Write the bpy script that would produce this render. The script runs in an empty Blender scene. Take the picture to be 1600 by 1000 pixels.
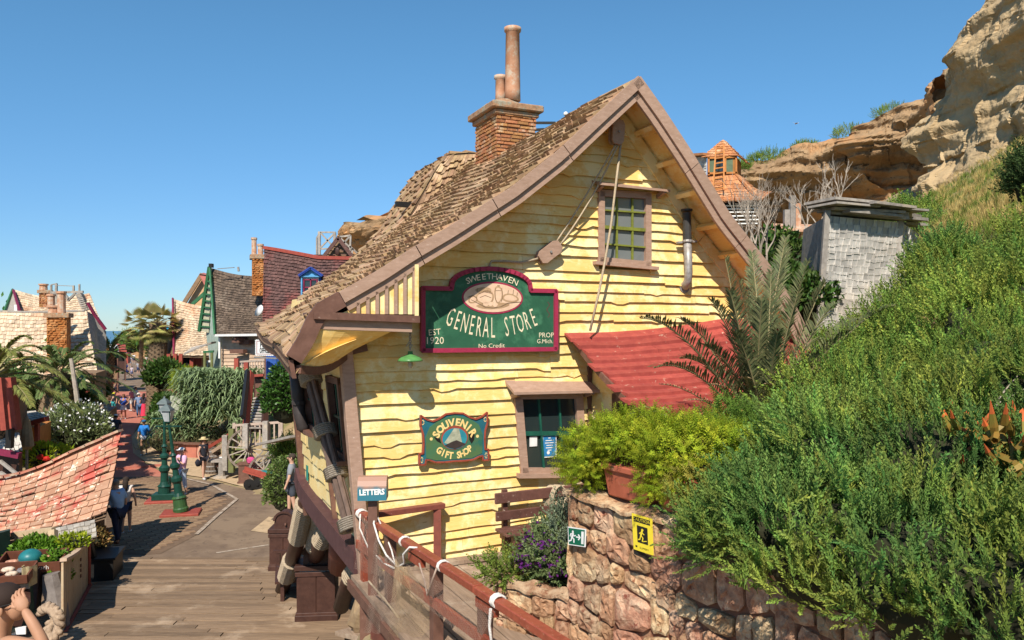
import bpy, bmesh, math, random
import numpy as np
from mathutils import Vector, Matrix, noise, Euler
random.seed(7); rng = np.random.default_rng(11)
SC = bpy.context.scene
COL = SC.collection
# ------------------------------------------------------------------ camera, sky, sun, exposure
CAMH = 5.9; FP = 1250.0; HX = 800.0; HY = 515.0
cam = bpy.data.objects.new('camera', bpy.data.cameras.new('camera')); COL.objects.link(cam)
cam.location = (0, 0, CAMH); cam.rotation_euler = (math.radians(90), 0, 0)
cam.data.sensor_width = 36; cam.data.lens = 36*FP/1600; cam.data.shift_y = 15/1600
cam.data.clip_start = .05; cam.data.clip_end = 9000
SC.camera = cam
SUND = Vector((.20, 1.08, -1.12)).normalized()
sun_el = math.asin(-SUND.z); sun_az = math.atan2(-SUND.x, -SUND.y)
wd = bpy.data.worlds.new("World"); SC.world = wd; wd.use_nodes = True
nt = wd.node_tree; nt.nodes.clear()
sk = nt.nodes.new('ShaderNodeTexSky'); sk.sky_type = 'NISHITA'; sk.sun_disc = False
sk.sun_elevation = sun_el; sk.sun_rotation = sun_az; sk.air_density = 1.0; sk.dust_density = 0.05; sk.ozone_density = 4.5
bg = nt.nodes.new('ShaderNodeBackground'); bg.inputs[1].default_value = 0.096
ow = nt.nodes.new('ShaderNodeOutputWorld'); 
tcw = nt.nodes.new('ShaderNodeTexCoord'); spw = nt.nodes.new('ShaderNodeSeparateXYZ'); nt.links.new(tcw.outputs['Generated'], spw.inputs[0])
mrw = nt.nodes.new('ShaderNodeMapRange'); mrw.inputs[1].default_value = 0; mrw.inputs[2].default_value = .38; mrw.interpolation_type = 'SMOOTHSTEP'; nt.links.new(spw.outputs[2], mrw.inputs[0])
mxw = nt.nodes.new('ShaderNodeMix'); mxw.data_type = 'RGBA'; mxw.inputs[6].default_value = (.56, .74, .94, 1); mxw.inputs[7].default_value = (.66, 1.02, 1.08, 1); nt.links.new(mrw.outputs[0], mxw.inputs[0])
mmw = nt.nodes.new('ShaderNodeMix'); mmw.data_type = 'RGBA'; mmw.blend_type = 'MULTIPLY'; mmw.inputs[0].default_value = 1; nt.links.new(sk.outputs[0], mmw.inputs[6]); nt.links.new(mxw.outputs[2], mmw.inputs[7])
nt.links.new(mmw.outputs[2], bg.inputs[0]); nt.links.new(bg.outputs[0], ow.inputs[0])
sl = bpy.data.lights.new('sun', 'SUN'); sl.energy = 5.0; sl.angle = math.radians(.53); sl.color = (1, .93, .82)
so = bpy.data.objects.new('sun', sl); COL.objects.link(so); so.rotation_euler = SUND.to_track_quat('-Z', 'Y').to_euler()
SC.view_settings.view_transform = 'Standard'; SC.view_settings.look = 'None'
SC.view_settings.exposure = 0.45; SC.view_settings.gamma = 1
try: SC.view_settings.use_curve_mapping = False
except Exception: pass
SC.render.engine = 'CYCLES'

# ------------------------------------------------------------------ where things stand (real places from measured directions)
def W(px, py, Y): return Vector(((px-HX)*Y/FP, Y, CAMH-(py-HY)*Y/FP))
def G(px, py, z=0.0):
    d = FP*(CAMH-z)/(py-HY); return Vector(((px-HX)*d/FP, d, z))
A0 = math.radians(24.5)
HO = Vector((-1.85, 10.5, 0)); HU = Vector((math.cos(A0), math.sin(A0), 0)); HV = Vector((-math.sin(A0), math.cos(A0), 0)); UP = Vector((0, 0, 1))
def H(s, v, z): return HO + HU*s + HV*v + Vector((0, 0, z))
def FS(px, py, v=0.0):                       # (s, z) on the plane v = const of the yellow house
    r = Vector(((px-HX)/FP, 1, -(py-HY)/FP)); t = (v + HO.dot(HV))/r.dot(HV); p = r*t
    return ((p-HO).dot(HU), CAMH+p.z)
def SS(px, py, s=0.0):                       # (v, z) on the plane s = const
    r = Vector(((px-HX)/FP, 1, -(py-HY)/FP)); t = (s + HO.dot(HU))/r.dot(HU); p = r*t
    return ((p-HO).dot(HV), CAMH+p.z)
def lerp(a, b, t): return a+(b-a)*t
def interp(x, xs, ys): return float(np.interp(x, xs, ys))
def sstep(a, b, x):
    t = min(1, max(0, (x-a)/(b-a))); return t*t*(3-2*t)
R = random.uniform

# ------------------------------------------------------------------ materials
MATS = {}
def mat(name, c1, c2=None, scale=6, rough=.8, bump=.15, var=0.0, stretch=(1, 1, 1), rot=0, c3=None, s3=1.2, t3=.55, trans=0, detail=6, bd=.02, metal=0, spec=.3, huev=0.0, c4=None, s4=8, t4=.62):
    if name in MATS: return MATS[name]
    m = bpy.data.materials.new(name); m.use_nodes = True; n = m.node_tree.nodes; L = m.node_tree.links; n.clear()
    out = n.new('ShaderNodeOutputMaterial'); b = n.new('ShaderNodeBsdfPrincipled')
    tc = n.new('ShaderNodeTexCoord'); mp = n.new('ShaderNodeMapping'); L.new(tc.outputs['Object'], mp.inputs[0])
    mp.inputs['Rotation'].default_value = (0, 0, rot)
    mp2 = n.new('ShaderNodeMapping'); L.new(mp.outputs[0], mp2.inputs[0]); mp2.inputs['Scale'].default_value = stretch
    nz = n.new('ShaderNodeTexNoise'); nz.inputs['Scale'].default_value = scale; nz.inputs['Detail'].default_value = detail; nz.inputs['Roughness'].default_value = .65
    L.new(mp2.outputs[0], nz.inputs['Vector'])
    rp = n.new('ShaderNodeMapRange'); rp.inputs[1].default_value = .35; rp.inputs[2].default_value = .65; L.new(nz.outputs[0], rp.inputs[0])
    if c2 is None: c2 = tuple(x*.72 for x in c1)
    mx = n.new('ShaderNodeMix'); mx.data_type = 'RGBA'; mx.inputs[6].default_value = (*c1, 1); mx.inputs[7].default_value = (*c2, 1)
    L.new(rp.outputs[0], mx.inputs[0]); col = mx.outputs[2]
    def layer(col, c, s, t, w=.05, usest=False):
        z = n.new('ShaderNodeTexNoise'); z.inputs['Scale'].default_value = s; z.inputs['Detail'].default_value = 7; z.inputs['Roughness'].default_value = .7
        L.new((mp2 if usest else tc).outputs[0 if usest else 'Object'], z.inputs['Vector'])
        r = n.new('ShaderNodeMapRange'); r.inputs[1].default_value = t-w; r.inputs[2].default_value = t+w; L.new(z.outputs[0], r.inputs[0])
        x = n.new('ShaderNodeMix'); x.data_type = 'RGBA'; x.inputs[7].default_value = (*c, 1); L.new(col, x.inputs[6]); L.new(r.outputs[0], x.inputs[0]); return x.outputs[2]
    if c3 is not None: col = layer(col, c3, s3, t3)
    if c4 is not None: col = layer(col, c4, s4, t4, .03, True)
    if var or huev:
        at = n.new('ShaderNodeAttribute'); at.attribute_name = 'rnd'
        oi = n.new('ShaderNodeObjectInfo')
        ad = n.new('ShaderNodeMath'); ad.operation = 'ADD'; L.new(at.outputs['Fac'], ad.inputs[0]); L.new(oi.outputs['Random'], ad.inputs[1])
        fr = n.new('ShaderNodeMath'); fr.operation = 'FRACT'; L.new(ad.outputs[0], fr.inputs[0])
        v = n.new('ShaderNodeMapRange'); v.inputs[3].default_value = 1-var; v.inputs[4].default_value = 1+var; L.new(fr.outputs[0], v.inputs[0])
        hs = n.new('ShaderNodeHueSaturation'); L.new(col, hs.inputs['Color']); L.new(v.outputs[0], hs.inputs['Value'])
        if huev:
            m7 = n.new('ShaderNodeMath'); m7.operation = 'MULTIPLY'; m7.inputs[1].default_value = 7.13; L.new(fr.outputs[0], m7.inputs[0])
            f2 = n.new('ShaderNodeMath'); f2.operation = 'FRACT'; L.new(m7.outputs[0], f2.inputs[0])
            h = n.new('ShaderNodeMapRange'); h.inputs[3].default_value = .5-huev; h.inputs[4].default_value = .5+huev; L.new(f2.outputs[0], h.inputs[0]); L.new(h.outputs[0], hs.inputs['Hue'])
        col = hs.outputs[0]
    L.new(col, b.inputs['Base Color']); b.inputs['Roughness'].default_value = rough; b.inputs['Metallic'].default_value = metal
    b.inputs['Specular IOR Level'].default_value = spec
    if bump:
        bp = n.new('ShaderNodeBump'); bp.inputs['Strength'].default_value = bump; bp.inputs['Distance'].default_value = bd
        L.new(nz.outputs[0], bp.inputs['Height']); L.new(bp.outputs[0], b.inputs['Normal'])
    if trans:
        t = n.new('ShaderNodeBsdfTranslucent'); L.new(col, t.inputs[0]); ms = n.new('ShaderNodeMixShader'); ms.inputs[0].default_value = trans
        L.new(b.outputs[0], ms.inputs[1]); L.new(t.outputs[0], ms.inputs[2]); L.new(ms.outputs[0], out.inputs[0])
    else: L.new(b.outputs[0], out.inputs[0])
    MATS[name] = m; return m
def glassmat(name, tint=(.02, .03, .03)):
    m = bpy.data.materials.new(name); m.use_nodes = True; b = m.node_tree.nodes['Principled BSDF']
    b.inputs['Base Color'].default_value = (*tint, 1); b.inputs['Roughness'].default_value = .06; b.inputs['Specular IOR Level'].default_value = .7
    MATS[name] = m; return m
AR = -A0
M_yel = mat('yellow_boards', (.80, .555, .20), (.74, .475, .14), 6, .62, .25, .09, (1, 1, 9), AR, c3=(.82, .67, .34), s3=2.2, t3=.52, c4=(.50, .34, .11), s4=4, t4=.645, bd=.008)
M_yels = mat('yellow_side_boards', (.76, .58, .27), (.70, .51, .20), 7, .65, .25, .07, (1, 1, 5), AR, c3=(.72, .60, .32), s3=2, t3=.56, bd=.008)
M_mauve = mat('mauve_trim', (.40, .26, .19), (.32, .20, .14), 9, .6, .25, .06, (1, 1, 3), AR, c4=(.55, .42, .34), s4=14, t4=.66, bd=.006)
M_brn = mat('brown_trim', (.17, .085, .06), (.12, .058, .04), 9, .55, .2, .08, c4=(.26, .17, .13), s4=16, t4=.67, bd=.006)
M_dkbrn = mat('dark_brown_paint', (.075, .034, .024), (.05, .022, .016), 9, .45, .2, .12, c4=(.16, .10, .08), s4=20, t4=.68, bd=.006)
M_red = mat('red_rail_paint', (.30, .072, .038), (.22, .048, .026), 16, .42, .35, .08, c4=(.46, .25, .18), s4=34, t4=.63, bd=.006)
M_shg = mat('cedar_shingle', (.37, .235, .125), (.25, .155, .085), 5, .85, .5, .30, (.8, 6, .8), AR, c3=(.45, .31, .19), s3=1.6, t3=.55, bd=.01, huev=.012)
M_chim = mat('chimney_brick', (.44, .20, .08), (.30, .125, .05), 16, .9, .7, .22, bd=.02, huev=.012, c3=(.47, .32, .20), s3=5, t3=.58)
M_mort = mat('mortar', (.24, .13, .08), (.16, .085, .05), 20, .95, .6, bd=.02)
M_pot = mat('chimney_pot_clay', (.52, .29, .18), (.42, .20, .11), 6, .85, .3, c3=(.50, .40, .30), s3=4, t3=.55)
M_grn = mat('green_window_paint', (.015, .10, .065), (.01, .07, .05), 9, .4, .1)
M_olive = mat('olive_window_paint', (.21, .23, .035), (.14, .15, .03), 9, .5, .2)
M_glass = glassmat('dark_glass'); M_glass2 = glassmat('curtained_glass', (.16, .17, .17))
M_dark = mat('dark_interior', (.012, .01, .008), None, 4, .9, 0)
M_rope = mat('rope', (.50, .40, .27), (.34, .26, .17), 60, .9, .6, bd=.004)
M_ropew = mat('white_rope', (.72, .68, .62), (.5, .46, .42), 60, .9, .6, bd=.004)
M_iron = mat('dull_iron', (.36, .34, .32), (.22, .20, .18), 14, .5, .3, metal=.3)
M_black = mat('black_paint', (.015, .014, .013), None, 9, .5, .1)
M_white = mat('white_paint', (.78, .77, .74), (.65, .63, .6), 12, .6, .1, .05)

# ------------------------------------------------------------------ mesh building
class MB:
    def __init__(s): s.v = []; s.f = []; s.m = []; s.r = []; s.cm = 0; s.cr = 0.0
    def add(s, vs, fs):
        o = len(s.v); s.v.extend([tuple(v) for v in vs]); s.r.extend([s.cr]*len(vs))
        s.f.extend([tuple(o+i for i in f) for f in fs]); s.m.extend([s.cm]*len(fs)); return s
    def hexa(s, p):                      # 8 points: bottom loop 4, top loop 4
        return s.add(p, [(3, 2, 1, 0), (4, 5, 6, 7), (0, 1, 5, 4), (1, 2, 6, 5), (2, 3, 7, 6), (3, 0, 4, 7)])
    def box(s, c, sz, rz=0, M=None):
        x, y, z = sz[0]/2, sz[1]/2, sz[2]/2
        M = M or Matrix.Rotation(rz, 3, 'Z'); c = Vector(c)
        return s.hexa([c+M@Vector(q) for q in [(-x, -y, -z), (x, -y, -z), (x, y, -z), (-x, y, -z), (-x, -y, z), (x, -y, z), (x, y, z), (-x, y, z)]])
    def bar(s, a, b, w, h, up=UP, ext=0):
        a = Vector(a); b = Vector(b); d = (b-a).normalized(); a = a-d*ext; b = b+d*ext
        x = d.cross(up)
        if x.length < 1e-4: x = d.cross(Vector((1, 0, 0)))
        x.normalize(); y = x.cross(d).normalized(); x = x*w/2; y = y*h/2
        return s.hexa([a-x-y, a+x-y, b+x-y, b-x-y, a-x+y, a+x+y, b+x+y, b-x+y])
    def tube(s, pts, rad, n=8, cap=True):
        pts = [Vector(p) for p in pts]; k = len(pts)
        if not hasattr(rad, '__len__'): rad = [rad]*k
        vs = []; fs = []; ref = None
        for i, p in enumerate(pts):
            d = (pts[min(i+1, k-1)]-pts[max(i-1, 0)]).normalized()
            if ref is None: ref = d.orthogonal().normalized()
            x = (ref-d*ref.dot(d)).normalized(); ref = x; y = d.cross(x)
            for j in range(n):
                a = 2*math.pi*j/n; vs.append(p+(x*math.cos(a)+y*math.sin(a))*rad[i])
        for i in range(k-1):
            for j in range(n): fs.append((i*n+j, i*n+(j+1) % n, (i+1)*n+(j+1) % n, (i+1)*n+j))
        if cap: fs.append(tuple(range(n-1, -1, -1))); fs.append(tuple((k-1)*n+j for j in range(n)))
        return s.add(vs, fs)
    def lathe(s, c, prof, n=16, sx=1, sy=1, axis=None, ph=0):     # prof: (radius, height)
        c = Vector(c); vs = []; fs = []
        M = (Vector(axis).to_track_quat('Z', 'Y').to_matrix() if axis is not None else Matrix.Identity(3))
        for r, h in prof:
            for j in range(n):
                a = 2*math.pi*j/n+ph; vs.append(c+M@Vector((math.cos(a)*r*sx, math.sin(a)*r*sy, h)))
        k = len(prof)
        for i in range(k-1):
            for j in range(n): fs.append((i*n+j, i*n+(j+1) % n, (i+1)*n+(j+1) % n, (i+1)*n+j))
        fs.append(tuple(range(n-1, -1, -1))); fs.append(tuple((k-1)*n+j for j in range(n)))
        return s.add(vs, fs)
    def blob(s, c, r, n=10, m=7, jit=0.0, M=None):
        c = Vector(c); vs = []; fs = []
        if not hasattr(r, '__len__'): r = (r, r, r)
        for i in range(m+1):
            t = math.pi*i/m
            for j in range(n):
                a = 2*math.pi*j/n; k = 1+(R(-jit, jit) if 0 < i < m else 0)
                q = Vector((math.sin(t)*math.cos(a)*r[0], math.sin(t)*math.sin(a)*r[1], math.cos(t)*r[2]))*k
                vs.append(c+(M@q if M else q))
        for i in range(m):
            for j in range(n): fs.append((i*n+j, (i+1)*n+j, (i+1)*n+(j+1) % n, i*n+(j+1) % n))
        return s.add(vs, fs)
    def prism(s, poly, to3, d0, d1):     # poly 2-D (counter-clockwise as seen from the front), to3(x, y, depth)
        n = len(poly); vs = [to3(x, y, d0) for x, y in poly]+[to3(x, y, d1) for x, y in poly]
        fs = [tuple(range(n)), tuple(range(2*n-1, n-1, -1))]+[(i, i+n, (i+1) % n+n, (i+1) % n) for i in range(n)]
        return s.add(vs, fs)
    def grid(s, fn, na, nb):
        vs = [fn(i/na, j/nb) for i in range(na+1) for j in range(nb+1)]
        return s.add(vs, [(i*(nb+1)+j, i*(nb+1)+j+1, (i+1)*(nb+1)+j+1, (i+1)*(nb+1)+j) for i in range(na) for j in range(nb)])
    def obj(s, name, m, parent=None, smooth=False, bevel=0, kind=None, label=None, recalc=False):
        me = bpy.data.meshes.new(name); me.from_pydata(s.v, [], s.f)
        ms = m if isinstance(m, (list, tuple)) else [m]
        for q in ms: me.materials.append(q)
        if len(ms) > 1: me.polygons.foreach_set('material_index', s.m)
        if any(s.r): a = me.attributes.new('rnd', 'FLOAT', 'POINT'); a.data.foreach_set('value', s.r)
        if recalc or bevel:
            b = bmesh.new(); b.from_mesh(me); bmesh.ops.remove_doubles(b, verts=b.verts, dist=1e-5); bmesh.ops.recalc_face_normals(b, faces=b.faces)
            if bevel: bmesh.ops.bevel(b, geom=list(b.edges), offset=bevel, segments=1, affect='EDGES')
            b.to_mesh(me); b.free()
        if smooth: me.polygons.foreach_set('use_smooth', [True]*len(me.polygons))
        me.update(); return link(name, me, parent, kind, label)
def link(name, me, parent=None, kind=None, label=None):
    o = bpy.data.objects.new(name, me); COL.objects.link(o)
    if parent is not None:
        o.parent = parent; L = ROOTLOC.get(parent.name)
        if L is not None: o.matrix_parent_inverse = Matrix.Translation(-L)
    if kind: o['kind'] = kind
    if label: o['label'] = label
    return o
ROOTLOC = {}
def thing(name, label, cat, loc, group=None):
    o = bpy.data.objects.new(name, None); COL.objects.link(o); o.location = loc; o['label'] = label; o['category'] = cat
    o.empty_display_size = .2
    if group: o['group'] = group
    ROOTLOC[o.name] = Vector(loc); return o
def tag(o, label, cat, group=None):
    o['label'] = label; o['category'] = cat
    if group: o['group'] = group
    return o
def struct(o): o['kind'] = 'structure'; return o
def copy_tree(o, label, loc=None, rz=0, group=None):
    r = o.copy(); COL.objects.link(r); r['label'] = label
    if group: r['group'] = group
    if loc is not None: r.location = loc
    r.rotation_euler = (0, 0, rz)
    def rec(src, dst):
        for ch in list(src.children):
            c = ch.copy(); COL.objects.link(c); c.parent = dst; rec(ch, c)
    rec(o, r); return r
def npmesh(name, V, F, m, parent=None, rnd=None, kind=None, smooth=False, label=None):   # V (n,3)  F (k,3|4)
    me = bpy.data.meshes.new(name); k = F.shape[1]
    me.vertices.add(len(V)); me.vertices.foreach_set('co', np.ascontiguousarray(V, dtype=np.float32).ravel())
    me.loops.add(F.size); me.loops.foreach_set('vertex_index', F.astype(np.int32).ravel())
    me.polygons.add(len(F)); me.polygons.foreach_set('loop_start', np.arange(0, F.size, k, dtype=np.int32))
    me.materials.append(m)
    if rnd is not None: a = me.attributes.new('rnd', 'FLOAT', 'POINT'); a.data.foreach_set('value', rnd.astype(np.float32))
    me.update(calc_edges=True)
    if smooth: me.polygons.foreach_set('use_smooth', [True]*len(me.polygons))
    return link(name, me, parent, kind, label)
def frames(dirs, roll=None):                # (n,3) -> (n,3,3) columns x,y,z with z = dir
    z = dirs/np.linalg.norm(dirs, axis=1, keepdims=True); n = len(z)
    a = np.where(np.abs(z[:, 2:3]) < .95, np.array([[0, 0, 1.]]), np.array([[1., 0, 0]]))
    x = np.cross(a, z); x /= np.linalg.norm(x, axis=1, keepdims=True); y = np.cross(z, x)
    if roll is None: roll = rng.uniform(0, 2*np.pi, n)
    c, s = np.cos(roll)[:, None], np.sin(roll)[:, None]
    return np.stack([x*c+y*s, -x*s+y*c, z], axis=2)
def scatter(T, TF, P, D, S, roll=None):     # template verts, faces; positions, dirs, scales
    Fm = frames(D, roll); V = np.einsum('nij,kj->nki', Fm, T)*S[:, None, None]+P[:, None, :]
    k = len(T); F = TF[None]+(np.arange(len(P))*k)[:, None, None]
    return V.reshape(-1, 3), F.reshape(-1, TF.shape[1])
# ---- leaf templates (z = growing direction, unit length)
def t_leaf(w=.42, bend=.18):
    return np.array([(0, 0, 0), (-w/2, 0, .45), (0, bend*.6, .5), (w/2, 0, .45), (0, -bend, 1.)]), np.array([(0, 1, 2), (0, 2, 3), (1, 4, 2), (2, 4, 3)])
def t_sprig(nl=26, ll=.16, w=.05, seed=1, up=.75):
    r = np.random.default_rng(seed); V = []; F = []
    for q in ((.012, 0, 0), (-.006, .01, 0), (-.006, -.01, 0), (0, 0, 1.)): V.append(q)
    F += [(0, 1, 3), (1, 2, 3), (2, 0, 3)]
    for i in range(nl):
        z = .08+.92*i/nl; a = i*2.4+r.uniform(-.3, .3); l = ll*(1-.55*(z))*r.uniform(.8, 1.2)
        d = np.array([math.cos(a), math.sin(a), 0]); t = np.array([-math.sin(a), math.cos(a), 0])
        p = np.array([0, 0, z]); tip = p+d*l*(1-up*.5)+np.array([0, 0, l*up]); mid = p+(tip-p)*.45
        o = len(V); V += [p, mid+t*w*.5, tip, mid-t*w*.5]; F += [(o, o+1, o+3), (o+1, o+2, o+3)]
    return np.array(V, dtype=float), np.array(F)
def t_tuft(nl=7, seed=2, w=.05, spread=.45):
    r = np.random.default_rng(seed); V = []; F = []
    for i in range(nl):
        a = r.uniform(0, 6.28); d = np.array([math.cos(a), math.sin(a), 0]); t = np.array([-d[1], d[0], 0]); h = r.uniform(.6, 1); k = spread*r.uniform(.3, 1)
        o = len(V); V += [-t*w/2, t*w/2, d*k*.4+np.array([0, 0, h*.6])+t*w*.35, d*k*.4+np.array([0, 0, h*.6])-t*w*.35, d*k+np.array([0, 0, h*.95])]
        F += [(o, o+1, o+2), (o, o+2, o+3), (o+3, o+2, o+4)]
    return np.array(V, dtype=float), np.array(F)
def ell_pts(c, r, n, fill=.35, lump=.22, seed=0, flat=-.35):
    g = np.random.default_rng(seed); d = g.normal(size=(n*2, 3)); d /= np.linalg.norm(d, axis=1, keepdims=True); d = d[d[:, 2] > flat][:n]
    k = np.array([noise.noise(Vector(q)*2.3+Vector((seed, 0, 0))) for q in d])
    rad = (1+lump*k*1.6)*(1-fill*g.random(len(d))**1.6)
    return np.array(c)+d*np.array(r)*rad[:, None], d
def foliage(name, m, parent, c, r, n, tmpl, size, seed=0, updir=.8, fill=.35, lump=.22, flat=-.35, kind=None, jit=.35, lean=(0, 0, 0)):
    P, d = ell_pts(c, r, n, fill, lump, seed, flat); g = np.random.default_rng(seed+99)
    D = d/np.array(r)*np.mean(r)*(1-updir)+np.array([0, 0, updir])+g.normal(size=d.shape)*jit+np.array(lean)
    V, F = scatter(tmpl[0], tmpl[1], P, D, g.uniform(size[0], size[1], len(P)))
    rn = np.repeat(g.random(len(P)), len(tmpl[0]))
    return npmesh(name, V, F, m, parent, rn, kind)
TMP = bpy.data.scenes.new('workbench')        # an empty side scene where text and skin surfaces are turned into meshes; removed at the end
def baked(o):
    with bpy.context.temp_override(scene=TMP, view_layer=TMP.view_layers[0]):
        dg = bpy.context.evaluated_depsgraph_get(); dg.update(); return bpy.data.meshes.new_from_object(o.evaluated_get(dg))
# ---- text as flat mesh
def text_mesh(body, size=1.0, align='CENTER', sx=1.0, bold=0):
    cu = bpy.data.curves.new('t', 'FONT'); cu.body = body; cu.size = size; cu.align_x = align; cu.align_y = 'CENTER'; cu.resolution_u = 2; cu.offset = bold
    ob = bpy.data.objects.new('t', cu); TMP.collection.objects.link(ob)
    me = baked(ob)
    V = [(v.co.x*sx, v.co.y) for v in me.vertices]; F = [tuple(p.vertices) for p in me.polygons]
    bpy.data.objects.remove(ob); bpy.data.curves.remove(cu); bpy.data.meshes.remove(me); return V, F
def put_text(mb, body, size, to3, x, y, rot=0, sx=1, sy=1, align='CENTER', depth=0, bold=0):
    V, F = text_mesh(body, size, align, sx, bold); c, s = math.cos(rot), math.sin(rot)
    mb.add([to3(x+a*c-b*sy*s, y+a*s+b*sy*c, depth) for a, b in V], F)
def arc_text(mb, body, size, to3, cx, cy, rad, a0, a1, depth, sx=1, sy=1, flip=False, sizef=None, bold=0):
    n = len(body)
    for i, ch in enumerate(body):
        if ch == ' ': continue
        t = i/(n-1); a = lerp(a0, a1, t); k = sizef(t) if sizef else 1
        x = cx+rad*math.cos(a); y = cy+rad*math.sin(a); r = a-math.pi/2 if not flip else a+math.pi/2
        put_text(mb, ch, size, to3, x, y, r, sx, sy*k, 'CENTER', depth, bold)
# ---- shingles on a surface fn(a, b): a runs down the slope 0..1, b along the eave 0..1
def shingles(fn, rows, cols, thick, m, parent, npart=0, wave=.1, jb=.35, ja=.12, lap=1.25, a0=0, a1=1, side=1, name='shingle', gap=.05, rank=None, droplist=None):
    items = []
    def P(a, b, h):
        e = 1e-3; p = fn(a, b); da = fn(min(a+e, 1.05), b)-fn(a-e, b); db = fn(a, b+e)-fn(a, b-e); n = da.cross(db)
        if n.length < 1e-9: n = Vector((0, 0, 1))
        return p+n.normalized()*side*h
    ph = R(0, 9)
    for i in range(rows):
        b = R(-1, 0)/cols
        while b < 1:
            w = R(1-jb, 1+jb)/cols; bb0 = max(b, -.004); bb1 = min(b+w*(1-gap), 1.004)
            if bb1-bb0 > .2/cols:
                aU = a0+(a1-a0)*i/rows; st = (a1-a0)/rows
                wv = wave*st*math.sin(b*17+ph+i*.6)+R(-ja, ja)*st
                aL = aU+st*lap+wv; tw = R(-.05, .05)*st; t = thick*R(.7, 1.3)
                aL0, aL1 = aL+tw, aL-tw
                q = [P(aU, bb0, .006), P(aU, bb1, .006), P(aL1, bb1, t+.012), P(aL0, bb0, t+.012), P(aL1, bb1, .004), P(aL0, bb0, .004), P(aU, bb0, -.004), P(aU, bb1, -.004)]
                items.append((q, R(.001, 1)))
            b += w
    fs = [(0, 1, 2, 3), (3, 2, 4, 5), (0, 3, 5, 6), (2, 1, 7, 4)]
    cl = cam.location
    items.sort(key=lambda it: (it[0][0]-cl).length)
    for q, r in items[:npart]:
        b = MB(); b.add(q, fs); b.obj(name, m, parent)
    if len(items) > npart:
        b = MB()
        for q, r in items[npart:]: b.cr = r; b.add(q, fs)
        b.obj(name+'_field', m, parent, kind='stuff')
# ================================================================== GROUND, STREET, HILL, CLIFF, SEA
M_dirt = mat('dry_dirt', (.36, .26, .15), (.24, .18, .09), 1.3, .95, .6, c3=(.11, .13, .04), s3=.35, t3=.55, bd=.05)
M_slope = mat('dry_grass_slope', (.34, .26, .10), (.20, .19, .06), 3.5, .95, .8, c3=(.12, .15, .035), s3=.8, t3=.5, bd=.06)
M_sand = mat('sandy_verge', (.50, .36, .22), (.38, .27, .16), 2.5, .95, .4, c3=(.30, .22, .14), s3=5, t3=.6)
M_asph = mat('worn_asphalt', (.195, .135, .09), (.135, .09, .06), 1.4, .9, .3, c3=(.215, .15, .098), s3=.5, t3=.5, c4=(.10, .068, .05), s4=3, t4=.62)
M_redp = mat('red_painted_path', (.46, .16, .105), (.38, .125, .085), 1.6, .8, .2, c3=(.42, .18, .13), s3=.7, t3=.58)
M_isl = mat('brick_paving', (.25, .155, .09), (.165, .10, .062), 1.3, .9, .4, .14, c3=(.36, .25, .14), s3=.5, t3=.55)
M_line = mat('worn_white_line', (.46, .38, .30), (.22, .155, .105), 4, .8, .1)
M_deck = mat('weathered_boardwalk', (.27, .18, .11), (.155, .10, .06), 5, .8, .5, .24, (.5, 9, 1), 0, c3=(.33, .235, .155), s3=.8, t3=.60, c4=(.07, .045, .03), s4=9, t4=.68, bd=.008)
M_porch = mat('porch_boards', (.33, .235, .165), (.22, .15, .10), 5, .8, .4, .12, (6, .5, 1), AR, c3=(.40, .31, .23), s3=1.6, t3=.57, bd=.006)
M_sea = mat('sea_water', (.02, .09, .16), (.02, .07, .13), .05, .25, .3)
XE = ([0, 10, 15, 17, 20, 25, 30, 33, 36, 40, 60, 90, 150], [-3.0, -3.1, -3.25, -3.55, -4.7, -6.6, -10.0, -11.2, -14.0, -16.5, -22, -34, -58])
W0 = Vector((.58, 8.0, 0)); WD = Vector((.53, -.848, 0)).normalized(); WN = Vector((-WD.y, WD.x, 0))   # stone wall line; WN points behind it
def hill(x, y):
    q = (Vector((x, y, 0))-W0).dot(WN)
    e = x-2.2-.15*(y-6)
    z = 4.02+.62*max(0, e) + (.012*max(0, e-4)**2 if e > 4 else 0)
    return z, q
def terrain(x, y):
    xe = interp(y, *XE); pl = interp(y, [0, 17, 21, 30, 36, 60, 120], [2.25, 2.25, 1.6, 1.0, 2.4, 2.4, 1.2]); w = interp(y, [0, 13, 14, 19, 30, 40], [1.5, 1.5, 1.0, 1.0, 4.5, 4.0]); xe += interp(y, [12.5, 14, 19.5, 21], [0, 1.6, 1.6, 0])
    z = pl*sstep(0, w, x-xe)
    if y > 18 and x > xe+w: z = max(z, pl + min(.33*max(0, x+4.5), 7.5)*sstep(18, 22, y))
    zl = -.03
    hz, q = hill(x, y)
    hz = min(hz, 13.5)
    k = sstep(.1, .5, q)*sstep(.95, 1.6, x) if y < 17 else sstep(.12, .45, q)*sstep(-2, 6, x)
    z = lerp(z, max(z, hz), k)
    if x > xe: z += .09*noise.noise(Vector((x*.7, y*.7, 3)))*min(1, (x-xe)/2)
    if z < .02: z = zl
    # left of the street the ground stays low and falls away towards the bay far off
    if y > 150: z -= (y-150)*.03
    return z
xs = np.concatenate([np.arange(-900, -120, 90), np.arange(-120, -44, 4), np.arange(-44, -24, 1.3), np.arange(-24, -5, .8), np.arange(-5, 9, .2), np.arange(9, 30, .7), np.arange(30, 140, 6), [140, 300, 900]])
ys = np.concatenate([[-60, -20, 0], np.arange(1, 17, .25), np.arange(17, 40, .6), np.arange(40, 150, 5), np.arange(150, 500, 50)])
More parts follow.
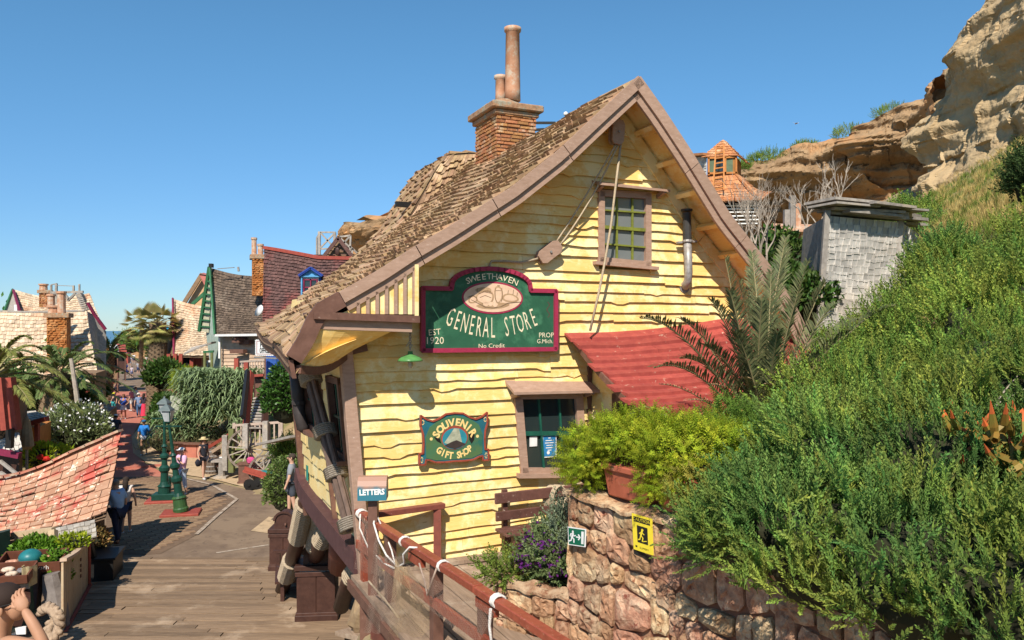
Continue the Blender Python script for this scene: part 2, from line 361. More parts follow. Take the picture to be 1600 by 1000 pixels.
def make_terrain():
    b = MB(); nx, ny = len(xs), len(ys)
    vs = [(x, y, terrain(x, y)) for x in xs for y in ys]
    b.add(vs, [(i*ny+j, (i+1)*ny+j, (i+1)*ny+j+1, i*ny+j+1) for i in range(nx-1) for j in range(ny-1)])
    return struct(b.obj('ground', M_dirt, smooth=True))
make_terrain()
def hillskin():                      # the grassy skin of the right-hand slope
    b = MB()
    def f(a, c): 
        y = lerp(3.2, 34, c); x = lerp(1.6, 26, a); return Vector((x, y, terrain(x, y)+.02))
    b.grid(f, 80, 70); return struct(b.obj('hillside', M_slope, smooth=True))
hillskin()
b = MB(); b.add([(-6000, 180, -9), (6000, 180, -9), (6000, 8500, -9), (-6000, 8500, -9)], [(0, 1, 2, 3)]); struct(b.obj('sea', M_sea))
def sheet(name, pix, z, m, kind='structure'):
    b = MB(); p = [G(x, y, 0) for x, y in pix]; b.add([(q.x, q.y, z) for q in p], [tuple(range(len(p)))[::-1]]); return b.obj(name, m, kind=kind)
sheet('street', [(-60, 1005), (-60, 860), (120, 800), (168, 728), (258, 742), (330, 752), (418, 772), (470, 785), (560, 800), (640, 830), (640, 868), (640, 1005)][::-1], .004, M_asph)
sheet('red_path', [(120, 760), (150, 700), (168, 660), (172, 625), (180, 600), (188, 585), (193, 575), (203, 566), (222, 566), (236, 580), (238, 600), (240, 625), (222, 655), (206, 682), (208, 708), (228, 724), (262, 744), (235, 746), (168, 746)][::-1], .010, M_redp)
sheet('far_street', [(180, 612), (190, 575), (200, 560), (224, 560), (237, 575), (240, 612)][::-1], .016, M_asph)
sheet('sandy_verge', [(208, 708), (206, 682), (222, 662), (245, 690), (330, 700), (445, 712), (470, 750), (438, 790), (418, 770), (330, 748), (262, 738), (228, 722)][::-1], .007, M_sand)
sheet('sandy_corner', [(392, 830), (420, 808), (440, 812), (436, 836)][::-1], .014, M_sand)
# red kerb step across the path
b = MB(); b.bar(G(170, 733, .03), G(252, 727, .03), .28, .10); struct(b.obj('kerb_step', M_redp))
# the brick island between the two branches, its bricks laid one by one as far as they read
isl = [(205, 870), (168, 770), (175, 748), (232, 744), (275, 748), (365, 780), (306, 836), (230, 864)]
ib = sheet('brick_island', [(166, 868), (166, 748), (232, 744), (262, 746), (366, 781), (308, 836), (250, 866)][::-1], .012, mat('brick_joint', (.17, .11, .07), None, 4, .95, .2))
def inpoly(x, y, P):
    c = False; n = len(P)
    for i in range(n):
        x1, y1 = P[i]; x2, y2 = P[(i+1) % n]
        if (y1 > y) != (y2 > y) and x < (x2-x1)*(y-y1)/(y2-y1)+x1: c = not c
    return c
IP = [tuple(G(x, y)[:2]) for x, y in [(170, 862), (170, 752), (232, 746), (262, 748), (361, 782), (306, 832), (250, 862)]]
bks = []
for i in range(-60, 60):
    for j in range(-60, 60):
        x0, y0 = -11, 25; u = i*.42+(j % 2)*.21; v = j*.215; cx, cy = x0+u*.80-v*.6, y0+u*.6+v*.80
        if inpoly(cx, cy, IP) and inpoly(cx-.17, cy-.12, IP) and inpoly(cx+.17, cy+.12, IP): bks.append((cx, cy))
bks.sort(key=lambda p: p[1])
def bkbox(b, cx, cy): b.box((cx, cy, .021+R(-.0035, .0035)), (.40, .195, .014), math.atan2(.6, .8))
bme = MB(); bme.box((0, 0, 0), (.40, .195, .014), math.atan2(.6, .8)); tmp = bme.obj('brick', M_isl, ib); tmp.location = (bks[0][0], bks[0][1], .021)
for cx, cy in bks[1:290]:
    o = tmp.copy(); COL.objects.link(o); o.location = (cx, cy, .021+R(-.003, .003))
b = MB()
for cx, cy in bks[290:]: b.cr = R(0, 1); bkbox(b, cx, cy)
if b.v: b.obj('brick_field', M_isl, ib, kind='stuff')
def stripe(pix, w, z=.03):
    b = MB(); P = [G(x, y, 0) for x, y in pix]
    for a, c in zip(P, P[1:]):
        d = (c-a).normalized(); n = Vector((-d.y, d.x, 0))*w/2; a = a-d*w*.3; c = c+d*w*.3
        b.add([(q.x, q.y, z) for q in (a-n, c-n, c+n, a+n)], [(0, 1, 2, 3)])
        z += .0007
    return struct(b.obj('painted_line', M_line))
stripe([(262, 742), (330, 758), (370, 781), (340, 806), (307, 836)], .12)
stripe([(340, 864), (418, 852)], .10, .012)
stripe([(395, 893), (430, 890)], .10, .05)

# boardwalk: one plank after another up to where the paving starts
bw = MB(); bw.add([(-16, 12, .018), (-1.6, 12, .018), (-3.0, 20.6, .018), (-16, 20.6, .018)], [(0, 1, 2, 3)]); bwo = struct(bw.obj('boardwalk', M_dark))
y = 13.6; row = 0
while y < 20.55:
    d = .205+R(-.012, .012); xl = -16.0 if y < 15 else -12.5
    xr = interp(y, *XE)+1.4+R(-.03, .03)
    cuts = sorted([xl, xr]+[xl+(xr-xl)*R(.15, .45), xl+(xr-xl)*R(.55, .85)])
    for x0, x1 in zip(cuts, cuts[1:]):
        t = .035+R(-.006, .008); k = R(-.008, .008)
        b = MB(); b.hexa([Vector(q) for q in [(x0+.008, y+.012, .02), (x1-.008, y+.012, .02), (x1-.008, y+d-.012, .02), (x0+.008, y+d-.012, .02), (x0+.008, y+.012, .02+t+k), (x1-.008, y+.012, .02+t-k), (x1-.008, y+d-.012, .02+t-k), (x0+.008, y+d-.012, .02+t+k)]])
        b.obj('plank', M_deck, bwo)
    y += d; row += 1

# ---- cliffs: real rock faces with ledges, knobs and overhangs
M_rockA = mat('cliff_rock', (.38, .25, .135), (.20, .12, .062), .35, .95, 1.0, c3=(.47, .24, .10), s3=.09, t3=.53, c4=(.12, .08, .05), s4=1.1, t4=.62, bd=.5, detail=10, stretch=(1, 1, 1.7))
M_rockB = mat('near_cliff_rock', (.46, .34, .195), (.35, .245, .13), .6, .95, .9, c3=(.50, .31, .15), s3=.14, t3=.56, c4=(.30, .20, .11), s4=1.6, t4=.64, bd=.25, detail=10, stretch=(1, 1, 2.2))
def cliff(name, m, base, top, prof, amp, na, nb, label, freq=.12, strata=.5, seed=0, capback=20, knob=1.0):
    # base/top: functions t -> Vector; prof(h, t): outward push (towards the valley) by height fraction
    b = MB()
    def f(t, h):
        if h > .9:   # top surface running back from the edge
            k = (h-.9)/.1; e = f(t, .9); n = out(t); p = e-n*capback*k+Vector((0, 0, capback*.10*k+ .5*noise.noise(e*.3+Vector((k*3, 0, 0))))); return p
        hh = h/.9; p = base(t).lerp(top(t), hh); n = out(t)
        q = p*freq+Vector((seed, 0, 0))
        d = prof(hh, t)+amp*(noise.fractal(q, 1.0, 2.1, 6)+.5*knob*abs(noise.noise(q*3.1))+.35*knob*noise.cell(q*5.0)*.35+.16*noise.fractal(q*7.3, .9, 2.2, 4))
        d += strata*(noise.noise(Vector((q.x*.6, q.y*.6, p.z*.9+seed)))*.9+.5*noise.noise(Vector((q.x, q.y, p.z*2.6))))
        p = p+n*d; p.z += .25*amp*noise.noise(q*2.7+Vector((5, 0, 0)))*(1 if hh > .8 else .3)
        return p
    def out(t):
        e = .01; d = (base(min(1, t+e))-base(max(0, t-e))); d.z = 0; n = Vector((d.y, -d.x, 0)).normalized(); return n
    b.grid(f, na, nb); o = b.obj(name, m, smooth=False, kind='structure', label=label); return o
def polyline(P):
    P = [Vector(p) for p in P]; L = [0]
    for a, c in zip(P, P[1:]): L.append(L[-1]+(c-a).length)
    def f(t):
        d = t*L[-1]
        for i in range(len(P)-1):
            if d <= L[i+1]+1e-6: return P[i].lerp(P[i+1], (d-L[i])/(L[i+1]-L[i]))
        return P[-1].copy()
    return f
# far cliff
c1t = polyline([W(1120, 285, 66), W(1170, 262, 62), W(1260, 232, 60), W(1330, 212, 58), W(1345, 196, 57), W(1400, 178, 56), W(1475, 148, 54), W(1560, 120, 52)])
c1b = polyline([W(1120, 420, 64), W(1170, 430, 60), W(1260, 440, 58), W(1330, 440, 56), W(1345, 440, 55), W(1400, 440, 54), W(1475, 440, 52), W(1560, 440, 50)])
cliff('far_cliff', M_rockA, c1b, c1t, lambda h, t: interp(h, [0, .28, .45, .6, .78, .9, 1], [-.5, -3.2, -3.0, -2.2, 1.0, 1.6, .6]), 1.5, 280, 130, 'overhanging orange limestone cliff beyond the shacks', .16, .9, 3)
# near cliff: the smooth pale bulge and the stepped edge rising out of the frame
c2t = polyline([W(1452, 175, 37), W(1478, 140, 36), W(1480, 108, 35.5), W(1500, 60, 35), W(1535, -5, 34), W(1600, -60, 31), W(1700, -140, 28), W(1900, -260, 24)])
c2b = polyline([W(1440, 345, 33), W(1462, 350, 32), W(1475, 352, 31.5), W(1490, 356, 31), W(1510, 360, 29), W(1600, 330, 26), W(1700, 320, 24), W(1900, 300, 21)])
cliff('near_cliff', M_rockB, c2b, c2t, lambda h, t: interp(h, [0, .12, .3, .5, .65, .8, 1], [.9, .1, -.5, -.3, .5, .5, -.3])*(1 if t > .1 else .6), .85, 260, 200, 'tall pale cliff with smooth bulging foot above the slope', .2, .38, 9, 14)
# left return of the near cliff so its edge has depth
c3t = polyline([W(1560, 60, 52), W(1500, 90, 44), W(1478, 138, 37), W(1482, 120, 35.6)])
c3b = polyline([W(1520, 420, 50), W(1480, 400, 42), W(1452, 372, 35), W(1470, 356, 32.3)])
cliff('cliff_corner', M_rockA, c3b, c3t, lambda h, t: interp(h, [0, .3, .6, .8, 1], [0, -.8, 0, .6, .2]), .7, 60, 70, 'shadowed corner where two cliffs meet', .25, .4, 5, 6)
# tooth of rock behind the roof of the yellow house
ct = polyline([W(556, 372, 75), W(548, 352, 70), W(575, 346, 69), W(612, 341, 69), W(660, 335, 70), W(740, 330, 74)])
cb = polyline([W(585, 520, 76), W(570, 520, 72), W(590, 520, 71), W(625, 520, 70), W(660, 520, 71), W(740, 520, 74)])
cliff('rock_outcrop', M_rockA, cb, ct, lambda h, t: interp(h, [0, .5, .75, .9, 1], [-2, -1.6, -.1, .6, .3]), 1.0, 70, 50, 'rocky bluff showing above the far roofs', .3, .5, 7, 12)
ct = polyline([W(205, 552, 190), W(222, 536, 185), W(240, 521, 180), W(262, 524, 182), W(300, 540, 190)])
cb = polyline([W(200, 600, 190), W(222, 600, 183), W(240, 600, 178), W(262, 600, 180), W(300, 600, 188)])
cliff('far_bluff', M_rockA, cb, ct, lambda h, t: 0, 1.5, 40, 20, 'small orange bluff at the far end of the street', .1, .5, 8, 3)
# ================================================================== THE YELLOW HOUSE
DZ = 2.72
yh = thing('yellow_house', 'crooked yellow clapboard shop with sagging shingle roof, brick chimney and gable', 'house', tuple(H(3, 2, DZ)))
VF = -.65; VB = 6.0
# front roof profile in (s,z) on plane VF, upper edge, from ridge to left eave
prL_px = [(995, 122), (932, 180), (868, 240), (796, 296), (700, 357), (640, 392), (593, 423), (540, 453), (495, 478), (480, 500), (468, 528), (450, 556)]
prL = [FS(x, y, VF) for x, y in prL_px]
prR_px = [(995, 122), (1035, 178), (1075, 239), (1134, 335), (1201, 421), (1238, 480), (1262, 530), (1280, 575)]
prR = [FS(x, y, VF) for x, y in prR_px]
def arcp(pr):
    L = [0]
    for a, c in zip(pr, pr[1:]): L.append(L[-1]+math.hypot(c[0]-a[0], c[1]-a[1]))
    L = [q/L[-1] for q in L]
    return lambda t: ((interp(t, L, [p[0] for p in pr]) + (0 if t <= 1 else (t-1)*(pr[-1][0]-pr[-2][0])/(1-L[-2]))), (interp(t, L, [p[1] for p in pr]) + (0 if t <= 1 else (t-1)*(pr[-1][1]-pr[-2][1])/(1-L[-2]))))
aL = arcp(prL); aR = arcp(prR)
# back edge: same ridge, the eave lifts and does not curl
prB = [(p[0], p[1]-q) for p, q in zip(prL[:8], (0, 0, .02, .05, .10, .17, .25, .33))]; k = prB[7]; 
eb = FS(400, 511, 5.4)
prB += [lerp2 for lerp2 in [(lerp(k[0], eb[0], t), lerp(k[1], eb[1], t**.9)) for t in (.3, .55, .8, 1.0)]]
aB = arcp(prB)
def roofL(a, b):
    p = aL(a); q = aB(a); w = b
    s = lerp(p[0], q[0], w); z = lerp(p[1], q[1], w); v = lerp(VF, VB if a < .5 else lerp(VB, 5.6, (a-.5)*2), b)
    z += -.05*math.sin(math.pi*b)*(1-a)+.03*math.sin(b*9+a*5)
    return H(s, v, z)
def roofR(a, b):
    p = aR(a); return H(p[0], lerp(VF, VB, b), p[1]-.05*math.sin(math.pi*b))
rf = MB()
def under(fn, dz): return lambda a, b: fn(a, b)-Vector((0, 0, dz))
rf.grid(lambda a, b: roofL(a, b)-Vector((0, 0, .02)), 24, 10)
rf.grid(lambda a, b: roofL(a, 1-b)-Vector((0, 0, .11)), 24, 10)
rf.grid(lambda a, b: roofR(a, 1-b)-Vector((0, 0, .02)), 16, 4)
rfo = rf.obj('roof', mat('roof_boards', (.16, .10, .06), None, 6, .9, .3), yh)
shingles(roofL, 34, 40, .042, M_shg, rfo, 300, wave=.28, jb=.45, ja=.11, side=-1, a1=.985, lap=1.35)
shingles(roofR, 30, 30, .022, M_shg, rfo, 0, wave=.3, side=1, a1=.985, name='far_slope_shingle', lap=1.3)
# yellow soffit boards under the right overhang and brackets
sof = MB(); sof.grid(lambda a, b: H(aR(a)[0]-.02, lerp(VF+.03, .0, b), aR(a)[1]-.10), 16, 1); sof.obj('soffit', M_yel, yh)
sof = MB(); sof.grid(lambda a, b: H(aL(a*.8)[0]+.02, lerp(VF+.03, .0, b), aL(a*.8)[1]-.13), 16, 1); sof.obj('soffit', M_yel, yh)
def dirat(f, a):
    p = f(max(0, a-.01)); q = f(min(1, a+.01)); d = Vector((q[0]-p[0], 0, q[1]-p[1])).normalized(); return d
for a in (.13, .24, .345, .455, .565, .68, .79):
    p = aR(a); d = dirat(aR, a); n = Vector((d.z, 0, -d.x)); 
    if n.z > 0: n = -n
    c = Vector((p[0], 0, p[1]))+n*.155
    b = MB(); A = H(c.x, VF+.07, c.z); B = H(c.x, -.04, c.z); b.bar(A, B, .075, .07, up=HU*n.x+UP*n.z); b.obj('bracket', M_yel, yh)
b = MB()   # trim board where wall meets soffit
for i in range(16):
    p = aR(i/16*.97); q = aR((i+1)/16*.97); d = Vector((q[0]-p[0], 0, q[1]-p[1])).normalized(); n = Vector((d.z, 0, -d.x)); n = -n if n.z > 0 else n
    A = H(p[0]+n.x*.21, -.045, p[1]+n.z*.21); B = H(q[0]+n.x*.21, -.045, q[1]+n.z*.21); b.bar(A, B, .05, .17, up=HU*n.x+UP*n.z)
b.obj('rake_trim', M_yel, yh)
# barge boards: two stepped boards following each slope, in lengths
def barge(f, cuts, offs, side):
    for a0, a1 in zip(cuts, cuts[1:]):
        for (o0, o1, vv) in offs:
            b = MB(); n = 8; vs = []
            for i in range(n+1):
                a = lerp(a0+.001, a1-.001, i/n); p = f(a); d = dirat(f, a); nn = Vector((d.z, 0, -d.x)); nn = -nn if nn.z > 0 else nn
                for (o, v) in ((o0, vv), (o1, vv), (o1, vv+.045), (o0, vv+.045)): vs.append(H(p[0]+nn.x*o, v, p[1]+nn.z*o))
            fs = []
            for i in range(n):
                for j in range(4): fs.append((i*4+j, i*4+(j+1) % 4, (i+1)*4+(j+1) % 4, (i+1)*4+j))
            fs += [(3, 2, 1, 0), (n*4, n*4+1, n*4+2, n*4+3)]
            b.add(vs, fs); b.obj('barge_board', M_mauve, yh, recalc=True)
barge(aL, [0, .26, .47, .665, .845], [(-.02, .125, VF-.075), (.10, .235, VF-.035)], -1)
barge(aR, [0, .28, .53, .78, 1], [(-.02, .15, VF-.075), (.12, .25, VF-.035)], 1)
# ---------- facade clapboards
def left_s(z): return interp(z, [2.5, 5.5, 6.0], [0.0, -.30, -.33])
def wall_left(z):
    s = left_s(z)
    zs = [p[1]-.10 for p in prL[:9]][::-1]; ss = [p[0] for p in prL[:9]][::-1]
    return max(s, interp(z, zs, ss)) if z > zs[0] else s
def wall_right(z):
    zs = [p[1]-.10 for p in prR][::-1]; ss = [p[0] for p in prR][::-1]; return interp(z, zs, ss) if z > zs[0] else 7.3
W1 = [FS(937, 300, 0), FS(1010, 412, 0)]; W2p = [FS(808, 617, 0), FS(908, 738, 0)]
holes = [(FS(934, 301)[0], FS(1014, 301)[0], FS(970, 413)[1], FS(970, 300)[1]), (FS(806, 617)[0]+.05, FS(906, 617)[0]-.03, FS(850, 733)[1], FS(850, 617)[1])]
wb = MB()
zmax = prL[0][1]-.12; n = 40
vs = []; 
for i in range(n+1):
    z = lerp(2.45, zmax, i/n); vs += [H(wall_left(z), .03, z), H(wall_right(z), .03, z)]
wb.add(vs, [(2*i, 2*i+1, 2*i+3, 2*i+2) for i in range(n)]); wall = wb.obj('front_wall', mat('wall_backing', (.30, .21, .06), None, 5, .9, .1), yh)
def HWp(s, v, z): return H(s, v, z+.034*(s-3.2)*max(0, min(1.3, (4.7-z)/1.7)))
def plank(s0f, s1f, z0, z1, topv, botv, ph, amp, mirror=None, tilt=0, m=M_yel, par=None, P3=None):
    b = MB(); P3 = P3 or HWp; s0 = s0f(z0); s1 = s1f(z0); n = max(2, int(abs(s1-s0)/.11))
    vs = []; notch = R(s0, s1) if R(0, 1) < .55 else 99; nd = R(.025, .06)
    for i in range(n+1):
        t = i/n; sb = lerp(s0f(z0), s1f(z0), t); st = lerp(s0f(z1), s1f(z1), t)
        w = amp*(noise.noise(Vector((sb*1.7, ph, 0)))*1.3+noise.noise(Vector((sb*5.5, ph, 4)))*.6)
        if abs(sb-notch) < .09: w -= nd*R(.6, 1)
        tz = tilt*(sb-3)
        vs += [P3(st, topv, z1+.03+tz), P3(sb, botv, z0-.01+w+tz), P3(sb, botv+.026, z0-.012+w+tz)]
    fs = []
    for i in range(n): a = i*3; c = a+3; fs += [(a, a+1, c+1, c), (a+1, a+2, c+2, c+1)]
    fs += [(0, 2, 1), (n*3, n*3+1, n*3+2)]
    b.add(vs, fs); return b.obj('clapboard', m, par)
z = 2.46; r = 0
while z < zmax-.05:
    hgt = R(.115, .215)
    z1 = min(z+hgt, zmax); zc = z+.02
    segs = [(wall_left, wall_right)]
    L0 = wall_left(z); R0 = wall_right(z)
    cuts = [L0]
    iv = [(L0, R0)]
    for (a, c, lo, hi) in holes:
        if z1 > lo+.03 and z < hi-.03:
            iv2 = []
            for (p, q) in iv:
                if q <= a or p >= c: iv2.append((p, q))
                else:
                    if p < a: iv2.append((p, a))
                    if q > c: iv2.append((c, q))
            iv = iv2
    for (p, q) in iv:
        pts = [p]
        while pts[-1] < q-2.4: pts.append(pts[-1]+R(1.2, 3.4))
        pts.append(q) if len(pts) == 1 or q-pts[-1] > .25 else pts.__setitem__(-1, q)
        for i, (s0, s1) in enumerate(zip(pts, pts[1:])):
            f0 = (lambda zz, s0=s0: wall_left(zz)) if abs(s0-L0) < 1e-6 else (lambda zz, s0=s0: s0)
            f1 = (lambda zz, s1=s1: wall_right(zz)) if abs(s1-R0) < 1e-6 else (lambda zz, s1=s1: s1-.004)
            dz = R(-.02, .02) if len(pts) > 2 else 0
            plank(f0, f1, z+dz, z1+dz, -.004, -.044-R(0, .016), r*3.7+i, R(.004, .012) if R(0, 1) < .75 else .024, par=wall)
    z = z1; r += 1
# sill board at the foot of the front wall
b = MB(); b.bar(H(.25, -.10, DZ+.03), H(2.5, -.13, DZ+.05), .2, .05); b.bar(H(2.5, -.13, DZ+.03), H(4.2, -.12, DZ+.02), .2, .045); b.obj('foot_board', M_porch, yh)
# ---------- side wall (leans out), thick boards
def sideP(v, off, z):      # off < 0 outward
    return H(left_s(z)+off*1.0+.02, v, z)
SV = 4.35
sw = MB(); vs = []
for i in range(9):
    z = lerp(2.9, 6.3, i/8); vs += [sideP(SV, 0.03, z), sideP(0, .03, z)]
sw.add(vs, [(2*i, 2*i+1, 2*i+3, 2*i+2) for i in range(8)]); swall = sw.obj('side_wall', MATS['wall_backing'], yh)
sh_holes = [(.50, 1.22, 4.15, 5.2), (2.45, 3.2, 4.3, 5.2)]
z = 2.95; r = 0
while z < 6.2:
    z1 = z+R(.2, .27); iv = [(0.12, SV)]
    for (a, c, lo, hi) in sh_holes:
        if z1 > lo+.03 and z < hi-.03:
            iv2 = []
            for p, q in iv:
                if q <= a or p >= c: iv2.append((p, q))
                else:
                    if p < a: iv2.append((p, a))
                    if q > c: iv2.append((c, q))
            iv = iv2
    for p, q in iv:
        pts = [p]
        while pts[-1] < q-1.3: pts.append(pts[-1]+R(.7, 1.3))
        if q-pts[-1] > .2 or len(pts) == 1: pts.append(q)
        else: pts[-1] = q
        for i, (a, c) in enumerate(zip(pts, pts[1:])):
            dz = R(-.03, .03)
            plank(lambda zz, a=a: a, lambda zz, c=c: c-.004, z+dz, z1+dz, -.004, -.04, r*5+i, .012, m=M_yels, par=swall, P3=lambda s, v, zz: sideP(s, v, zz))
    z = z1; r += 1
# back and far walls (plain boards)
b = MB(); b.add([H(-.02, SV+.02, 2.95), H(7.3, SV+.7, 2.95), H(7.3, SV+.7, 6.2), H(4.1, SV+.7, 9.4), H(-.3, SV+.02, 6.2)], [(0, 1, 2, 3, 4)]); b.add([H(7.3, 0.02, 2.5), H(7.3, 0.02, 6.1), H(7.3, SV+.7, 6.1), H(7.3, SV+.7, 2.5)], [(0, 1, 2, 3)]); b.obj('back_wall', M_yels, yh)
# corner post, pinkish where the eave does not shade it
b = MB(); b.bar(H(-.06, -.05, 2.35), H(-.36, -.05, 5.72), .16, .16, up=HV); b.obj('corner_post', M_mauve, yh, bevel=.008)
b = MB(); b.bar(sideP(SV+.05, -.06, 2.55), sideP(SV+.1, -.06, 6.0), .12, .12, up=HV); b.obj('corner_post', M_brn, yh)
b = MB(); b.bar(sideP(1.75, -.065, 2.9), sideP(2.05, -.065, 6.0), .07, .05, up=HV); b.obj('batten', M_brn, yh)
# brown skirt beam along the foot of the side wall, curling up at its far end
b = MB(); pts = [(-.0, 2.86), (1, 2.88), (2.5, 2.93), (3.8, 3.0), (4.3, 3.08), (4.6, 3.26)]
for (v0, z0), (v1, z1) in zip(pts, pts[1:]): b.bar(H(-.13, v0, z0), H(-.13, v1, z1), .2, .30)
b.obj('skirt_beam', mat('skirt_paint', (.10, .045, .045), (.07, .03, .03), 8, .6, .2, c4=(.2, .12, .1), s4=10, t4=.66), yh)
b = MB(); b.add([H(.1, -.0, 2.76), H(7.2, -.0, 2.76), H(7.2, 4.8, 2.9), H(.1, 4.2, 2.9)], [(0, 1, 2, 3)]); b.obj('floor_frame', M_dark, yh)
# ---------- flared eave: fascia + soffit of the side, box return at the front
def eave(b_, dz=0, ds=0): p = roofL(1.0, b_); return p+HU*ds+Vector((0, 0, dz))
b = MB(); n = 20; vs = []
for i in range(n+1):
    t = i/n*.98
    e = eave(t, -.02); vs += [e, e-Vector((0, 0, .22))+HU*.05, e-Vector((0, 0, .22))+HU*.10, e+HU*.06]
fs = [(i*4+j, i*4+(j+1) % 4, (i+1)*4+(j+1) % 4, (i+1)*4+j) for i in range(n) for j in range(4)]+[(3, 2, 1, 0), (n*4, n*4+1, n*4+2, n*4+3)]
b.add(vs, fs); b.obj('fascia', M_brn, yh, recalc=True)
# front end of the flare: curved brown board following the curl
b = MB(); vs = []; n = 10
for i in range(n+1):
    a = lerp(.845, 1.0, i/n); p = aL(a); d = dirat(aL, a); nn = Vector((d.z, 0, -d.x)); nn = -nn if nn.x < 0 else nn
    for (o, v) in ((-.03, VF-.07), (.17, VF-.07), (.17, VF-.02), (-.03, VF-.02)): vs.append(H(p[0]+nn.x*o, v, p[1]+nn.z*o))
fs = [(i*4+j, i*4+(j+1) % 4, (i+1)*4+(j+1) % 4, (i+1)*4+j) for i in range(n) for j in range(4)]+[(3, 2, 1, 0), (n*4, n*4+1, n*4+2, n*4+3)]
b.add(vs, fs); b.obj('curl_board', M_brn, yh, recalc=True)
# soffit from fascia foot up and in to the wall
b = MB()
def sofL(a, t):
    e = eave(t*.98, -.23, .06); v = (e-HO).dot(HV); s = (e-HO).dot(HU); zt = 5.78+.03*math.sin(t*7)
    s1 = left_s(zt)-.03; k = a
    return H(lerp(s, s1, k), v, lerp(e.z, zt, k**.6))
b.grid(lambda a, t: sofL(a, 1-t), 10, 12); b.obj('eave_soffit', M_yel, yh)
# box return (closed cornice) at the front left
bx0 = FS(492, 500, VF); bx1 = FS(648, 500, VF)
zt = FS(570, 488, VF)[1]; zb = FS(570, 499, VF)[1]; zc = FS(570, 514, VF)[1]
s0 = FS(488, 500, VF)[0]; s1 = FS(652, 500, VF)[0]
b = MB(); b.hexa([H(s0, VF-.11, zb), H(s1, VF-.11, zb-.04), H(s1, .0, zb-.04), H(s0, .0, zb), H(s0, VF-.11, zt), H(s1, VF-.11, zt-.04), H(s1, 0, zt-.04), H(s0, 0, zt)]); b.obj('cornice_cap', M_brn, yh)
b = MB(); b.hexa([H(s0+.05, VF-.04, zc), H(s1-.08, VF-.04, zc-.04), H(s1-.08, .0, zc-.04), H(s0+.05, .0, zc), H(s0+.05, VF-.04, zb-.002), H(s1-.08, VF-.04, zb-.042), H(s1-.08, 0, zb-.042), H(s0+.05, 0, zb-.002)]); b.obj('cornice_board', M_mauve, yh)
# sloping yellow panel below the return, from its lower edge down to the curl foot
e0 = aL(1.0)
b = MB(); q0 = H(s0+.06, VF-.03, zc-.003); q1 = H(s1-.35, VF-.03, zc-.035); q2 = H(left_s(5.6)-.02, -.06, 5.6); q3 = H(e0[0]+.12, VF+.02, e0[1]-.16)
def pan(a, t):
    top = q0.lerp(q1, t); bot = q3.lerp(q2, t); p = top.lerp(bot, a); p.z -= .10*math.sin(math.pi*t)*a; return p
b.grid(pan, 6, 8); b.obj('eave_panel', M_yel, yh)
b = MB()
for i in range(8):
    A = pan(1, i/8); B = pan(1, (i+1)/8); b.bar(A, B, .09, .10)
b.bar(q2+Vector((0, 0, .03)), H(s1-.5, -.06, zc-.22), .06, .13); b.obj('valance', M_brn, yh)
# yellow batten gusset between barge and cornice
gz = lambda s: interp(s, [p[0] for p in prL[4:9]][::-1], [p[1] for p in prL[4:9]][::-1])-.27
ga = s0+.35; gb = s1-.02; n = 10; b = MB(); vs = []
for i in range(n+1):
    s = lerp(ga, gb, i/n); vs += [H(s, VF+.0, zt-.02), H(s, VF, max(gz(s), zt-.01))]
b.add(vs, [(2*i, 2*i+2, 2*i+3, 2*i+1) for i in range(n)])
b.add([H(gb, VF, zt-.02), H(gb, 0, zt-.02), H(gb, 0, gz(gb)), H(gb, VF, gz(gb))], [(0, 1, 2, 3)]); b.obj('gusset', M_yel, yh)
for i in range(8):
    s = lerp(ga+.08, gb-.03, i/7)
    if gz(s)-zt > .04: b = MB(); b.bar(H(s, VF-.02, zt-.02), H(s, VF-.02, gz(s)+.03), .04, .03, up=HV); b.obj('batten', M_mauve, yh)
b = MB(); b.bar(H(gb, VF-.02, zt-.04), H(gb, VF-.02, gz(gb)+.05), .05, .05, up=HV); b.obj('batten', M_yel, yh)
# ---------- chimney straddling the ridge
def Hc(s, v, z): return H(s, v, z)
cs, cv = prL[0][0]-.12, 4.0
def kpx(px, py, v): return FS(px, py, v)
cz0 = kpx(790, 275, cv-.5)[1]; cz1 = kpx(790, 172, cv-.5)[1]; czc = kpx(790, 152, cv-.5)[1]
sL = kpx(776, 200, cv-.55)[0]; sR = kpx(838, 200, cv-.55)[0]
core = MB(); core.hexa([H(sL+.02, cv-.53, cz0-.5), H(sR-.02, cv-.53, cz0-.5), H(sR-.02, cv+.53, cz0-.5), H(sL+.02, cv+.53, cz0-.5), H(sL+.02, cv-.53, cz1), H(sR-.02, cv-.53, cz1), H(sR-.02, cv+.53, cz1), H(sL+.02, cv+.53, cz1)])
ch = core.obj('chimney', M_mort, yh)
row = 0; z = cz0-.3
while z < cz1-.02:
    h = .068
    for face in (0, 1):
        L = (sR-sL) if face == 0 else 1.06; x = -R(0, .2)
        while x < L:
            w = R(.15, .27); a = max(0, x)+.006; c = min(L, x+w)-.006
            if c-a > .03:
                pr = R(.0, .022)
                b = MB()
                if face == 0: P = lambda u, d, zz: H(sL+u, cv-.53-d, zz)
                else: P = lambda u, d, zz: H(sL+.02-d, cv-.53+u, zz)
                z0 = z+R(-.005, .005); z1 = z0+h-.012+R(-.006, .005); j = [R(-.006, .006) for _ in range(8)]
                pts = [P(a+j[0], -.02, z0), P(c+j[1], -.02, z0), P(c+j[2], -.02, z1), P(a+j[3], -.02, z1), P(a+.006+j[4], .012+pr, z0+.006), P(c-.006+j[5], .012+pr, z0+.006), P(c-.006+j[6], .012+pr, z1-.006), P(a+.006+j[7], .012+pr, z1-.006)]
                b.add(pts, [(4, 5, 6, 7), (0, 1, 5, 4), (1, 2, 6, 5), (2, 3, 7, 6), (3, 0, 4, 7)]); b.obj('brick', M_chim, ch, recalc=False)
            x += w
    z += h; row += 1
b = MB()
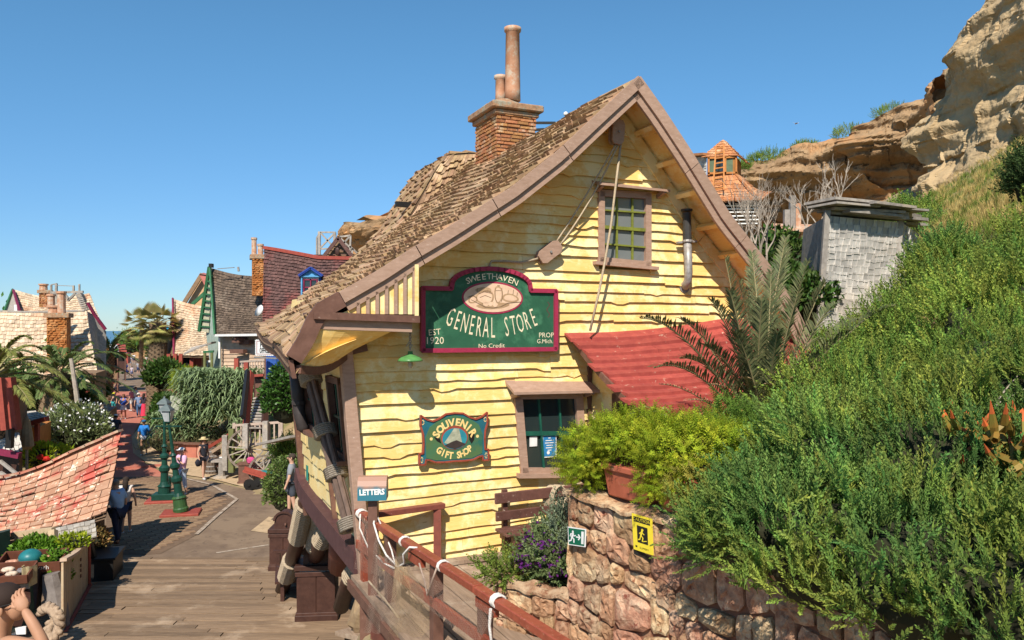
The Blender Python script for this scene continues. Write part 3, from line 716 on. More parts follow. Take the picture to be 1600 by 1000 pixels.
def ring(sz, z0, z1): 
    m_ = (sL+sR)/2; hw = (sR-sL)/2+sz; b.hexa([H(m_-hw, cv-.53-sz, z0), H(m_+hw, cv-.53-sz, z0), H(m_+hw, cv+.53+sz, z0), H(m_-hw, cv+.53+sz, z0), H(m_-hw, cv-.53-sz, z1), H(m_+hw, cv-.53-sz, z1), H(m_+hw, cv+.53+sz, z1), H(m_-hw, cv+.53+sz, z1)])
ring(.05, cz1-.10, cz1-.003); ring(.12, cz1, cz1+.13)
M_cap = mat('chimney_cap', (.40, .235, .13), (.26, .14, .08), 9, .95, 1, c3=(.30, .27, .2), s3=6, t3=.55, bd=.03); b.obj('chimney_cap', M_cap, ch, bevel=.02)
b = MB(); mm = H((sL+sR)/2-.02, cv, cz1+.12); b.lathe(mm, [(.52, 0), (.42, .08), (.25, .16), (.2, .2)], 10); b.obj('cap_mortar', M_cap, ch)
pb = kpx(801, 150, cv-.1); pt = kpx(801, 43, cv-.1)
b = MB(); b.lathe(H(pb[0], cv-.1, pb[1]-.1), [(.155, 0), (.15, .2), (.135, pt[1]-pb[1]), (.165, pt[1]-pb[1]+.02), (.168, pt[1]-pb[1]+.09), (.12, pt[1]-pb[1]+.1)], 16); b.obj('chimney_pot', M_pot, ch, smooth=True)
pb = kpx(782, 148, cv+.1); pt = kpx(782, 121, cv+.1)
b = MB(); b.lathe(H(pb[0], cv+.1, pb[1]-.15), [(.11, 0), (.10, .15), (.10, pt[1]-pb[1]+.1), (.125, pt[1]-pb[1]+.12), (.125, pt[1]-pb[1]+.18), (.09, pt[1]-pb[1]+.19)], 14); b.obj('chimney_pot', M_pot, ch, smooth=True)
# ---------- rear roof hump (a second, higher roof part behind the chimney)
hp = [(748, 239), (722, 238), (700, 241), (682, 262), (666, 290), (650, 318), (636, 345), (600, 380), (560, 418)]
hpv = [kpx(x, y, 6.05) for x, y in hp]; aH = arcp(hpv)
def hump(a, b_): p = aH(a); return H(p[0]+(0 if b_ < .5 else 0), lerp(6.05, 8.2, b_), p[1])
hb = MB(); shingles(hump, 15, 13, .045, M_shg, None, 0, wave=.3, side=-1, name='hump_shingle') if False else None; hb.grid(hump, 16, 2); e1 = kpx(748, 239, 6.05); e2 = kpx(800, 300, 6.05)
hb.add([H(p[0], 6.06, p[1]) for p in hpv]+[H(hpv[-1][0]+1.5, 6.06, 4), H(e1[0]+2.2, 6.06, 5.5), H(e1[0]+.8, 6.06, e1[1]-.3)], [tuple(range(len(hpv)+3))])
hb.add([H(e1[0], 6.05, e1[1]), H(e1[0], 8.2, e1[1]), H(e1[0]+2.2, 8.2, 5.5), H(e1[0]+2.2, 6.05, 5.5)], [(0, 1, 2, 3)])
ho = hb.obj('rear_roof', MATS['roof_boards'], yh); shingles(hump, 15, 13, .045, M_shg, ho, 100, wave=.3, side=-1, jb=.45, ja=.2)
# its shingled front slope faces the street
def humpf(a, b_):
    p = hpv[2]; top = kpx(lerp(700, 750, b_), lerp(242, 240, b_), 6.0); bot = kpx(lerp(560, 775, b_), lerp(420, 300, b_), 5.2)
    f = aH(lerp(.2, 1, a)); e = kpx(752, lerp(240, 345, a), lerp(6.0, 5.3, a)); return H(lerp(f[0], e[0], b_), lerp(6.0, 5.45, a), lerp(f[1], e[1], b_))
hb = MB(); hb.grid(lambda a, c: humpf(a, c)-Vector((0, 0, .02)), 10, 4); hb.obj('rear_slope', MATS['roof_boards'], yh)
shingles(humpf, 13, 14, .045, M_shg, ho, 90, wave=.3, side=1, jb=.45, ja=.2)
b = MB(); q = kpx(637, 320, 6.4); b.box(H(q[0]-.1, 6.4, q[1]), (.34, .1, .11), A0); b.obj('beam_end', M_black, yh)
# ---------- windows of the front wall
def quad_on(v, pts): return [FS(x, y, v) for x, y in pts]
def HW(s, z, d=0): return H(s, d, z)          # depth is v (negative = towards the street)
def bil(Q, a, c):                              # Q: TL TR BR BL
    t = (lerp(Q[0][0], Q[1][0], a), lerp(Q[0][1], Q[1][1], a)); b_ = (lerp(Q[3][0], Q[2][0], a), lerp(Q[3][1], Q[2][1], a))
    return (lerp(t[0], b_[0], c), lerp(t[1], b_[1], c))
def strip(mb, p, q, w, v0, th):                # a flat bar on the wall plane from p to q (s,z)
    mb.bar(H(p[0], v0-th/2, p[1]), H(q[0], v0-th/2, q[1]), w, th, up=HV, ext=w*.3)
def window(name, label, Q, cols, rows, fw, mframe, msash, mglass, v, divs=None, sashw=.05):
    w = MB()
    for a, c in ((0, 1), (1, 2), (2, 3), (3, 0)): strip(w, Q[a], Q[c], fw, v+.03, .07)
    wo = w.obj('window', mframe, yh, label=label, recalc=True)
    g = MB(); g.add([H(*(lambda p: (p[0], v+.045, p[1]))(q)) for q in Q], [(3, 2, 1, 0)]); g.obj('backing', M_dark, wo)
    for i in range(cols):
        for j in range(rows):
            k = [bil(Q, i/cols, j/rows), bil(Q, (i+1)/cols, j/rows), bil(Q, (i+1)/cols, (j+1)/rows), bil(Q, i/cols, (j+1)/rows)]
            g = MB(); g.add([H(q[0], v+.02+R(-.004, .004), q[1]) for q in k], [(3, 2, 1, 0)]); g.obj('pane', mglass, wo)
    for i in range(cols+1):
        b = MB(); strip(b, bil(Q, i/cols, 0), bil(Q, i/cols, 1), sashw if i in (0, cols) else .028, v+.012, .03); b.obj('glazing_bar', msash, wo)
    for j in range(rows+1):
        b = MB(); strip(b, bil(Q, 0, j/rows), bil(Q, 1, j/rows), sashw if j in (0, rows, rows//2) else .024, v+.009, .034); b.obj('glazing_bar', msash, wo)
    return wo
def qmid(px): return [FS(x, y, -.03) for x, y in px]
Q1 = qmid([(938, 302), (1011, 306), (1011, 414), (938, 407)])
win1 = window('w', 'upper window with small dusty panes and olive bars', Q1, 3, 4, .10, M_mauve, M_olive, M_glass2, -.04)
Q2 = qmid([(808, 617), (903, 616), (910, 737), (818, 737)])
win2 = window('w', 'lower window with green sash and dark panes', Q2, 3, 2, .12, M_mauve, M_grn, M_glass, -.04, sashw=.06)
b = MB(); q = qmid([(926, 411), (1024, 420)]); b.bar(H(q[0][0], -.07, q[0][1]), H(q[1][0], -.07, q[1][1]), .12, .05); b.obj('sill', M_mauve, win1)
b = MB(); q = qmid([(806, 742), (915, 741)]); b.bar(H(q[0][0], -.08, q[0][1]), H(q[1][0], -.08, q[1][1]), .14, .06); b.obj('sill', M_mauve, win2)
def hood(px, par, out=.22):
    (a, c, d, e) = [FS(x, y, -.05) for x, y in px]     # TL TR BR BL
    b = MB(); dz = .09
    b.hexa([H(e[0], -out, e[1]+.02), H(d[0], -out, d[1]+.02), H(c[0], -.01, c[1]-.01), H(a[0], -.01, a[1]-.01),
            H(e[0], -out, e[1]+.055), H(d[0], -out, d[1]+.055), H(c[0], -.01, c[1]+.04), H(a[0], -.01, a[1]+.04)]); b.obj('hood', M_mauve, par)
    for (p, q) in ((lerp(e[0], d[0], .06), e[1]), (lerp(e[0], d[0], .93), d[1])):
        b = MB(); b.bar(H(p, -.03, q-.03), H(p, -out+.03, q+.03), .05, .06); b.obj('hood_bracket', M_mauve, par)
hood([(926, 285), (1032, 298), (1036, 305), (926, 294)], win1, .24)
hood([(790, 598), (921, 598), (924, 614), (792, 617)], win2, .30)
# papers in the lower window
def board2d(cx, cz, s0=None): return lambda x, y, d: H(cx+x, d, cz+y)
M_blue = mat('blue_poster', (.03, .20, .42), (.02, .15, .35), 3, .5, 0); M_ptxt = mat('pale_print', (.75, .72, .66), None, 3, .6, 0)
c = FS(859, 697, -.05); b = MB(); b.box(H(c[0], -.037, c[1]), (.23, .004, .33), A0); po = tag(b.obj('poster', M_white), 'blue notice with white edge stuck inside the lower shop window', 'poster')
b = MB(); b.box(H(c[0], -.041, c[1]), (.20, .003, .295), A0); b.obj('print', M_blue, po)
b = MB(); f = board2d(c[0], c[1])
for i, w in enumerate((.04, .13, .15, .10, .12, .06)): 
    b.add([f(-w/2, .11-i*.035, -.0435), f(w/2, .11-i*.035, -.0435), f(w/2, .122-i*.035, -.0435), f(-w/2, .122-i*.035, -.0435)], [(0, 1, 2, 3)])
b.lathe(f(-.02, -.095, -.0435), [(.025, 0), (.025, .001)], 8, axis=HV); b.obj('lettering', M_white, po)
c = FS(834, 690, -.05); b = MB(); b.box(H(c[0], -.037, c[1]), (.12, .004, .14), A0); tag(b.obj('paper_note', M_white), 'small white paper note in the lower left pane of the shop window', 'notice')
# ---------- general store sign
M_sgn = mat('sign_green', (.028, .115, .06), (.02, .085, .045), 4, .55, .1, c3=(.05, .17, .09), s3=2.2, t3=.58, c4=(.10, .10, .06), s4=14, t4=.68)
M_crim = mat('crimson_frame', (.36, .03, .075), (.28, .025, .06), 9, .45, .1, c4=(.5, .2, .2), s4=20, t4=.68)
M_cream = mat('cream_lettering', (.80, .70, .50), (.70, .58, .38), 20, .6, 0)
M_sepia = mat('sepia_panel', (.74, .52, .36), (.64, .42, .28), 8, .6, 0); M_sep2 = mat('sepia_wash', (.46, .30, .17), (.36, .22, .12), 9, .6, 0); M_sep3 = mat('sepia_line', (.20, .12, .07), None, 9, .6, 0)
sg = [FS(x, y, -.09) for x, y in [(657, 448), (867, 456), (868, 552), (657, 550)]]
sx0, sx1 = sg[0][0], sg[1][0]; sz0 = sg[3][1]; szT = sg[0][1]; sw_ = sx1-sx0; scx = (sx0+sx1)/2
szt = FS(765, 418, -.09)[1]
store = thing('shop_sign', 'large arched green and crimson sign reading GENERAL STORE on yellow wall', 'sign', tuple(H(scx, -.08, sz0)))
def sgn2(x, y, d=0): return H(scx+x, -.085-d, sz0+y)
hw = sw_/2; sh = szT-sz0; tt = szt-sz0; aw = hw*.60
outl = [(-hw, 0), (hw, 0), (hw, sh), (aw, sh)]
n = 18
for i in range(n+1):
    a = math.radians(lerp(8, 172, i/n)); x = aw*.97*math.cos(a)/math.cos(math.radians(8)); y = sh+.06+(tt-sh-.06)*math.sin(a)
    outl.append((x, y))
outl += [(-aw, sh), (-hw, sh)]
b = MB(); b.prism(outl, sgn2, .0, .05); b.obj('board', M_sgn, store, recalc=True)
b = MB(); k = len(outl)
for i in range(k):
    p, q = outl[i], outl[(i+1) % k]
    A = sgn2(p[0]*.985, p[1]+(.02 if p[1] < .01 else -.02), .05); B = sgn2(q[0]*.985, q[1]+(.02 if q[1] < .01 else -.02), .05); b.bar(A, B, .06, .07, up=HV, ext=.012)
b.obj('frame', M_crim, store)
hv = tt/1.256; oc = (.02*hw, hv*.80); oa, ob_ = hw*.43, hv*.215
def ellip(cx, cy, a, c, n=36): return [(cx+a*math.cos(2*math.pi*i/n), cy+c*math.sin(2*math.pi*i/n)) for i in range(n)]
b = MB(); b.prism(ellip(*oc, oa+.025, ob_+.025), sgn2, .05, .056); b.obj('oval_rim', M_crim, store)
b = MB(); b.prism(ellip(*oc, oa, ob_), sgn2, .056, .059); ov = b.obj('oval_panel', M_sepia, store)
# loose drawing of goods: sacks, a jar, loaves, bottles and fruit on a cloth
b = MB()
def blob2(mb, cx, cy, a, c, d, n=18, rot=0, bump_=0.06):
    P = []
    for i in range(n):
        t = 2*math.pi*i/n; r = 1+bump_*math.sin(3*t+cx*9); x, y = a*math.cos(t)*r, c*math.sin(t)*r
        P.append(sgn2(oc[0]+cx+x*math.cos(rot)-y*math.sin(rot), oc[1]+cy+x*math.sin(rot)+y*math.cos(rot), d))
    mb.add(P, [tuple(range(n))])
for cx, cy, a, c, r in [(-.12, .0, .14, .10, .1), (-.14, .10, .12, .045, 0), (.08, .05, .065, .12, 0), (-.30, -.03, .07, .05, .3), (.26, .0, .13, .06, -.1), (.0, -.11, .25, .045, .05)]: blob2(b, cx, cy, a, c, .0605, rot=r)
b.obj('drawing', M_sep2, ov)
b = MB()
for cx, cy, a, c, r in [(-.12, .0, .115, .078, .1), (.08, .045, .048, .10, 0), (-.30, -.03, .05, .035, .3), (.26, .0, .10, .04, -.1), (-.04, -.085, .04, .03, 0), (.03, -.095, .04, .03, 0), (-.11, -.09, .04, .028, 0)]: blob2(b, cx, cy, a, c, .062, rot=r)
b.obj('drawing', M_sepia, ov)
b = MB()
def ln(pts, w=.007, d=.0635):
    for p, q in zip(pts, pts[1:]):
        dx, dy = q[0]-p[0], q[1]-p[1]; L = math.hypot(dx, dy) or 1; nx, ny = -dy/L*w/2, dx/L*w/2
        b.add([sgn2(oc[0]+p[0]-nx, oc[1]+p[1]-ny, d), sgn2(oc[0]+q[0]-nx, oc[1]+q[1]-ny, d), sgn2(oc[0]+q[0]+nx, oc[1]+q[1]+ny, d), sgn2(oc[0]+p[0]+nx, oc[1]+p[1]+ny, d)], [(0, 1, 2, 3)])
for P in [[(-.33, -.03), (-.22, -.08), (-.12, -.13), (.0, -.14), (.12, -.12), (.22, -.07), (.42, -.05)], [(.03, .14), (.03, .0), (.05, -.05)], [(.13, .14), (.14, .0), (.12, -.05)], [(.06, .17), (.10, .17)], [(.04, .1), (.12, .1)], [(-.22, .05), (-.14, .08), (-.02, .06)], [(-.2, .0), (-.12, .03), (-.03, .0)], [(-.24, .07), (-.23, .13)], [(.30, .05), (.31, .12)], [(.22, .05), (.23, .11)], [(.36, .03), (.37, .08)], [(-.38, .0), (-.30, .03), (-.26, .0)]]: ln(P)
b.obj('drawing', M_sep3, ov)
b = MB(); Rr = hw*.64
arc_text(b, 'SWEETHAVEN', .125, sgn2, 0, .115*hv, 1.0*hv, math.radians(112.5), math.radians(67.5), .0645, 1.05, .95)
b.obj('lettering', M_cream, store)
b = MB(); word = 'GENERAL STORE'; n = len(word)
for i, chh in enumerate(word):
    if chh == ' ': continue
    t = i/(n-1); u = (t-.5)*2; x = u*hw*.62+.02; y = hv*(.335+.16*u*u); sy = 2.05-.2*abs(u); rot = u*.36
    put_text(b, chh, .20, sgn2, x, y, rot, .70, sy, 'CENTER', .0535, bold=-.001)
lo = b.obj('lettering', M_cream, store)
b = MB()
put_text(b, 'EST', .115, sgn2, -hw*.82, sh*.30, .1, 1, 1, 'CENTER', .053); put_text(b, '1920', .135, sgn2, -hw*.82, sh*.17, 0, 1, 1, 'CENTER', .053)
put_text(b, 'PROP', .10, sgn2, hw*.84, sh*.25, 0, 1, 1, 'CENTER', .053); put_text(b, 'G.Mich.', .085, sgn2, hw*.82, sh*.15, 0, 1, 1, 'CENTER', .053)
put_text(b, 'No Credit', .085, sgn2, .0, sh*.085, .02, 1.1, 1, 'CENTER', .053); b.obj('lettering', M_cream, store)
b = MB()
for k in range(14):
    t = k/13*6; b.lathe(sgn2(hw*.87+.02*math.sin(t*1.6), sh*.55+t*.035, .051), [(.008, 0), (.008, .002)], 6, axis=HV)
b.obj('scroll', mat('maroon_scroll', (.16, .03, .04), None, 5, .6, 0), store)
# ---------- souvenir gift shop sign
gs = [FS(x, y, -.08) for x, y in [(653, 647), (762, 645), (763, 727), (653, 729)]]
gx0, gx1, gz0, gz1 = gs[0][0], gs[1][0], gs[3][1], gs[0][1]; gcx = (gx0+gx1)/2; gw = (gx1-gx0)/2; gh = gz1-gz0
gift = thing('shop_sign', 'small scalloped green sign with red edge reading SOUVENIR GIFT SHOP', 'sign', tuple(H(gcx, -.08, gz0)))
def gs2(x, y, d=0): return H(gcx+x*gw, -.075-d, gz0+y*gh)
half = [(0, .055), (.30, .05), (.55, .06), (.72, .11), (.82, .12), (.84, .03), (1.0, .03), (1.0, .24), (.90, .25), (.885, .45), (.90, .62), (.97, .78), (.96, .98), (.80, .90), (.62, .86), (.45, .90), (.25, .985), (0, 1.0)]
go = half+[(-x, y) for x, y in half[::-1][1:-1]]
M_gsg = mat('gift_sign_green', (.05, .15, .075), (.085, .14, .05), 3, .5, .1, c3=(.025, .12, .085), s3=2, t3=.55); M_teal = mat('teal_edge', (.02, .14, .17), (.02, .10, .13), 6, .5, .1); M_redln = mat('red_edge', (.35, .07, .04), None, 8, .5, .1)
b = MB(); b.prism(go, gs2, .0, .045); b.obj('board', M_teal, gift, recalc=True)
b = MB()
for i in range(len(go)):
    p, q = go[i], go[(i+1) % len(go)]; b.bar(gs2(p[0]*.985, p[1]*.985+.01, .045), gs2(q[0]*.985, q[1]*.985+.01, .045), .022, .03, up=HV, ext=.005)
b.obj('edge', M_redln, gift)
inn = [(-.80+0*i, .16) for i in range(1)]+[(-.5, .10), (.5, .10), (.80, .18), (.82, .55), (.70, .75), (.42, .88), (0, .955), (-.42, .88), (-.70, .75), (-.82, .55)]
b = MB(); b.prism(inn, gs2, .045, .050); b.obj('panel', M_gsg, gift)
def gel(cx, cy, a, c, n=28): return [(cx+a*math.cos(2*math.pi*i/n), cy+c*math.sin(2*math.pi*i/n)) for i in range(n)]
b = MB(); b.prism(gel(0, .52, .385, .235), gs2, .050, .053); b.obj('round_rim', M_redln, gift)
b = MB(); b.prism(gel(0, .50, .35, .205), gs2, .053, .056); ro = b.obj('round_picture', mat('painted_sea', (.02, .16, .22), (.03, .24, .28), 6, .5, 0), gift)
b = MB(); b.add([gs2(*p, .058) for p in [(-.30, .43), (-.02, .70), (.12, .69), (.22, .38), (0, .36)]], [(0, 1, 2, 3, 4)]); b.obj('painted_rock', mat('pale_rock_paint', (.42, .42, .30), (.25, .26, .18), 14, .6, 0), ro)
b = MB(); b.add([gs2(*p, .059) for p in [(-.29, .38), (-.1, .44), (.05, .47), (.3, .39), (.16, .33), (0, .30), (-.16, .33)]], [(0, 1, 2, 3, 4, 5, 6)]); b.obj('painted_shore', mat('dark_shore_paint', (.05, .035, .03), None, 14, .6, 0), ro)
M_yl = mat('yellow_lettering', (.82, .62, .25), (.75, .5, .18), 12, .6, 0)
gs3 = lambda x, y, d=0: H(gcx+x, -.075-d, gz0+y)
b = MB(); n = 8
arc_text(b, 'SOUVENIR', .145, gs3, 0, gh*.38, gh*.425, math.radians(150), math.radians(30), .053, .95, 1, bold=.006)
for i, chh in enumerate('GIFT SHOP'):
    if chh == ' ': continue
    u = (i/8-.5)*2; put_text(b, chh, .125, gs3, u*gw*.44, gh*.165+u*u*.085, u*.55, .85, 1, 'CENTER', .053, bold=.005)
b.obj('lettering', M_yl, gift)
b = MB()
for sx_ in (-1, 1):
    for k in range(9): a = k*.7; b.lathe(gs2(sx_*(.90+.04*math.cos(a)), .86-.05*math.sin(a)-.004*k, .046), [(.008, 0), (.008, .002)], 5, axis=HV)
    for k in range(9): a = k*.7; b.lathe(gs2(sx_*(.92+.03*math.cos(a)), .13-.05*math.sin(a), .046), [(.007, 0), (.007, .002)], 5, axis=HV)
    b.lathe(gs2(sx_*.66, .52, .0505), [(.022, 0), (.022, .002)], 8, axis=HV)
b.obj('scroll', M_yl, gift)
b = MB(); b.add([gs2(*p, .052) for p in [(.40, .58), (.50, .62), (.58, .55), (.56, .45), (.49, .38), (.42, .46)]], [(0, 1, 2, 3, 4, 5)]); b.add([gs2(*p, .052) for p in [(-.60, .56), (-.42, .52), (-.38, .42), (-.5, .47)]], [(0, 1, 2, 3)]); b.obj('painted_shield', M_black, gift)
# ---------- green enamel lamp hanging left of the sign
lp = FS(641, 562, -.42)
lamp = thing('hanging_lamp', 'small green enamel lamp hanging on chain under the cornice', 'lamp', tuple(H(lp[0], -.42, lp[1])))
b = MB(); b.lathe(H(lp[0], -.42, lp[1]-.02), [(.165, 0), (.16, .02), (.13, .05), (.07, .075), (.035, .09), (.03, .13)], 18); b.obj('shade', mat('green_enamel', (.10, .28, .08), (.07, .2, .06), 9, .3, 0), lamp, smooth=True)
b = MB(); b.lathe(H(lp[0], -.42, lp[1]-.11), [(.02, 0), (.035, .03), (.03, .1)], 10); b.obj('bulb', mat('bulb_glass', (.5, .42, .3), None, 5, .15, 0), lamp)
tp = FS(641, 515, -.42)
for i in range(9):
    b = MB(); z0 = lerp(lp[1]+.12, tp[1], i/9); ring_ = [H(lp[0]+.016*math.cos(a)*(i % 2), -.42+.016*math.cos(a)*((i+1) % 2), z0+.025+.027*math.sin(a)) for a in [k*math.pi/3 for k in range(7)]]
    b.tube(ring_, .005, 4); b.obj('chain_link', M_iron, lamp)
b = MB(); b.tube([H(lp[0]-.05, -.42, lp[1]+.17), H(lp[0]-.02, -.42, lp[1]+.22), H(lp[0]+.03, -.42, lp[1]+.18)], .012, 5); b.obj('knot', M_rope, lamp)
# ---------- block and tackle
def pulley(px0, px1, label, v=-.2):
    p = FS(*px0, v); q = FS(*px1, v); A = H(p[0], v, p[1]); B = H(q[0], v, q[1]); t = thing('pulley_block', label, 'pulley', tuple(A.lerp(B, .5)))
    d = (B-A).normalized(); x = d.cross(HV).normalized(); L = (B-A).length; w = .10
    b = MB(); P = [(-L/2, -w*.6), (-L/2+.06, -w), (L/2-.06, -w), (L/2, -w*.6), (L/2, w*.6), (L/2-.06, w), (-L/2+.06, w), (-L/2, w*.6)]; c = A.lerp(B, .5)
    for k, vv in enumerate((-.06, .03)): b.prism(P, lambda a, e, dd: c+d*a+x*e+HV*(vv+dd), 0, .035)
    b.obj('cheek', M_mauve, t, recalc=True)
    b = MB(); b.lathe(c-HV*.02, [(.07, 0), (.055, .02), (.07, .04)], 14, axis=HV); b.obj('sheave', M_iron, t); b = MB(); b.lathe(c-HV*.08, [(.018, 0), (.018, .15)], 8, axis=HV); b.obj('pin', M_iron, t); return t
pulley((965, 188), (962, 226), 'mauve pulley block hanging under the gable peak', -.25)
pulley((842, 406), (873, 382), 'mauve pulley block at the lower end of the slanting ropes', -.12)
def sag(A, B, s, n=14): return [A.lerp(B, i/n)-Vector((0, 0, s*4*(i/n)*(1-i/n))) for i in range(n+1)]
def FP3(x, y, v): p = FS(x, y, v); return H(p[0], v, p[1])
def rope(name, label, pts, r=.018, m=M_rope, cat='rope', group=None):
    b = MB(); b.tube(pts, r, 6); return tag(b.obj(name, m, smooth=True), label, cat, group)
rope('rope', 'single rope hanging down the gable in front of the upper window', [FP3(970, 224, -.25), FP3(962, 290, -.30), FP3(955, 350, -.33), FP3(945, 410, -.33), FP3(935, 460, -.33), FP3(922, 517, -.33)])
rope('rope', 'upper of two slanting ropes between the pulley blocks', sag(FP3(962, 226, -.25), FP3(868, 380, -.12), .03), .014)
rope('rope', 'lower of two slanting ropes between the pulley blocks', sag(FP3(966, 226, -.25), FP3(874, 384, -.12), .10), .014)
rope('rope', 'short rope from lower pulley block to top of the green sign', [FP3(842, 404, -.12), FP3(815, 410, -.10), FP3(790, 408, -.08), FP3(768, 408, -.06), FP3(764, 416, -.08)], .016)
rope('rope', 'short rope holding the upper pulley to the peak', [FP3(969, 165, -.2), FP3(967, 178, -.24), FP3(966, 190, -.25)], .02)
# ---------- stove pipe
sp = thing('stove_pipe', 'grey stove pipe fixed to the yellow gable right of the window', 'pipe', tuple(FP3(1075, 440, -.18)))
b = MB(); b.tube([FP3(1073, 332, -.18), FP3(1074, 375, -.18)], .065, 12); b.lathe(FP3(1073, 330, -.18), [(.09, 0), (.09, .03)], 12); b.obj('cowl', mat('black_pipe', (.05, .045, .04), (.03, .03, .03), 9, .6, .2), sp, smooth=False)
b = MB(); b.tube([FP3(1074, 375, -.18), FP3(1076, 425, -.18), FP3(1075, 438, -.17), FP3(1071, 446, -.10), FP3(1070, 449, .0)], .062, 12); b.obj('tube', M_iron, sp, smooth=True)
b = MB(); b.lathe(FP3(1074.5, 377, -.18), [(.08, -.02), (.085, 0), (.08, .02)], 12); b.bar(FP3(1058, 379, -.12), FP3(1088, 377, -.12), .05, .03); b.lathe(FP3(1070, 449, -.05), [(.09, 0), (.09, .04)], 12, axis=HV); b.obj('collar', M_iron, sp)
# ---------- side windows, pole bundle, gutter pipe
for (a, c, lo, hi) in sh_holes:
    b = MB()
    for p, q in (((a, lo), (c, lo)), ((c, lo), (c, hi)), ((c, hi), (a, hi)), ((a, hi), (a, lo))): b.bar(sideP(p[0], -.05, p[1]), sideP(q[0], -.05, q[1]), .09, .09, up=HU, ext=.045)
    wo = b.obj('window', M_brn, yh, label='narrow side window with dark panes'); g = MB(); g.add([sideP(a, .0, lo), sideP(c, .0, lo), sideP(c, .0, hi), sideP(a, .0, hi)], [(0, 3, 2, 1)]); g.obj('pane', M_glass, wo)
    b = MB(); m_ = (lo+hi)/2; b.bar(sideP(a, -.03, m_), sideP(c, -.03, m_), .03, .04, up=HU); b.bar(sideP((a+c)/2, -.03, lo), sideP((a+c)/2, -.03, hi), .03, .04, up=HU); b.obj('glazing_bar', M_grn, wo)
    b = MB(); b.bar(sideP(a-.05, -.12, lo-.06), sideP(c+.05, -.12, lo-.06), .18, .06); b.obj('sill', M_brn, wo)
def sidepx(x, y, off=-.14):
    v, z = SS(x, y, -.15); 
    for _ in range(3): v, z = SS(x, y, left_s(z)+off)
    return sideP(v, off, z)
pb_ = thing('pole_bundle', 'bundle of brown poles lashed with rope leaning on the side wall', 'poles', tuple(sidepx(545, 835)))
A = sidepx(480, 580, -.30); B = sidepx(546, 828, -.16)
d = (B-A).normalized(); x_ = d.cross(HU).normalized()
for i, (o, w) in enumerate([(-.11, 0), (-.055, -.045), (0, .02), (.055, -.045), (.11, 0), (-.03, .05), (.05, .05)]):
    b = MB(); off = x_*o-HU*w; b.tube([A+off+d*R(-.05, .05), A.lerp(B, .5)+off, B+off+d*R(-.05, .05)], [.034, .036, .034], 7); b.obj('pole', mat('grey_brown_pole', (.16, .105, .08), (.10, .065, .05), 12, .7, .4, .2, (1, 1, .3)), pb_)
for t in (.05, .40, .66, .97):
    c = A.lerp(B, t); b = MB()
    for k in range(6): b.lathe(c+d*(k-2.5)*.028, [(.15, -.012), (.165, 0), (.15, .012)], 14, axis=d)
    b.obj('lashing', mat('grey_rope', (.36, .31, .25), (.24, .2, .16), 40, .9, .5), pb_)
gp = thing('drain_pipe', 'dark drain pipe at the far corner of the side wall', 'pipe', tuple(sidepx(468, 600)))
b = MB(); b.tube([sidepx(461, 588, -.2), sidepx(464, 620, -.2), sidepx(466, 645, -.2), sidepx(471, 668, -.2), sidepx(479, 672, -.1)], .10, 10); b.obj('tube', mat('dark_pipe', (.05, .04, .038), None, 9, .6, .2), gp, smooth=True)
b = MB(); b.lathe(sidepx(461, 588, -.2), [(.12, 0), (.12, .06)], 10); b.lathe(sidepx(465, 632, -.2), [(.12, 0), (.12, .06)], 10); b.obj('collar', MATS['dark_pipe'], gp)
b = MB(); c = sidepx(478, 739, -.05); b.box(c, (.012, .14, .26), A0); tg = tag(b.obj('notice', mat('teal_notice', (.02, .25, .2), None, 5, .5, 0)), 'tiny teal notice low on the side wall', 'sign')
# ---------- red board awning and lean-to under it
M_awn = mat('red_awning_boards', (.38, .075, .055), (.29, .05, .04), 7, .7, .4, .22, (1, 1, 1), AR, c4=(.55, .33, .24), s4=9, t4=.655, bd=.008)
aw = thing('awning', 'red board awning sagging over the side entrance with palm behind', 'awning', tuple(FP3(1000, 560, -.8)))
top_px = [(889, 520), (950, 521), (1010, 517), (1070, 508), (1135, 495), (1215, 500)]
tp_ = [FS(x, y, -.06) for x, y in top_px]
def awn(a, c):        # a out from the wall, c along
    s = lerp(tp_[0][0], 7.0, c); z = interp(s, [p[0] for p in tp_], [p[1] for p in tp_]); out = 2.35-.1*c
    zz = z-(1.20+.55*(z-tp_[0][1]))*(a**.95)+.10*math.sin(math.pi*a)*-1.0
    return H(s+.12*a, -.06-out*a, zz+.02*math.sin(c*6))
na = 15
for i in range(na):
    a0 = i/na; a1 = (i+1)/na
    for k, (c0, c1) in enumerate(((0, .38+.1*math.sin(i*2.1)), (.38+.1*math.sin(i*2.1)+.002, .72+.1*math.sin(i*3.3)), (.722+.1*math.sin(i*3.3), 1))):
        b = MB(); n = 6; vs = []; o = -.015*R(-1, 1.6) if k == 0 else 0
        for j in range(n+1):
            c = lerp(c0+o*(k == 0), c1, j/n); w = .006*math.sin(c*20+i); p = awn(a0, c); q = awn(a1+.012, c); vs += [p, q+Vector((0, 0, .055+w)), q+Vector((0, 0, .002)), p-Vector((0, 0, .02))]
        fs = [(m_*4+j, m_*4+4+j, m_*4+4+(j+1) % 4, m_*4+(j+1) % 4) for m_ in range(n) for j in range(4)]+[(0, 3, 2, 1), (n*4, n*4+1, n*4+2, n*4+3)]
        b.add(vs, fs); b.obj('board', M_awn, aw, recalc=True)
for c in (.01, .2, .5, .8, .99):
    b = MB()
    for i in range(6): b.bar(awn(i/6, c)-Vector((0, 0, .06)), awn((i+1)/6, c)-Vector((0, 0, .06)), .06, .08)
    b.obj('rafter', M_brn, aw)
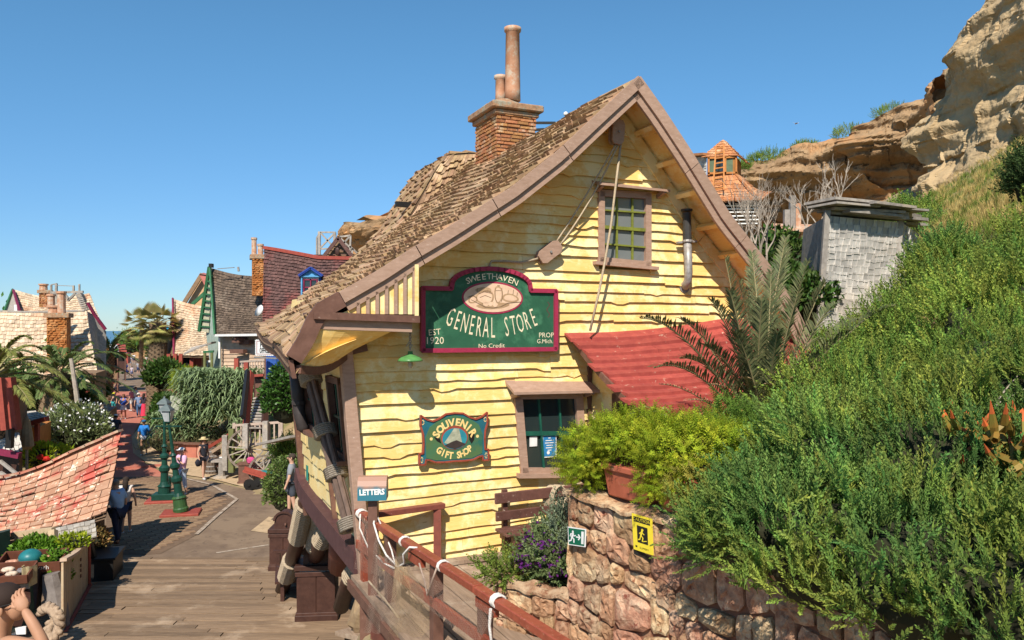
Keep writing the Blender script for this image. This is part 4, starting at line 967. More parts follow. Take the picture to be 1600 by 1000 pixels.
# lean-to side wall below the awning (part of the house)
LS = FS(924, 580, 0)[0]
def leanP(s, v, z): return H(LS+s, v, z)
z = 3.0
while z < 5.7:
    z1 = z+R(.19, .26); vm = -1.75
    for (v0, v1) in ([(-.02, -.78), (-1.55, vm)] if 3.2 < z < 4.95 else [(-.02, -1.0), (-1.0, vm)]):
        a0 = clampz = None
        def lim(v): return interp(-v, [0, 2.4], [5.72, 4.55])
        if z < lim(v1): plank(lambda zz, v0=v0: v0, lambda zz, v1=v1: v1+.004, z, min(z1, lim(v1)+.04), -.004, -.035, z*5, .012, m=M_yel, par=wall, P3=lambda v, o, zz: leanP(o, v, zz+.06*v))
    z = z1
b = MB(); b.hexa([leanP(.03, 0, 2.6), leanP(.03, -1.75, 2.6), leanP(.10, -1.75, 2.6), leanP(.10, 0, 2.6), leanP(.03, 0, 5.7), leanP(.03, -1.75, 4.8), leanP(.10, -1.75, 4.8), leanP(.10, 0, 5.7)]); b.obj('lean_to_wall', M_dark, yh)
b = MB(); b.bar(FP3(921, 548, -.04), FP3(920, 760, -.04), .06, .05, up=HV); b.obj('batten', M_brn, yh)
b = MB()
for (p, q) in (((-.78, 3.2), (-.78, 4.95)), ((-1.55, 3.2), (-1.55, 4.9)), ((-.78, 4.95), (-1.55, 4.9)), ((-.78, 3.2), (-1.55, 3.2))): b.bar(leanP(-.05, *p), leanP(-.05, *q), .12, .08, up=HU, ext=.05)
lw = b.obj('window', M_brn, yh, label='dark side opening under the red awning')
b = MB(); b.bar(leanP(-.04, -1.17, 3.2), leanP(-.04, -1.17, 4.9), .05, .05, up=HU); b.bar(leanP(-.04, -.78, 4.2), leanP(-.04, -1.55, 4.2), .05, .05, up=HU); b.obj('glazing_bar', M_brn, lw)
b = MB(); b.bar(awn(.92, .05)-Vector((0, 0, 1.9)), awn(.92, .05)-Vector((0, 0, .08)), .12, .12); b.obj('post', M_brn, aw)
b = MB(); b.hexa([H(LS+.2, -1.6, 2.6), H(7.1, -1.6, 2.6), H(7.1, -.05, 2.6), H(LS+.2, -.05, 2.6), H(LS+.2, -1.6, 4.7), H(7.1, -1.6, 4.9), H(7.1, -.05, 5.6), H(LS+.2, -.05, 5.4)]); b.obj('lean_to_front', M_yels, yh)
# ---------- mailbox reading LETTERS on its post
mb_ = W(583, 762, 9.6)
mx = thing('mailbox', 'blue and rust letter box on a post reading LETTERS', 'mailbox', (mb_.x, mb_.y, 3.5))
dx = Vector((.99, .06, 0)).normalized(); dy = Vector((-dx.y, dx.x, 0))
def mb3(x, y, d): return mb_+dx*x+UP*y+dy*d
prof_ = [(-.13, -.13), (.13, -.13), (.13, .04), (.105, .10), (.05, .14), (-.05, .14), (-.105, .10), (-.13, .04)]
b = MB(); b.prism([(d_, h_) for d_, h_ in prof_], lambda d_, h_, L: mb_+dy*d_+UP*h_+dx*L, -.17, .17)
mbm = bpy.data.materials.new('mailbox_paint'); mbm.use_nodes = True; nt_ = mbm.node_tree; bs = nt_.nodes['Principled BSDF']; ge = nt_.nodes.new('ShaderNodeTexCoord'); sp_ = nt_.nodes.new('ShaderNodeSeparateXYZ'); nz_ = nt_.nodes.new('ShaderNodeTexNoise'); nz_.inputs['Scale'].default_value = 9
nt_.links.new(ge.outputs['Object'], sp_.inputs[0]); nt_.links.new(ge.outputs['Object'], nz_.inputs['Vector']); ma = nt_.nodes.new('ShaderNodeMath'); ma.operation = 'MULTIPLY_ADD'; ma.inputs[1].default_value = .14; nt_.links.new(nz_.outputs[0], ma.inputs[0]); nt_.links.new(sp_.outputs[2], ma.inputs[2])
mr = nt_.nodes.new('ShaderNodeMapRange'); mr.inputs[1].default_value = mb_.z+.07; mr.inputs[2].default_value = mb_.z+.13; nt_.links.new(ma.outputs[0], mr.inputs[0]); mi = nt_.nodes.new('ShaderNodeMix'); mi.data_type = 'RGBA'; mi.inputs[6].default_value = (.025, .15, .20, 1); mi.inputs[7].default_value = (.36, .20, .14, 1); nt_.links.new(mr.outputs[0], mi.inputs[0]); nt_.links.new(mi.outputs[2], bs.inputs['Base Color']); bs.inputs['Roughness'].default_value = .55
b.obj('box', mbm, mx, recalc=True)
b = MB(); put_text(b, 'LETTERS', .092, mb3, 0, -.03, .03, .86, 1, 'CENTER', -.133, bold=.004); b.obj('lettering', M_white, mx)
b = MB(); b.bar(mb3(-.175, .02, -.05), mb3(-.175, .02, .05), .02, .14); b.obj('door', M_mauve, mx)
b = MB(); b.bar((mb_.x, mb_.y+.02, 2.6), (mb_.x, mb_.y+.02, mb_.z-.13), .13, .11); b.obj('post', M_brn, mx)
# ================================================================== PORCH, RAIL, WALL, BENCHES, BINS
def pz(s, v): return DZ
pd = MB(); pd.add([H(-.25, -.02, DZ-.1), H(-.25, -7.2, DZ-.1), H(4.4, -7.2, DZ-.1), H(4.4, -.02, DZ-.1)], [(0, 1, 2, 3)])
pdo = struct(pd.obj('porch_deck', M_dark))
s = -.28
while s < 4.3:
    w = .235+R(-.02, .02); c0 = R(-4.8, -2.6)
    for (a, c) in ((-.03, c0+.006), (c0-.006, -7.2)):
        b = MB(); k = R(-.006, .006); t0 = DZ+k; b.hexa([H(s+.007, a, DZ-.05), H(s+w-.007, a, DZ-.05), H(s+w-.007, c, DZ-.05), H(s+.007, c, DZ-.05), H(s+.007, a, t0), H(s+w-.007, a, t0+R(-.004, .004)), H(s+w-.007, c, t0), H(s+.007, c, t0+R(-.004, .004))]); b.obj('plank', M_porch, pdo, recalc=True)
    s += w
b = MB(); b.bar(H(-.29, .0, DZ-.12), H(-.29, -7.2, DZ-.12), .05, .12); b.obj('edge_beam', M_brn, pdo)
for v in (-.6, -2.2, -3.8, -5.4, -7.0): b = MB(); p = H(-.2, v, 0); b.bar((p.x, p.y, 1.0), (p.x, p.y, DZ-.1), .16, .16); b.obj('deck_post', M_brn, pdo)
# the place the photographer stands on, and the lady at the left
b = MB(); b.box((-2.6, .9, 2.55), (7.5, 9.0, .2)); struct(b.obj('viewing_terrace', M_porch))
# railing
rl = thing('porch_railing', 'red painted porch railing draped with nets and white rope', 'railing', tuple(H(-.2, -2, DZ)))
Ra = Vector((-1.94, 10.22, 0)); Rb = Vector((.34, 6.06, 0)); Rd = (Rb-Ra).normalized()
def RL(t, z): return Ra+Rd*t+UP*z
TZ = 3.56
b = MB(); b.bar(RL(-.08, TZ), RL(3.4, TZ-.005), .105, .075); b.obj('top_rail', M_red, rl, bevel=.008)
b = MB(); b.bar(RL(3.41, TZ-.01), RL(7.3, TZ-.02), .105, .075); b.obj('top_rail', M_red, rl, bevel=.008)
b = MB(); b.bar(RL(-.12, TZ-.42), RL(3.0, TZ-.43), .045, .11); b.obj('lower_rail', M_red, rl, bevel=.006)
b = MB(); b.bar(RL(2.96, TZ-.43), RL(7.3, TZ-.44), .04, .11); b.obj('lower_rail', M_red, rl, bevel=.006)
for t in (.10, 1.0, 2.35, 3.45, 4.6, 5.8): b = MB(); off = Vector((-.05, 0, 0)); b.bar(RL(t, 1.6 if t < .5 else 2.3)-off*.8, RL(t, TZ-.045)-off*.8, .11, .10, up=Rd); b.obj('post', M_brn if t != .10 else M_red, rl)
for t in (1.75, 3.4): b = MB(); b.bar(RL(t, TZ-.11), RL(t+.35, TZ-.11), .06, .09); b.obj('block', M_red, rl)
A = FP3(586, 806, -.30); B = FP3(693, 806, -.16); A.z = B.z = TZ-.02
b = MB(); b.bar(A, B, .12, .07); b.obj('cross_rail', mat('brown_red_paint', (.22, .065, .045), (.16, .05, .035), 12, .5, .2, c4=(.34, .2, .15), s4=24, t4=.66), rl, bevel=.006)
b = MB(); pA = A.lerp(B, .91); b.bar((pA.x, pA.y, DZ), (pA.x, pA.y, TZ-.055), .11, .10); b.obj('post', MATS['brown_red_paint'], rl)
# nets
def net(name, label, fn, nu, nv, w=.0035, m=M_rope):
    b = MB(); wob = lambda i, j: fn(i/nu, j/nv)+Vector((R(-.004, .004), R(-.004, .004), R(-.004, .004)))
    P = [[wob(i, j) for j in range(nv+1)] for i in range(nu+1)]
    for i in range(nu+1):
        for j in range(nv+1):
            for (k, l) in ((i+1, j+1), (i+1, j-1)):
                if 0 <= k <= nu and 0 <= l <= nv:
                    d = (P[k][l]-P[i][j])
                    if d.length < 1e-4: continue
                    d.normalize(); x = d.cross(Vector((0, 1, .2))).normalized()*w; y = Vector((0, w, 0))
                    a, c = P[i][j], P[k][l]; b.add([a-x, a+x, c+x, c-x], [(0, 1, 2, 3)]); b.add([a-y, a+y, c+y, c-y], [(0, 1, 2, 3)])
    return tag(b.obj(name, m, kind=None), label, 'net')
def pt(px, py, d): return W(px, py, d)
def ruled(A, B, C, D, bulge=.05, fold=.02, nf=3):       # A top-left B top-right C bottom-right D bottom-left
    def f(u, v):
        p = A.lerp(B, u).lerp(D.lerp(C, u), v); p = p+Vector((0, -bulge*math.sin(math.pi*u), -.06*math.sin(math.pi*u)*(1-v)*0))+Vector((.3, -1, 0))*fold*math.sin(u*nf*6.28)*v; return p
    return f
M_net = mat('net_twine', (.40, .30, .23), (.28, .20, .16), 40, .9, 0)
net('fishing_net', 'small brown net hanging from the left end of the red rail', ruled(pt(566, 806, 9.95), pt(585, 822, 9.6), pt(604, 902, 9.3), pt(553, 888, 9.9), .03, .02), 16, 34, .0013, M_net)
net('fishing_net', 'brown net spread from the lower rail down toward the boardwalk', ruled(pt(588, 868, 9.2), pt(632, 868, 8.7), pt(622, 985, 8.6), pt(569, 988, 9.3), .05, .03), 22, 40, .0016, M_net)
net('fishing_net', 'gathered tan net bundle hanging in the middle of the rail', ruled(pt(618, 872, 8.55), pt(640, 884, 8.4), pt(690, 975, 8.2), pt(606, 1000, 8.6), .14, .05, 2), 22, 34, .0013, mat('tan_net', (.46, .34, .20), (.34, .24, .14), 40, .9, 0))
net('fishing_net', 'thin pale net stretched between the two rails at right', ruled(pt(634, 880, 8.4), pt(775, 955, 6.75), pt(745, 1010, 6.9), pt(640, 925, 8.3), .02, .01), 34, 18, .0011, M_net)
rope('rope', 'white rope looping from the rail end down and up again', [pt(586, 806, 9.7), pt(584, 818, 9.5), pt(592, 845, 9.4), pt(604, 868, 9.2), pt(622, 886, 8.8), pt(632, 880, 8.6), pt(630, 866, 8.55), pt(640, 855, 8.5), pt(652, 856, 8.45)], .012, M_ropew)
rope('rope', 'white rope hanging straight between the rails near the corner', [pt(590, 808, 9.6), pt(600, 830, 9.4), pt(612, 860, 9.2), pt(618, 884, 8.95)], .010, M_ropew)
rope('rope', 'white rope along the outer edge of the small net', [pt(563, 803, 9.9), pt(562, 825, 9.9), pt(575, 855, 9.75), pt(600, 880, 9.4), pt(616, 888, 9.0)], .011, M_ropew)
rope('rope', 'tan rope edge of the net below the lower rail', [pt(576, 908, 9.3), pt(600, 935, 9.1), pt(625, 968, 8.8)], .012, M_rope)
rope('rope', 'dark rope trailing from the rail to the porch boards', [pt(655, 880, 8.2), pt(664, 910, 8.1), pt(668, 930, 8.0), pt(676, 905, 7.9), pt(682, 888, 7.85)], .010, M_net)
def coil(label, t, n, r, m, px0=.0):
    b = MB(); pts = []
    for i in range(n*10+1):
        a = i/10*2*math.pi; pts.append(RL(t+.026*i/10, TZ)+Vector((Rd.y, -Rd.x, 0))*(.066*math.cos(a))*-1+UP*(.052*math.sin(a)))
    b.tube(pts, r, 5); return tag(b.obj('rope_coil', m, smooth=True), label, 'rope')
coil('white rope wound round the far end of the top rail', .02, 4, .010, M_ropew)
coil('white rope wound round the rail above the gathered net', 1.55, 2, .010, M_ropew)
coil('white rope wound round the rail in the middle', 2.6, 2, .010, M_ropew)
coil('thick white rope wound round the near part of the rail', 3.75, 3, .012, M_ropew)
rope('rope', 'white rope ends hanging from the near coil on the rail', [RL(3.8, TZ-.05)+Vector((-.07, -.03, 0)), RL(3.8, TZ-.2)+Vector((-.08, -.03, 0)), RL(3.84, TZ-.4)+Vector((-.07, -.03, 0))], .014, M_ropew)
# bench against the front wall
def bench(label, s0, s1, v0, m):
    t = thing('bench', label, 'bench', tuple(H((s0+s1)/2, v0, DZ)))
    for i in range(2): b = MB(); v = v0-.42+i*.20; b.bar(H(s0-.03, v, DZ+.46), H(s1, v, DZ+.46), .185, .04); b.obj('seat_slat', m, t, bevel=.006)
    for z_, hh in ((.62, .13), (.86, .15)): b = MB(); b.bar(H(s0, v0-.05-.03*(z_ < .7), DZ+z_), H(s1, v0-.02, DZ+z_+.02), .035, hh); b.obj('back_slat', m, t, bevel=.01)
    for s_ in (s0+.18, s1-.2):
        b = MB(); b.bar(H(s_, v0+.02, DZ+.1), H(s_, v0+.03, DZ+.96), .07, .06, up=HV); b.obj('back_post', m, t)
        b = MB(); b.bar(H(s_, v0-.38, DZ), H(s_, v0-.38, DZ+.44), .12, .10, up=HV); b.obj('leg', m, t); b = MB(); b.bar(H(s_, v0-.05, DZ), H(s_, v0-.05, DZ+.44), .10, .10, up=HV); b.obj('leg', m, t)
    b = MB(); b.bar(H(s0+.1, v0-.44, DZ+.34), H(s1-.1, v0-.44, DZ+.34), .03, .15); b.obj('apron', m, t); return t
M_bench = mat('worn_brown_bench', (.13, .058, .045), (.09, .04, .03), 10, .55, .3, .1, c4=(.42, .33, .26), s4=22, t4=.64, bd=.006)
bench('brown slatted bench with worn paint against the yellow wall', 1.66, 3.25, -.20, M_bench)
b = MB(); c = H(2.55, -.18, DZ+.92)
for k in range(7):
    pts = [c+HU*(.06*k*.3+.11*math.cos(a))+UP*(-.13+.17*math.sin(a))+HV*(-.03*k*.5+.01*math.sin(a*2)) for a in [j*2*math.pi/16 for j in range(17)]]; b.tube(pts, .014, 5)
tag(b.obj('rope_coil', M_rope, smooth=True), 'coil of grey rope hung over the back of the brown bench', 'rope')
rope('rope', 'rope end running along the top of the bench back', [H(2.6, -.2, DZ+.96), H(2.85, -.22, DZ+.93), H(3.15, -.2, DZ+.98)], .016)
# ---------- stone walls
M_stone = mat('pink_tan_stone', (.46, .27, .16), (.29, .15, .085), 22, .95, 1.0, .26, spec=.08, c3=(.54, .38, .24), s3=3, t3=.54, c4=(.24, .09, .05), s4=9, t4=.62, bd=.03, huev=.014)
M_joint = mat('red_brown_joint', (.24, .10, .055), (.16, .07, .04), 9, .95, .7, c3=(.34, .19, .11), s3=4, t3=.58)
def stone_wall(name, label, P3, L, z0f, z1f, thick, rows, seed, capm=True):
    st = random.Random(seed); t = thing(name, label, 'wall', tuple(P3(L/2, 2.3, 0)))
    n = 24; b = MB(); vs = []
    for i in range(n+1):
        x = L*i/n; vs += [P3(x, z0f(x), -.005), P3(x, z1f(x)-.04, -.005), P3(x, z1f(x)-.04, -thick), P3(x, z0f(x), -thick)]
    fs = [(m_*4+j, m_*4+4+j, m_*4+4+(j+1) % 4, m_*4+(j+1) % 4) for m_ in range(n) for j in range(4)]+[(0, 3, 2, 1), (n*4, n*4+1, n*4+2, n*4+3)]
    b.add(vs, fs); b.obj('mortar_core', M_joint, t, recalc=True)
    hrow = 1.0/rows
    for r in range(rows):
        x = -st.uniform(0, .2)
        while x < L:
            w = st.uniform(.17, .40)*(1.25 if st.random() < .2 else 1); x0, x1 = max(0.0, x), min(L, x+w)
            if x1-x0 > .07:
                wob = lambda xx, rr: .22*hrow*math.sin(xx*2.3+rr*1.7+seed)+.14*hrow*math.sin(xx*5.1+rr*3.3)
                def hgt(xx, f, rr): 
                    f = f+(wob(xx, rr) if 0 < rr < rows else 0); return lerp(z0f(xx), z1f(xx), f)
                cx = (x0+x1)/2; za0 = hgt(x0, r*hrow, r); za1 = hgt(x1, r*hrow, r); zb0 = hgt(x0, (r+1)*hrow, r+1); zb1 = hgt(x1, (r+1)*hrow, r+1)
                if st.random() < .22 and r < rows-1: k_ = st.uniform(.2, .35)*(zb0-za0); zb0 += k_; zb1 += k_*.6
                pts = []; g = .013
                q = [(x0+g, za0+g), (x1-g, za1+g), (x1-g, zb1-g), (x0+g, zb0-g)]; cz = sum(p[1] for p in q)/4
                ring0 = []
                for i in range(4):
                    p, p2 = q[i], q[(i+1) % 4]; pc = q[i-1]
                    for f in (.16, .5, .84): ring0.append((lerp(p[0], p2[0], f)+st.uniform(-.008, .008), lerp(p[1], p2[1], f)+st.uniform(-.01, .01)))
                pr = st.uniform(.03, .065); b = MB(); vs = [P3(a, c, -.02) for a, c in ring0]+[P3(a, c, pr*.55) for a, c in ring0]
                r2 = [(lerp(a, cx, .22), lerp(c, cz, .22)) for a, c in ring0]; vs += [P3(a, c, pr*.9+st.uniform(-.016, .014)) for a, c in r2]
                r3 = [(lerp(a, cx, .62)+st.uniform(-.01, .01), lerp(c, cz, .62)+st.uniform(-.01, .01)) for a, c in ring0]; vs += [P3(a, c, pr*.9+st.uniform(-.02, .022)) for a, c in r3]
                vs.append(P3(cx, cz, pr+st.uniform(-.01, .02))); k = 12; fs = []
                for l in range(3):
                    for i in range(k): fs.append((l*k+i, l*k+(i+1) % k, (l+1)*k+(i+1) % k, (l+1)*k+i))
                fs += [(3*k+i, 3*k+(i+1) % k, 4*k) for i in range(k)]
                b.add(vs, fs); b.obj('stone', M_stone, t)
            x += w
    if capm:
        b = MB(); n = 30
        def cp(u, v):
            x = lerp(-.04, L, u); return P3(x, z1f(max(0, x))+.02+.05*math.sin(math.pi*v)+.05*noise.noise(Vector((x*5, v*4, seed))), lerp(.07, -thick-.03, v))
        b.grid(cp, 60, 6); b.grid(lambda u, v: cp(u, 0)-UP*.03*v, 60, 1); b.obj('coping', M_stone, t)
    return t
def P3w(x, z, d): return W0+WD*x-WN*d+UP*z
tall = stone_wall('stone_wall', 'tall pinkish rubble stone wall below the green bank', P3w, 5.4, lambda x: 2.2, lambda x: 4.27-.02*math.sin(x*2), .6, 8, 3)
# end face of the tall wall (turns the corner towards the house)
P3e = lambda x, z, d: W0+WN*(x+.02)+WD*(-d-.0)+UP*z
b = MB(); b.hexa([P3e(0, 2.3, .0), P3e(.6, 2.3, .0), P3e(.6, 2.3, .06), P3e(0, 2.3, .06), P3e(0, 4.2, .0), P3e(.6, 4.2, .0), P3e(.6, 4.2, .06), P3e(0, 4.2, .06)]); b.obj('corner_face', M_joint, tall)
# low planter wall in front of the purple flowers
L0w = Vector((.60, 7.98, 0)); L1w = Vector((-.17, 8.65, 0)); ld = (L0w-L1w).normalized(); ln_ = Vector((-ld.y, ld.x, 0))
P3l = lambda x, z, d: L1w+ld*x-ln_*d+UP*z
low = stone_wall('stone_wall', 'low rubble planter wall in front of the purple flowers', P3l, (L0w-L1w).length, lambda x: 2.3, lambda x: 3.17+.03*x, .14, 4, 5)
P3m = lambda x, z, d: L1w+Vector((.30, .95, 0)).normalized()*(1.1-x)+Vector((-.95, .30, 0)).normalized()*d+UP*z
stone_wall('stone_wall', 'short side of the stone planter beside the porch boards', P3m, 1.1, lambda x: 2.5, lambda x: 3.1, .12, 3, 8)
b = MB(); b.add([(-.15, 8.7, 3.05), (.6, 8.0, 3.05), (1.5, 9.2, 3.1), (1.3, 10.2, 3.1), (.2, 9.75, 3.05)], [(0, 1, 2, 3, 4)]); b.add([(.2, 9.75, 3.05), (1.3, 10.2, 3.1), (1.3, 10.2, 2.4), (.2, 9.75, 2.4)], [(0, 1, 2, 3)]); struct(b.obj('planter_soil', M_dirt))
# ---------- signs on the stone wall
def wallpt(px, py, off):
    r = Vector(((px-HX)/FP, 1, -(py-HY)/FP)); P0 = W0-WN*off; t = P0.dot(WN)/r.dot(WN); p = r*t; return ((p-P0).dot(WD), CAMH+p.z)
def sign_on_wall(name, label, px4, off, m, par=None):
    q = [wallpt(x, y, off) for x, y in px4]; return q
q = [wallpt(x, y, .10) for x, y in [(887, 823), (915, 827), (914, 855), (888, 851)]]
def quad3(q, P3, d, u, v): a = (lerp(q[0][0], q[1][0], u), lerp(q[0][1], q[1][1], u)); c = (lerp(q[3][0], q[2][0], u), lerp(q[3][1], q[2][1], u)); return P3(lerp(a[0], c[0], v), lerp(a[1], c[1], v), d)
ex = thing('exit_sign', 'green emergency exit sign with running figure and arrow on stone wall', 'sign', tuple(quad3(q, P3w, .1, .5, .5)))
def slab(q, P3, d0, d1, mb, u0=0, u1=1, v0=0, v1=1):
    mb.hexa([quad3(q, P3, d0, u0, v1), quad3(q, P3, d0, u1, v1), quad3(q, P3, d0, u1, v0), quad3(q, P3, d0, u0, v0), quad3(q, P3, d1, u0, v1), quad3(q, P3, d1, u1, v1), quad3(q, P3, d1, u1, v0), quad3(q, P3, d1, u0, v0)])
def flat(mb, q, P3, d, pts): mb.add([quad3(q, P3, d, u, v) for u, v in pts], [tuple(range(len(pts)))])
def lineq(mb, q, P3, d, pts, w, asp=1.0):
    for (a, c) in zip(pts, pts[1:]):
        dx_, dy_ = (c[0]-a[0])*asp, c[1]-a[1]; L = math.hypot(dx_, dy_) or 1; nx, ny = -dy_/L*w/2/asp, dx_/L*w/2; ex_, ey = dx_/L*w*.3/asp, dy_/L*w*.3
        flat(mb, q, P3, d, [(a[0]-nx-ex_, a[1]-ny-ey), (c[0]-nx+ex_, c[1]-ny+ey), (c[0]+nx+ex_, c[1]+ny+ey), (a[0]+nx-ex_, a[1]+ny-ey)]); d += .0001
b = MB(); slab(q, P3w, .09, .10, b); b.obj('plate', M_white, ex)
M_exg = mat('exit_green', (.005, .13, .07), None, 5, .4, 0); b = MB(); slab(q, P3w, .1003, .1012, b, .04, .96, .05, .95); b.obj('green_field', M_exg, ex)
b = MB(); flat(b, q, P3w, .102, [(.78, .15), (.92, .15), (.92, .85), (.78, .85)]); lineq(b, q, P3w, .102, [(.50, .5), (.70, .5)], .07); lineq(b, q, P3w, .102, [(.62, .36), (.71, .5), (.62, .64)], .07)
flat(b, q, P3w, .102, [(.30+.055*math.cos(a), .24+.08*math.sin(a)) for a in [k*math.pi/4 for k in range(8)]])
lineq(b, q, P3w, .102, [(.30, .34), (.25, .54)], .12); lineq(b, q, P3w, .1025, [(.14, .50), (.18, .36), (.30, .36), (.38, .46), (.46, .42)], .055); lineq(b, q, P3w, .103, [(.25, .55), (.36, .64), (.36, .82)], .07); lineq(b, q, P3w, .1035, [(.24, .56), (.20, .72), (.08, .78)], .07); b.obj('pictogram', M_white, ex)
q = [wallpt(x, y, .10) for x, y in [(987, 802), (1018, 811), (1020, 868), (990, 858)]]
ca = thing('caution_sign', 'yellow caution slippery sign with falling figure on stone wall', 'sign', tuple(quad3(q, P3w, .1, .5, .5)))
M_cy = mat('caution_yellow', (.78, .62, .04), (.72, .56, .04), 5, .5, 0)
b = MB(); slab(q, P3w, .09, .10, b); b.obj('plate', M_cy, ca)
b = MB(); slab(q, P3w, .1003, .1012, b, .08, .92, .06, .20); slab(q, P3w, .1003, .1012, b, .24, .78, .29, .76); b.obj('black_panel', M_black, ca)
def qtext(mb, q, P3, d, body, size, u, v, asp, sx=1):
    V, F = text_mesh(body, size, 'CENTER', sx); mb.add([quad3(q, P3, d, u+a/asp, v-c) for a, c in V], F)
b = MB(); qtext(b, q, P3w, .102, 'CAUTION', .125, .5, .13, .56, .92); 
flat(b, q, P3w, .102, [(.52+.06*math.cos(a), .38+.03*math.sin(a)) for a in [k*math.pi/4 for k in range(8)]]); lineq(b, q, P3w, .102, [(.50, .42), (.44, .54)], .05, .56); lineq(b, q, P3w, .1025, [(.36, .50), (.48, .45), (.60, .50)], .025, .56); lineq(b, q, P3w, .103, [(.44, .55), (.54, .60), (.50, .70)], .03, .56); lineq(b, q, P3w, .1035, [(.43, .55), (.38, .66), (.30, .68)], .03, .56); lineq(b, q, P3w, .103, [(.54, .70), (.72, .66)], .02, .56)
b.obj('pictogram', M_cy, ca)
b = MB(); qtext(b, q, P3w, .102, 'SLIPPERY', .075, .58, .90, .56, .9); flat(b, q, P3w, .102, [(.12, .86), (.22, .86), (.22, .91), (.12, .91)]); b.obj('lettering', M_black, ca)
# ---------- terracotta planters on the wall
M_terra = mat('terracotta', (.40, .11, .06), (.32, .085, .045), 6, .6, .2, c3=(.46, .2, .13), s3=4, t3=.6)
def wt(px, z=4.3):     # distance along the wall where a pixel column meets its top
    r = (px-HX)/FP; return (r*(W0.y)-W0.x)/(WD.x-r*WD.y)
def planter(t0, t1, label, d0=.02, dd=.42, hgt=.30):
    z = 4.33; t = thing('planter_box', label, 'planter', tuple(P3w((t0+t1)/2, z, -.2))); tp_w = .04
    b = MB(); bt = [P3w(t0+tp_w, z, -d0-tp_w), P3w(t1-tp_w, z, -d0-tp_w), P3w(t1-tp_w, z, -d0-dd+tp_w), P3w(t0+tp_w, z, -d0-dd+tp_w)]; up_ = [P3w(t0, z+hgt, -d0), P3w(t1, z+hgt, -d0), P3w(t1, z+hgt, -d0-dd), P3w(t0, z+hgt, -d0-dd)]
    b.hexa(bt+up_); b.obj('pot', M_terra, t, bevel=.015, recalc=True)
    b = MB(); g = .02; b.hexa([P3w(t0-g, z+hgt-.05, -d0+g), P3w(t1+g, z+hgt-.05, -d0+g), P3w(t1+g, z+hgt-.05, -d0-dd-g), P3w(t0-g, z+hgt-.05, -d0-dd-g), P3w(t0-g, z+hgt+.01, -d0+g), P3w(t1+g, z+hgt+.01, -d0+g), P3w(t1+g, z+hgt+.01, -d0-dd-g), P3w(t0-g, z+hgt+.01, -d0-dd-g)]); b.obj('rim', M_terra, t, bevel=.01, recalc=True); return t
PT = [(wt(938), wt(1006)), (wt(1022), wt(1105))]
planter(PT[0][0], PT[0][1], 'left terracotta planter on the wall overflowing with bright green fern')
planter(PT[1][0], PT[1][1], 'right terracotta planter on the wall overflowing with bright green fern')
# ---------- stilts with rope wraps below the side wall
M_rw = mat('rope_wrap', (.40, .32, .22), (.28, .21, .14), 30, .9, .6, bd=.01)
def stilt(label, pts, r, wraps, m=M_dkbrn):
    t = thing('stilt', label, 'post', tuple(pts[-1])); b = MB(); b.tube(pts, r, 12); b.obj('pole', m, t, smooth=True)
    P = polyline(pts)
    for (a, c) in wraps:
        L = sum((Vector(q)-Vector(p)).length for p, q in zip(pts, pts[1:])); n = max(3, int((c-a)*L/.062)); b = MB()
        prof = []
        for i in range(n):
            tt = lerp(a, c, (i+.5)/n); p = P(tt); d = (P(min(1, tt+.02))-P(max(0, tt-.02))).normalized(); rr = (r if not hasattr(r, '__len__') else r[0])+.05
            b.lathe(p, [(rr-.05, -.030), (rr, -.010), (rr, .010), (rr-.05, .030)], 12, axis=d)
        b.obj('rope_wrap', M_rw, t)
    return t
stilt('outermost dark stilt wrapped twice with rope, leaning outward', [W(497, 768, 14.3), W(478, 785, 14.6), W(464, 850, 15.8), G(440, 925)], .15, [(.10, .38), (.60, .80)])
stilt('second dark stilt with thick rope wrap at its top', [W(500, 775, 14.2), W(500, 815, 15.1), W(492, 850, 15.6), G(475, 905)], .13, [(.02, .36)])
stilt('third dark stilt leaning left with rope wrap at its top', [W(528, 790, 13.6), W(520, 815, 14.6), W(500, 850, 15.2), G(478, 910)], .15, [(.02, .32), (.62, .74)])
stilt('short red brown stilt standing upright below the shop', [W(508, 800, 16.4), W(507, 885, 17.2)], .20, [], MATS['brown_red_paint'])
stilt('fat red brown stilt right of the upright one', [W(536, 825, 14.2), W(533, 885, 14.8)], .24, [(.0, .2)], MATS['brown_red_paint'])
stilt('dark bent stilt near the railing with rope wrapped elbow', [W(553, 850, 12), W(563, 885, 12), W(545, 910, 12.4), W(533, 948, 13.0)], .13, [(.0, .42)])
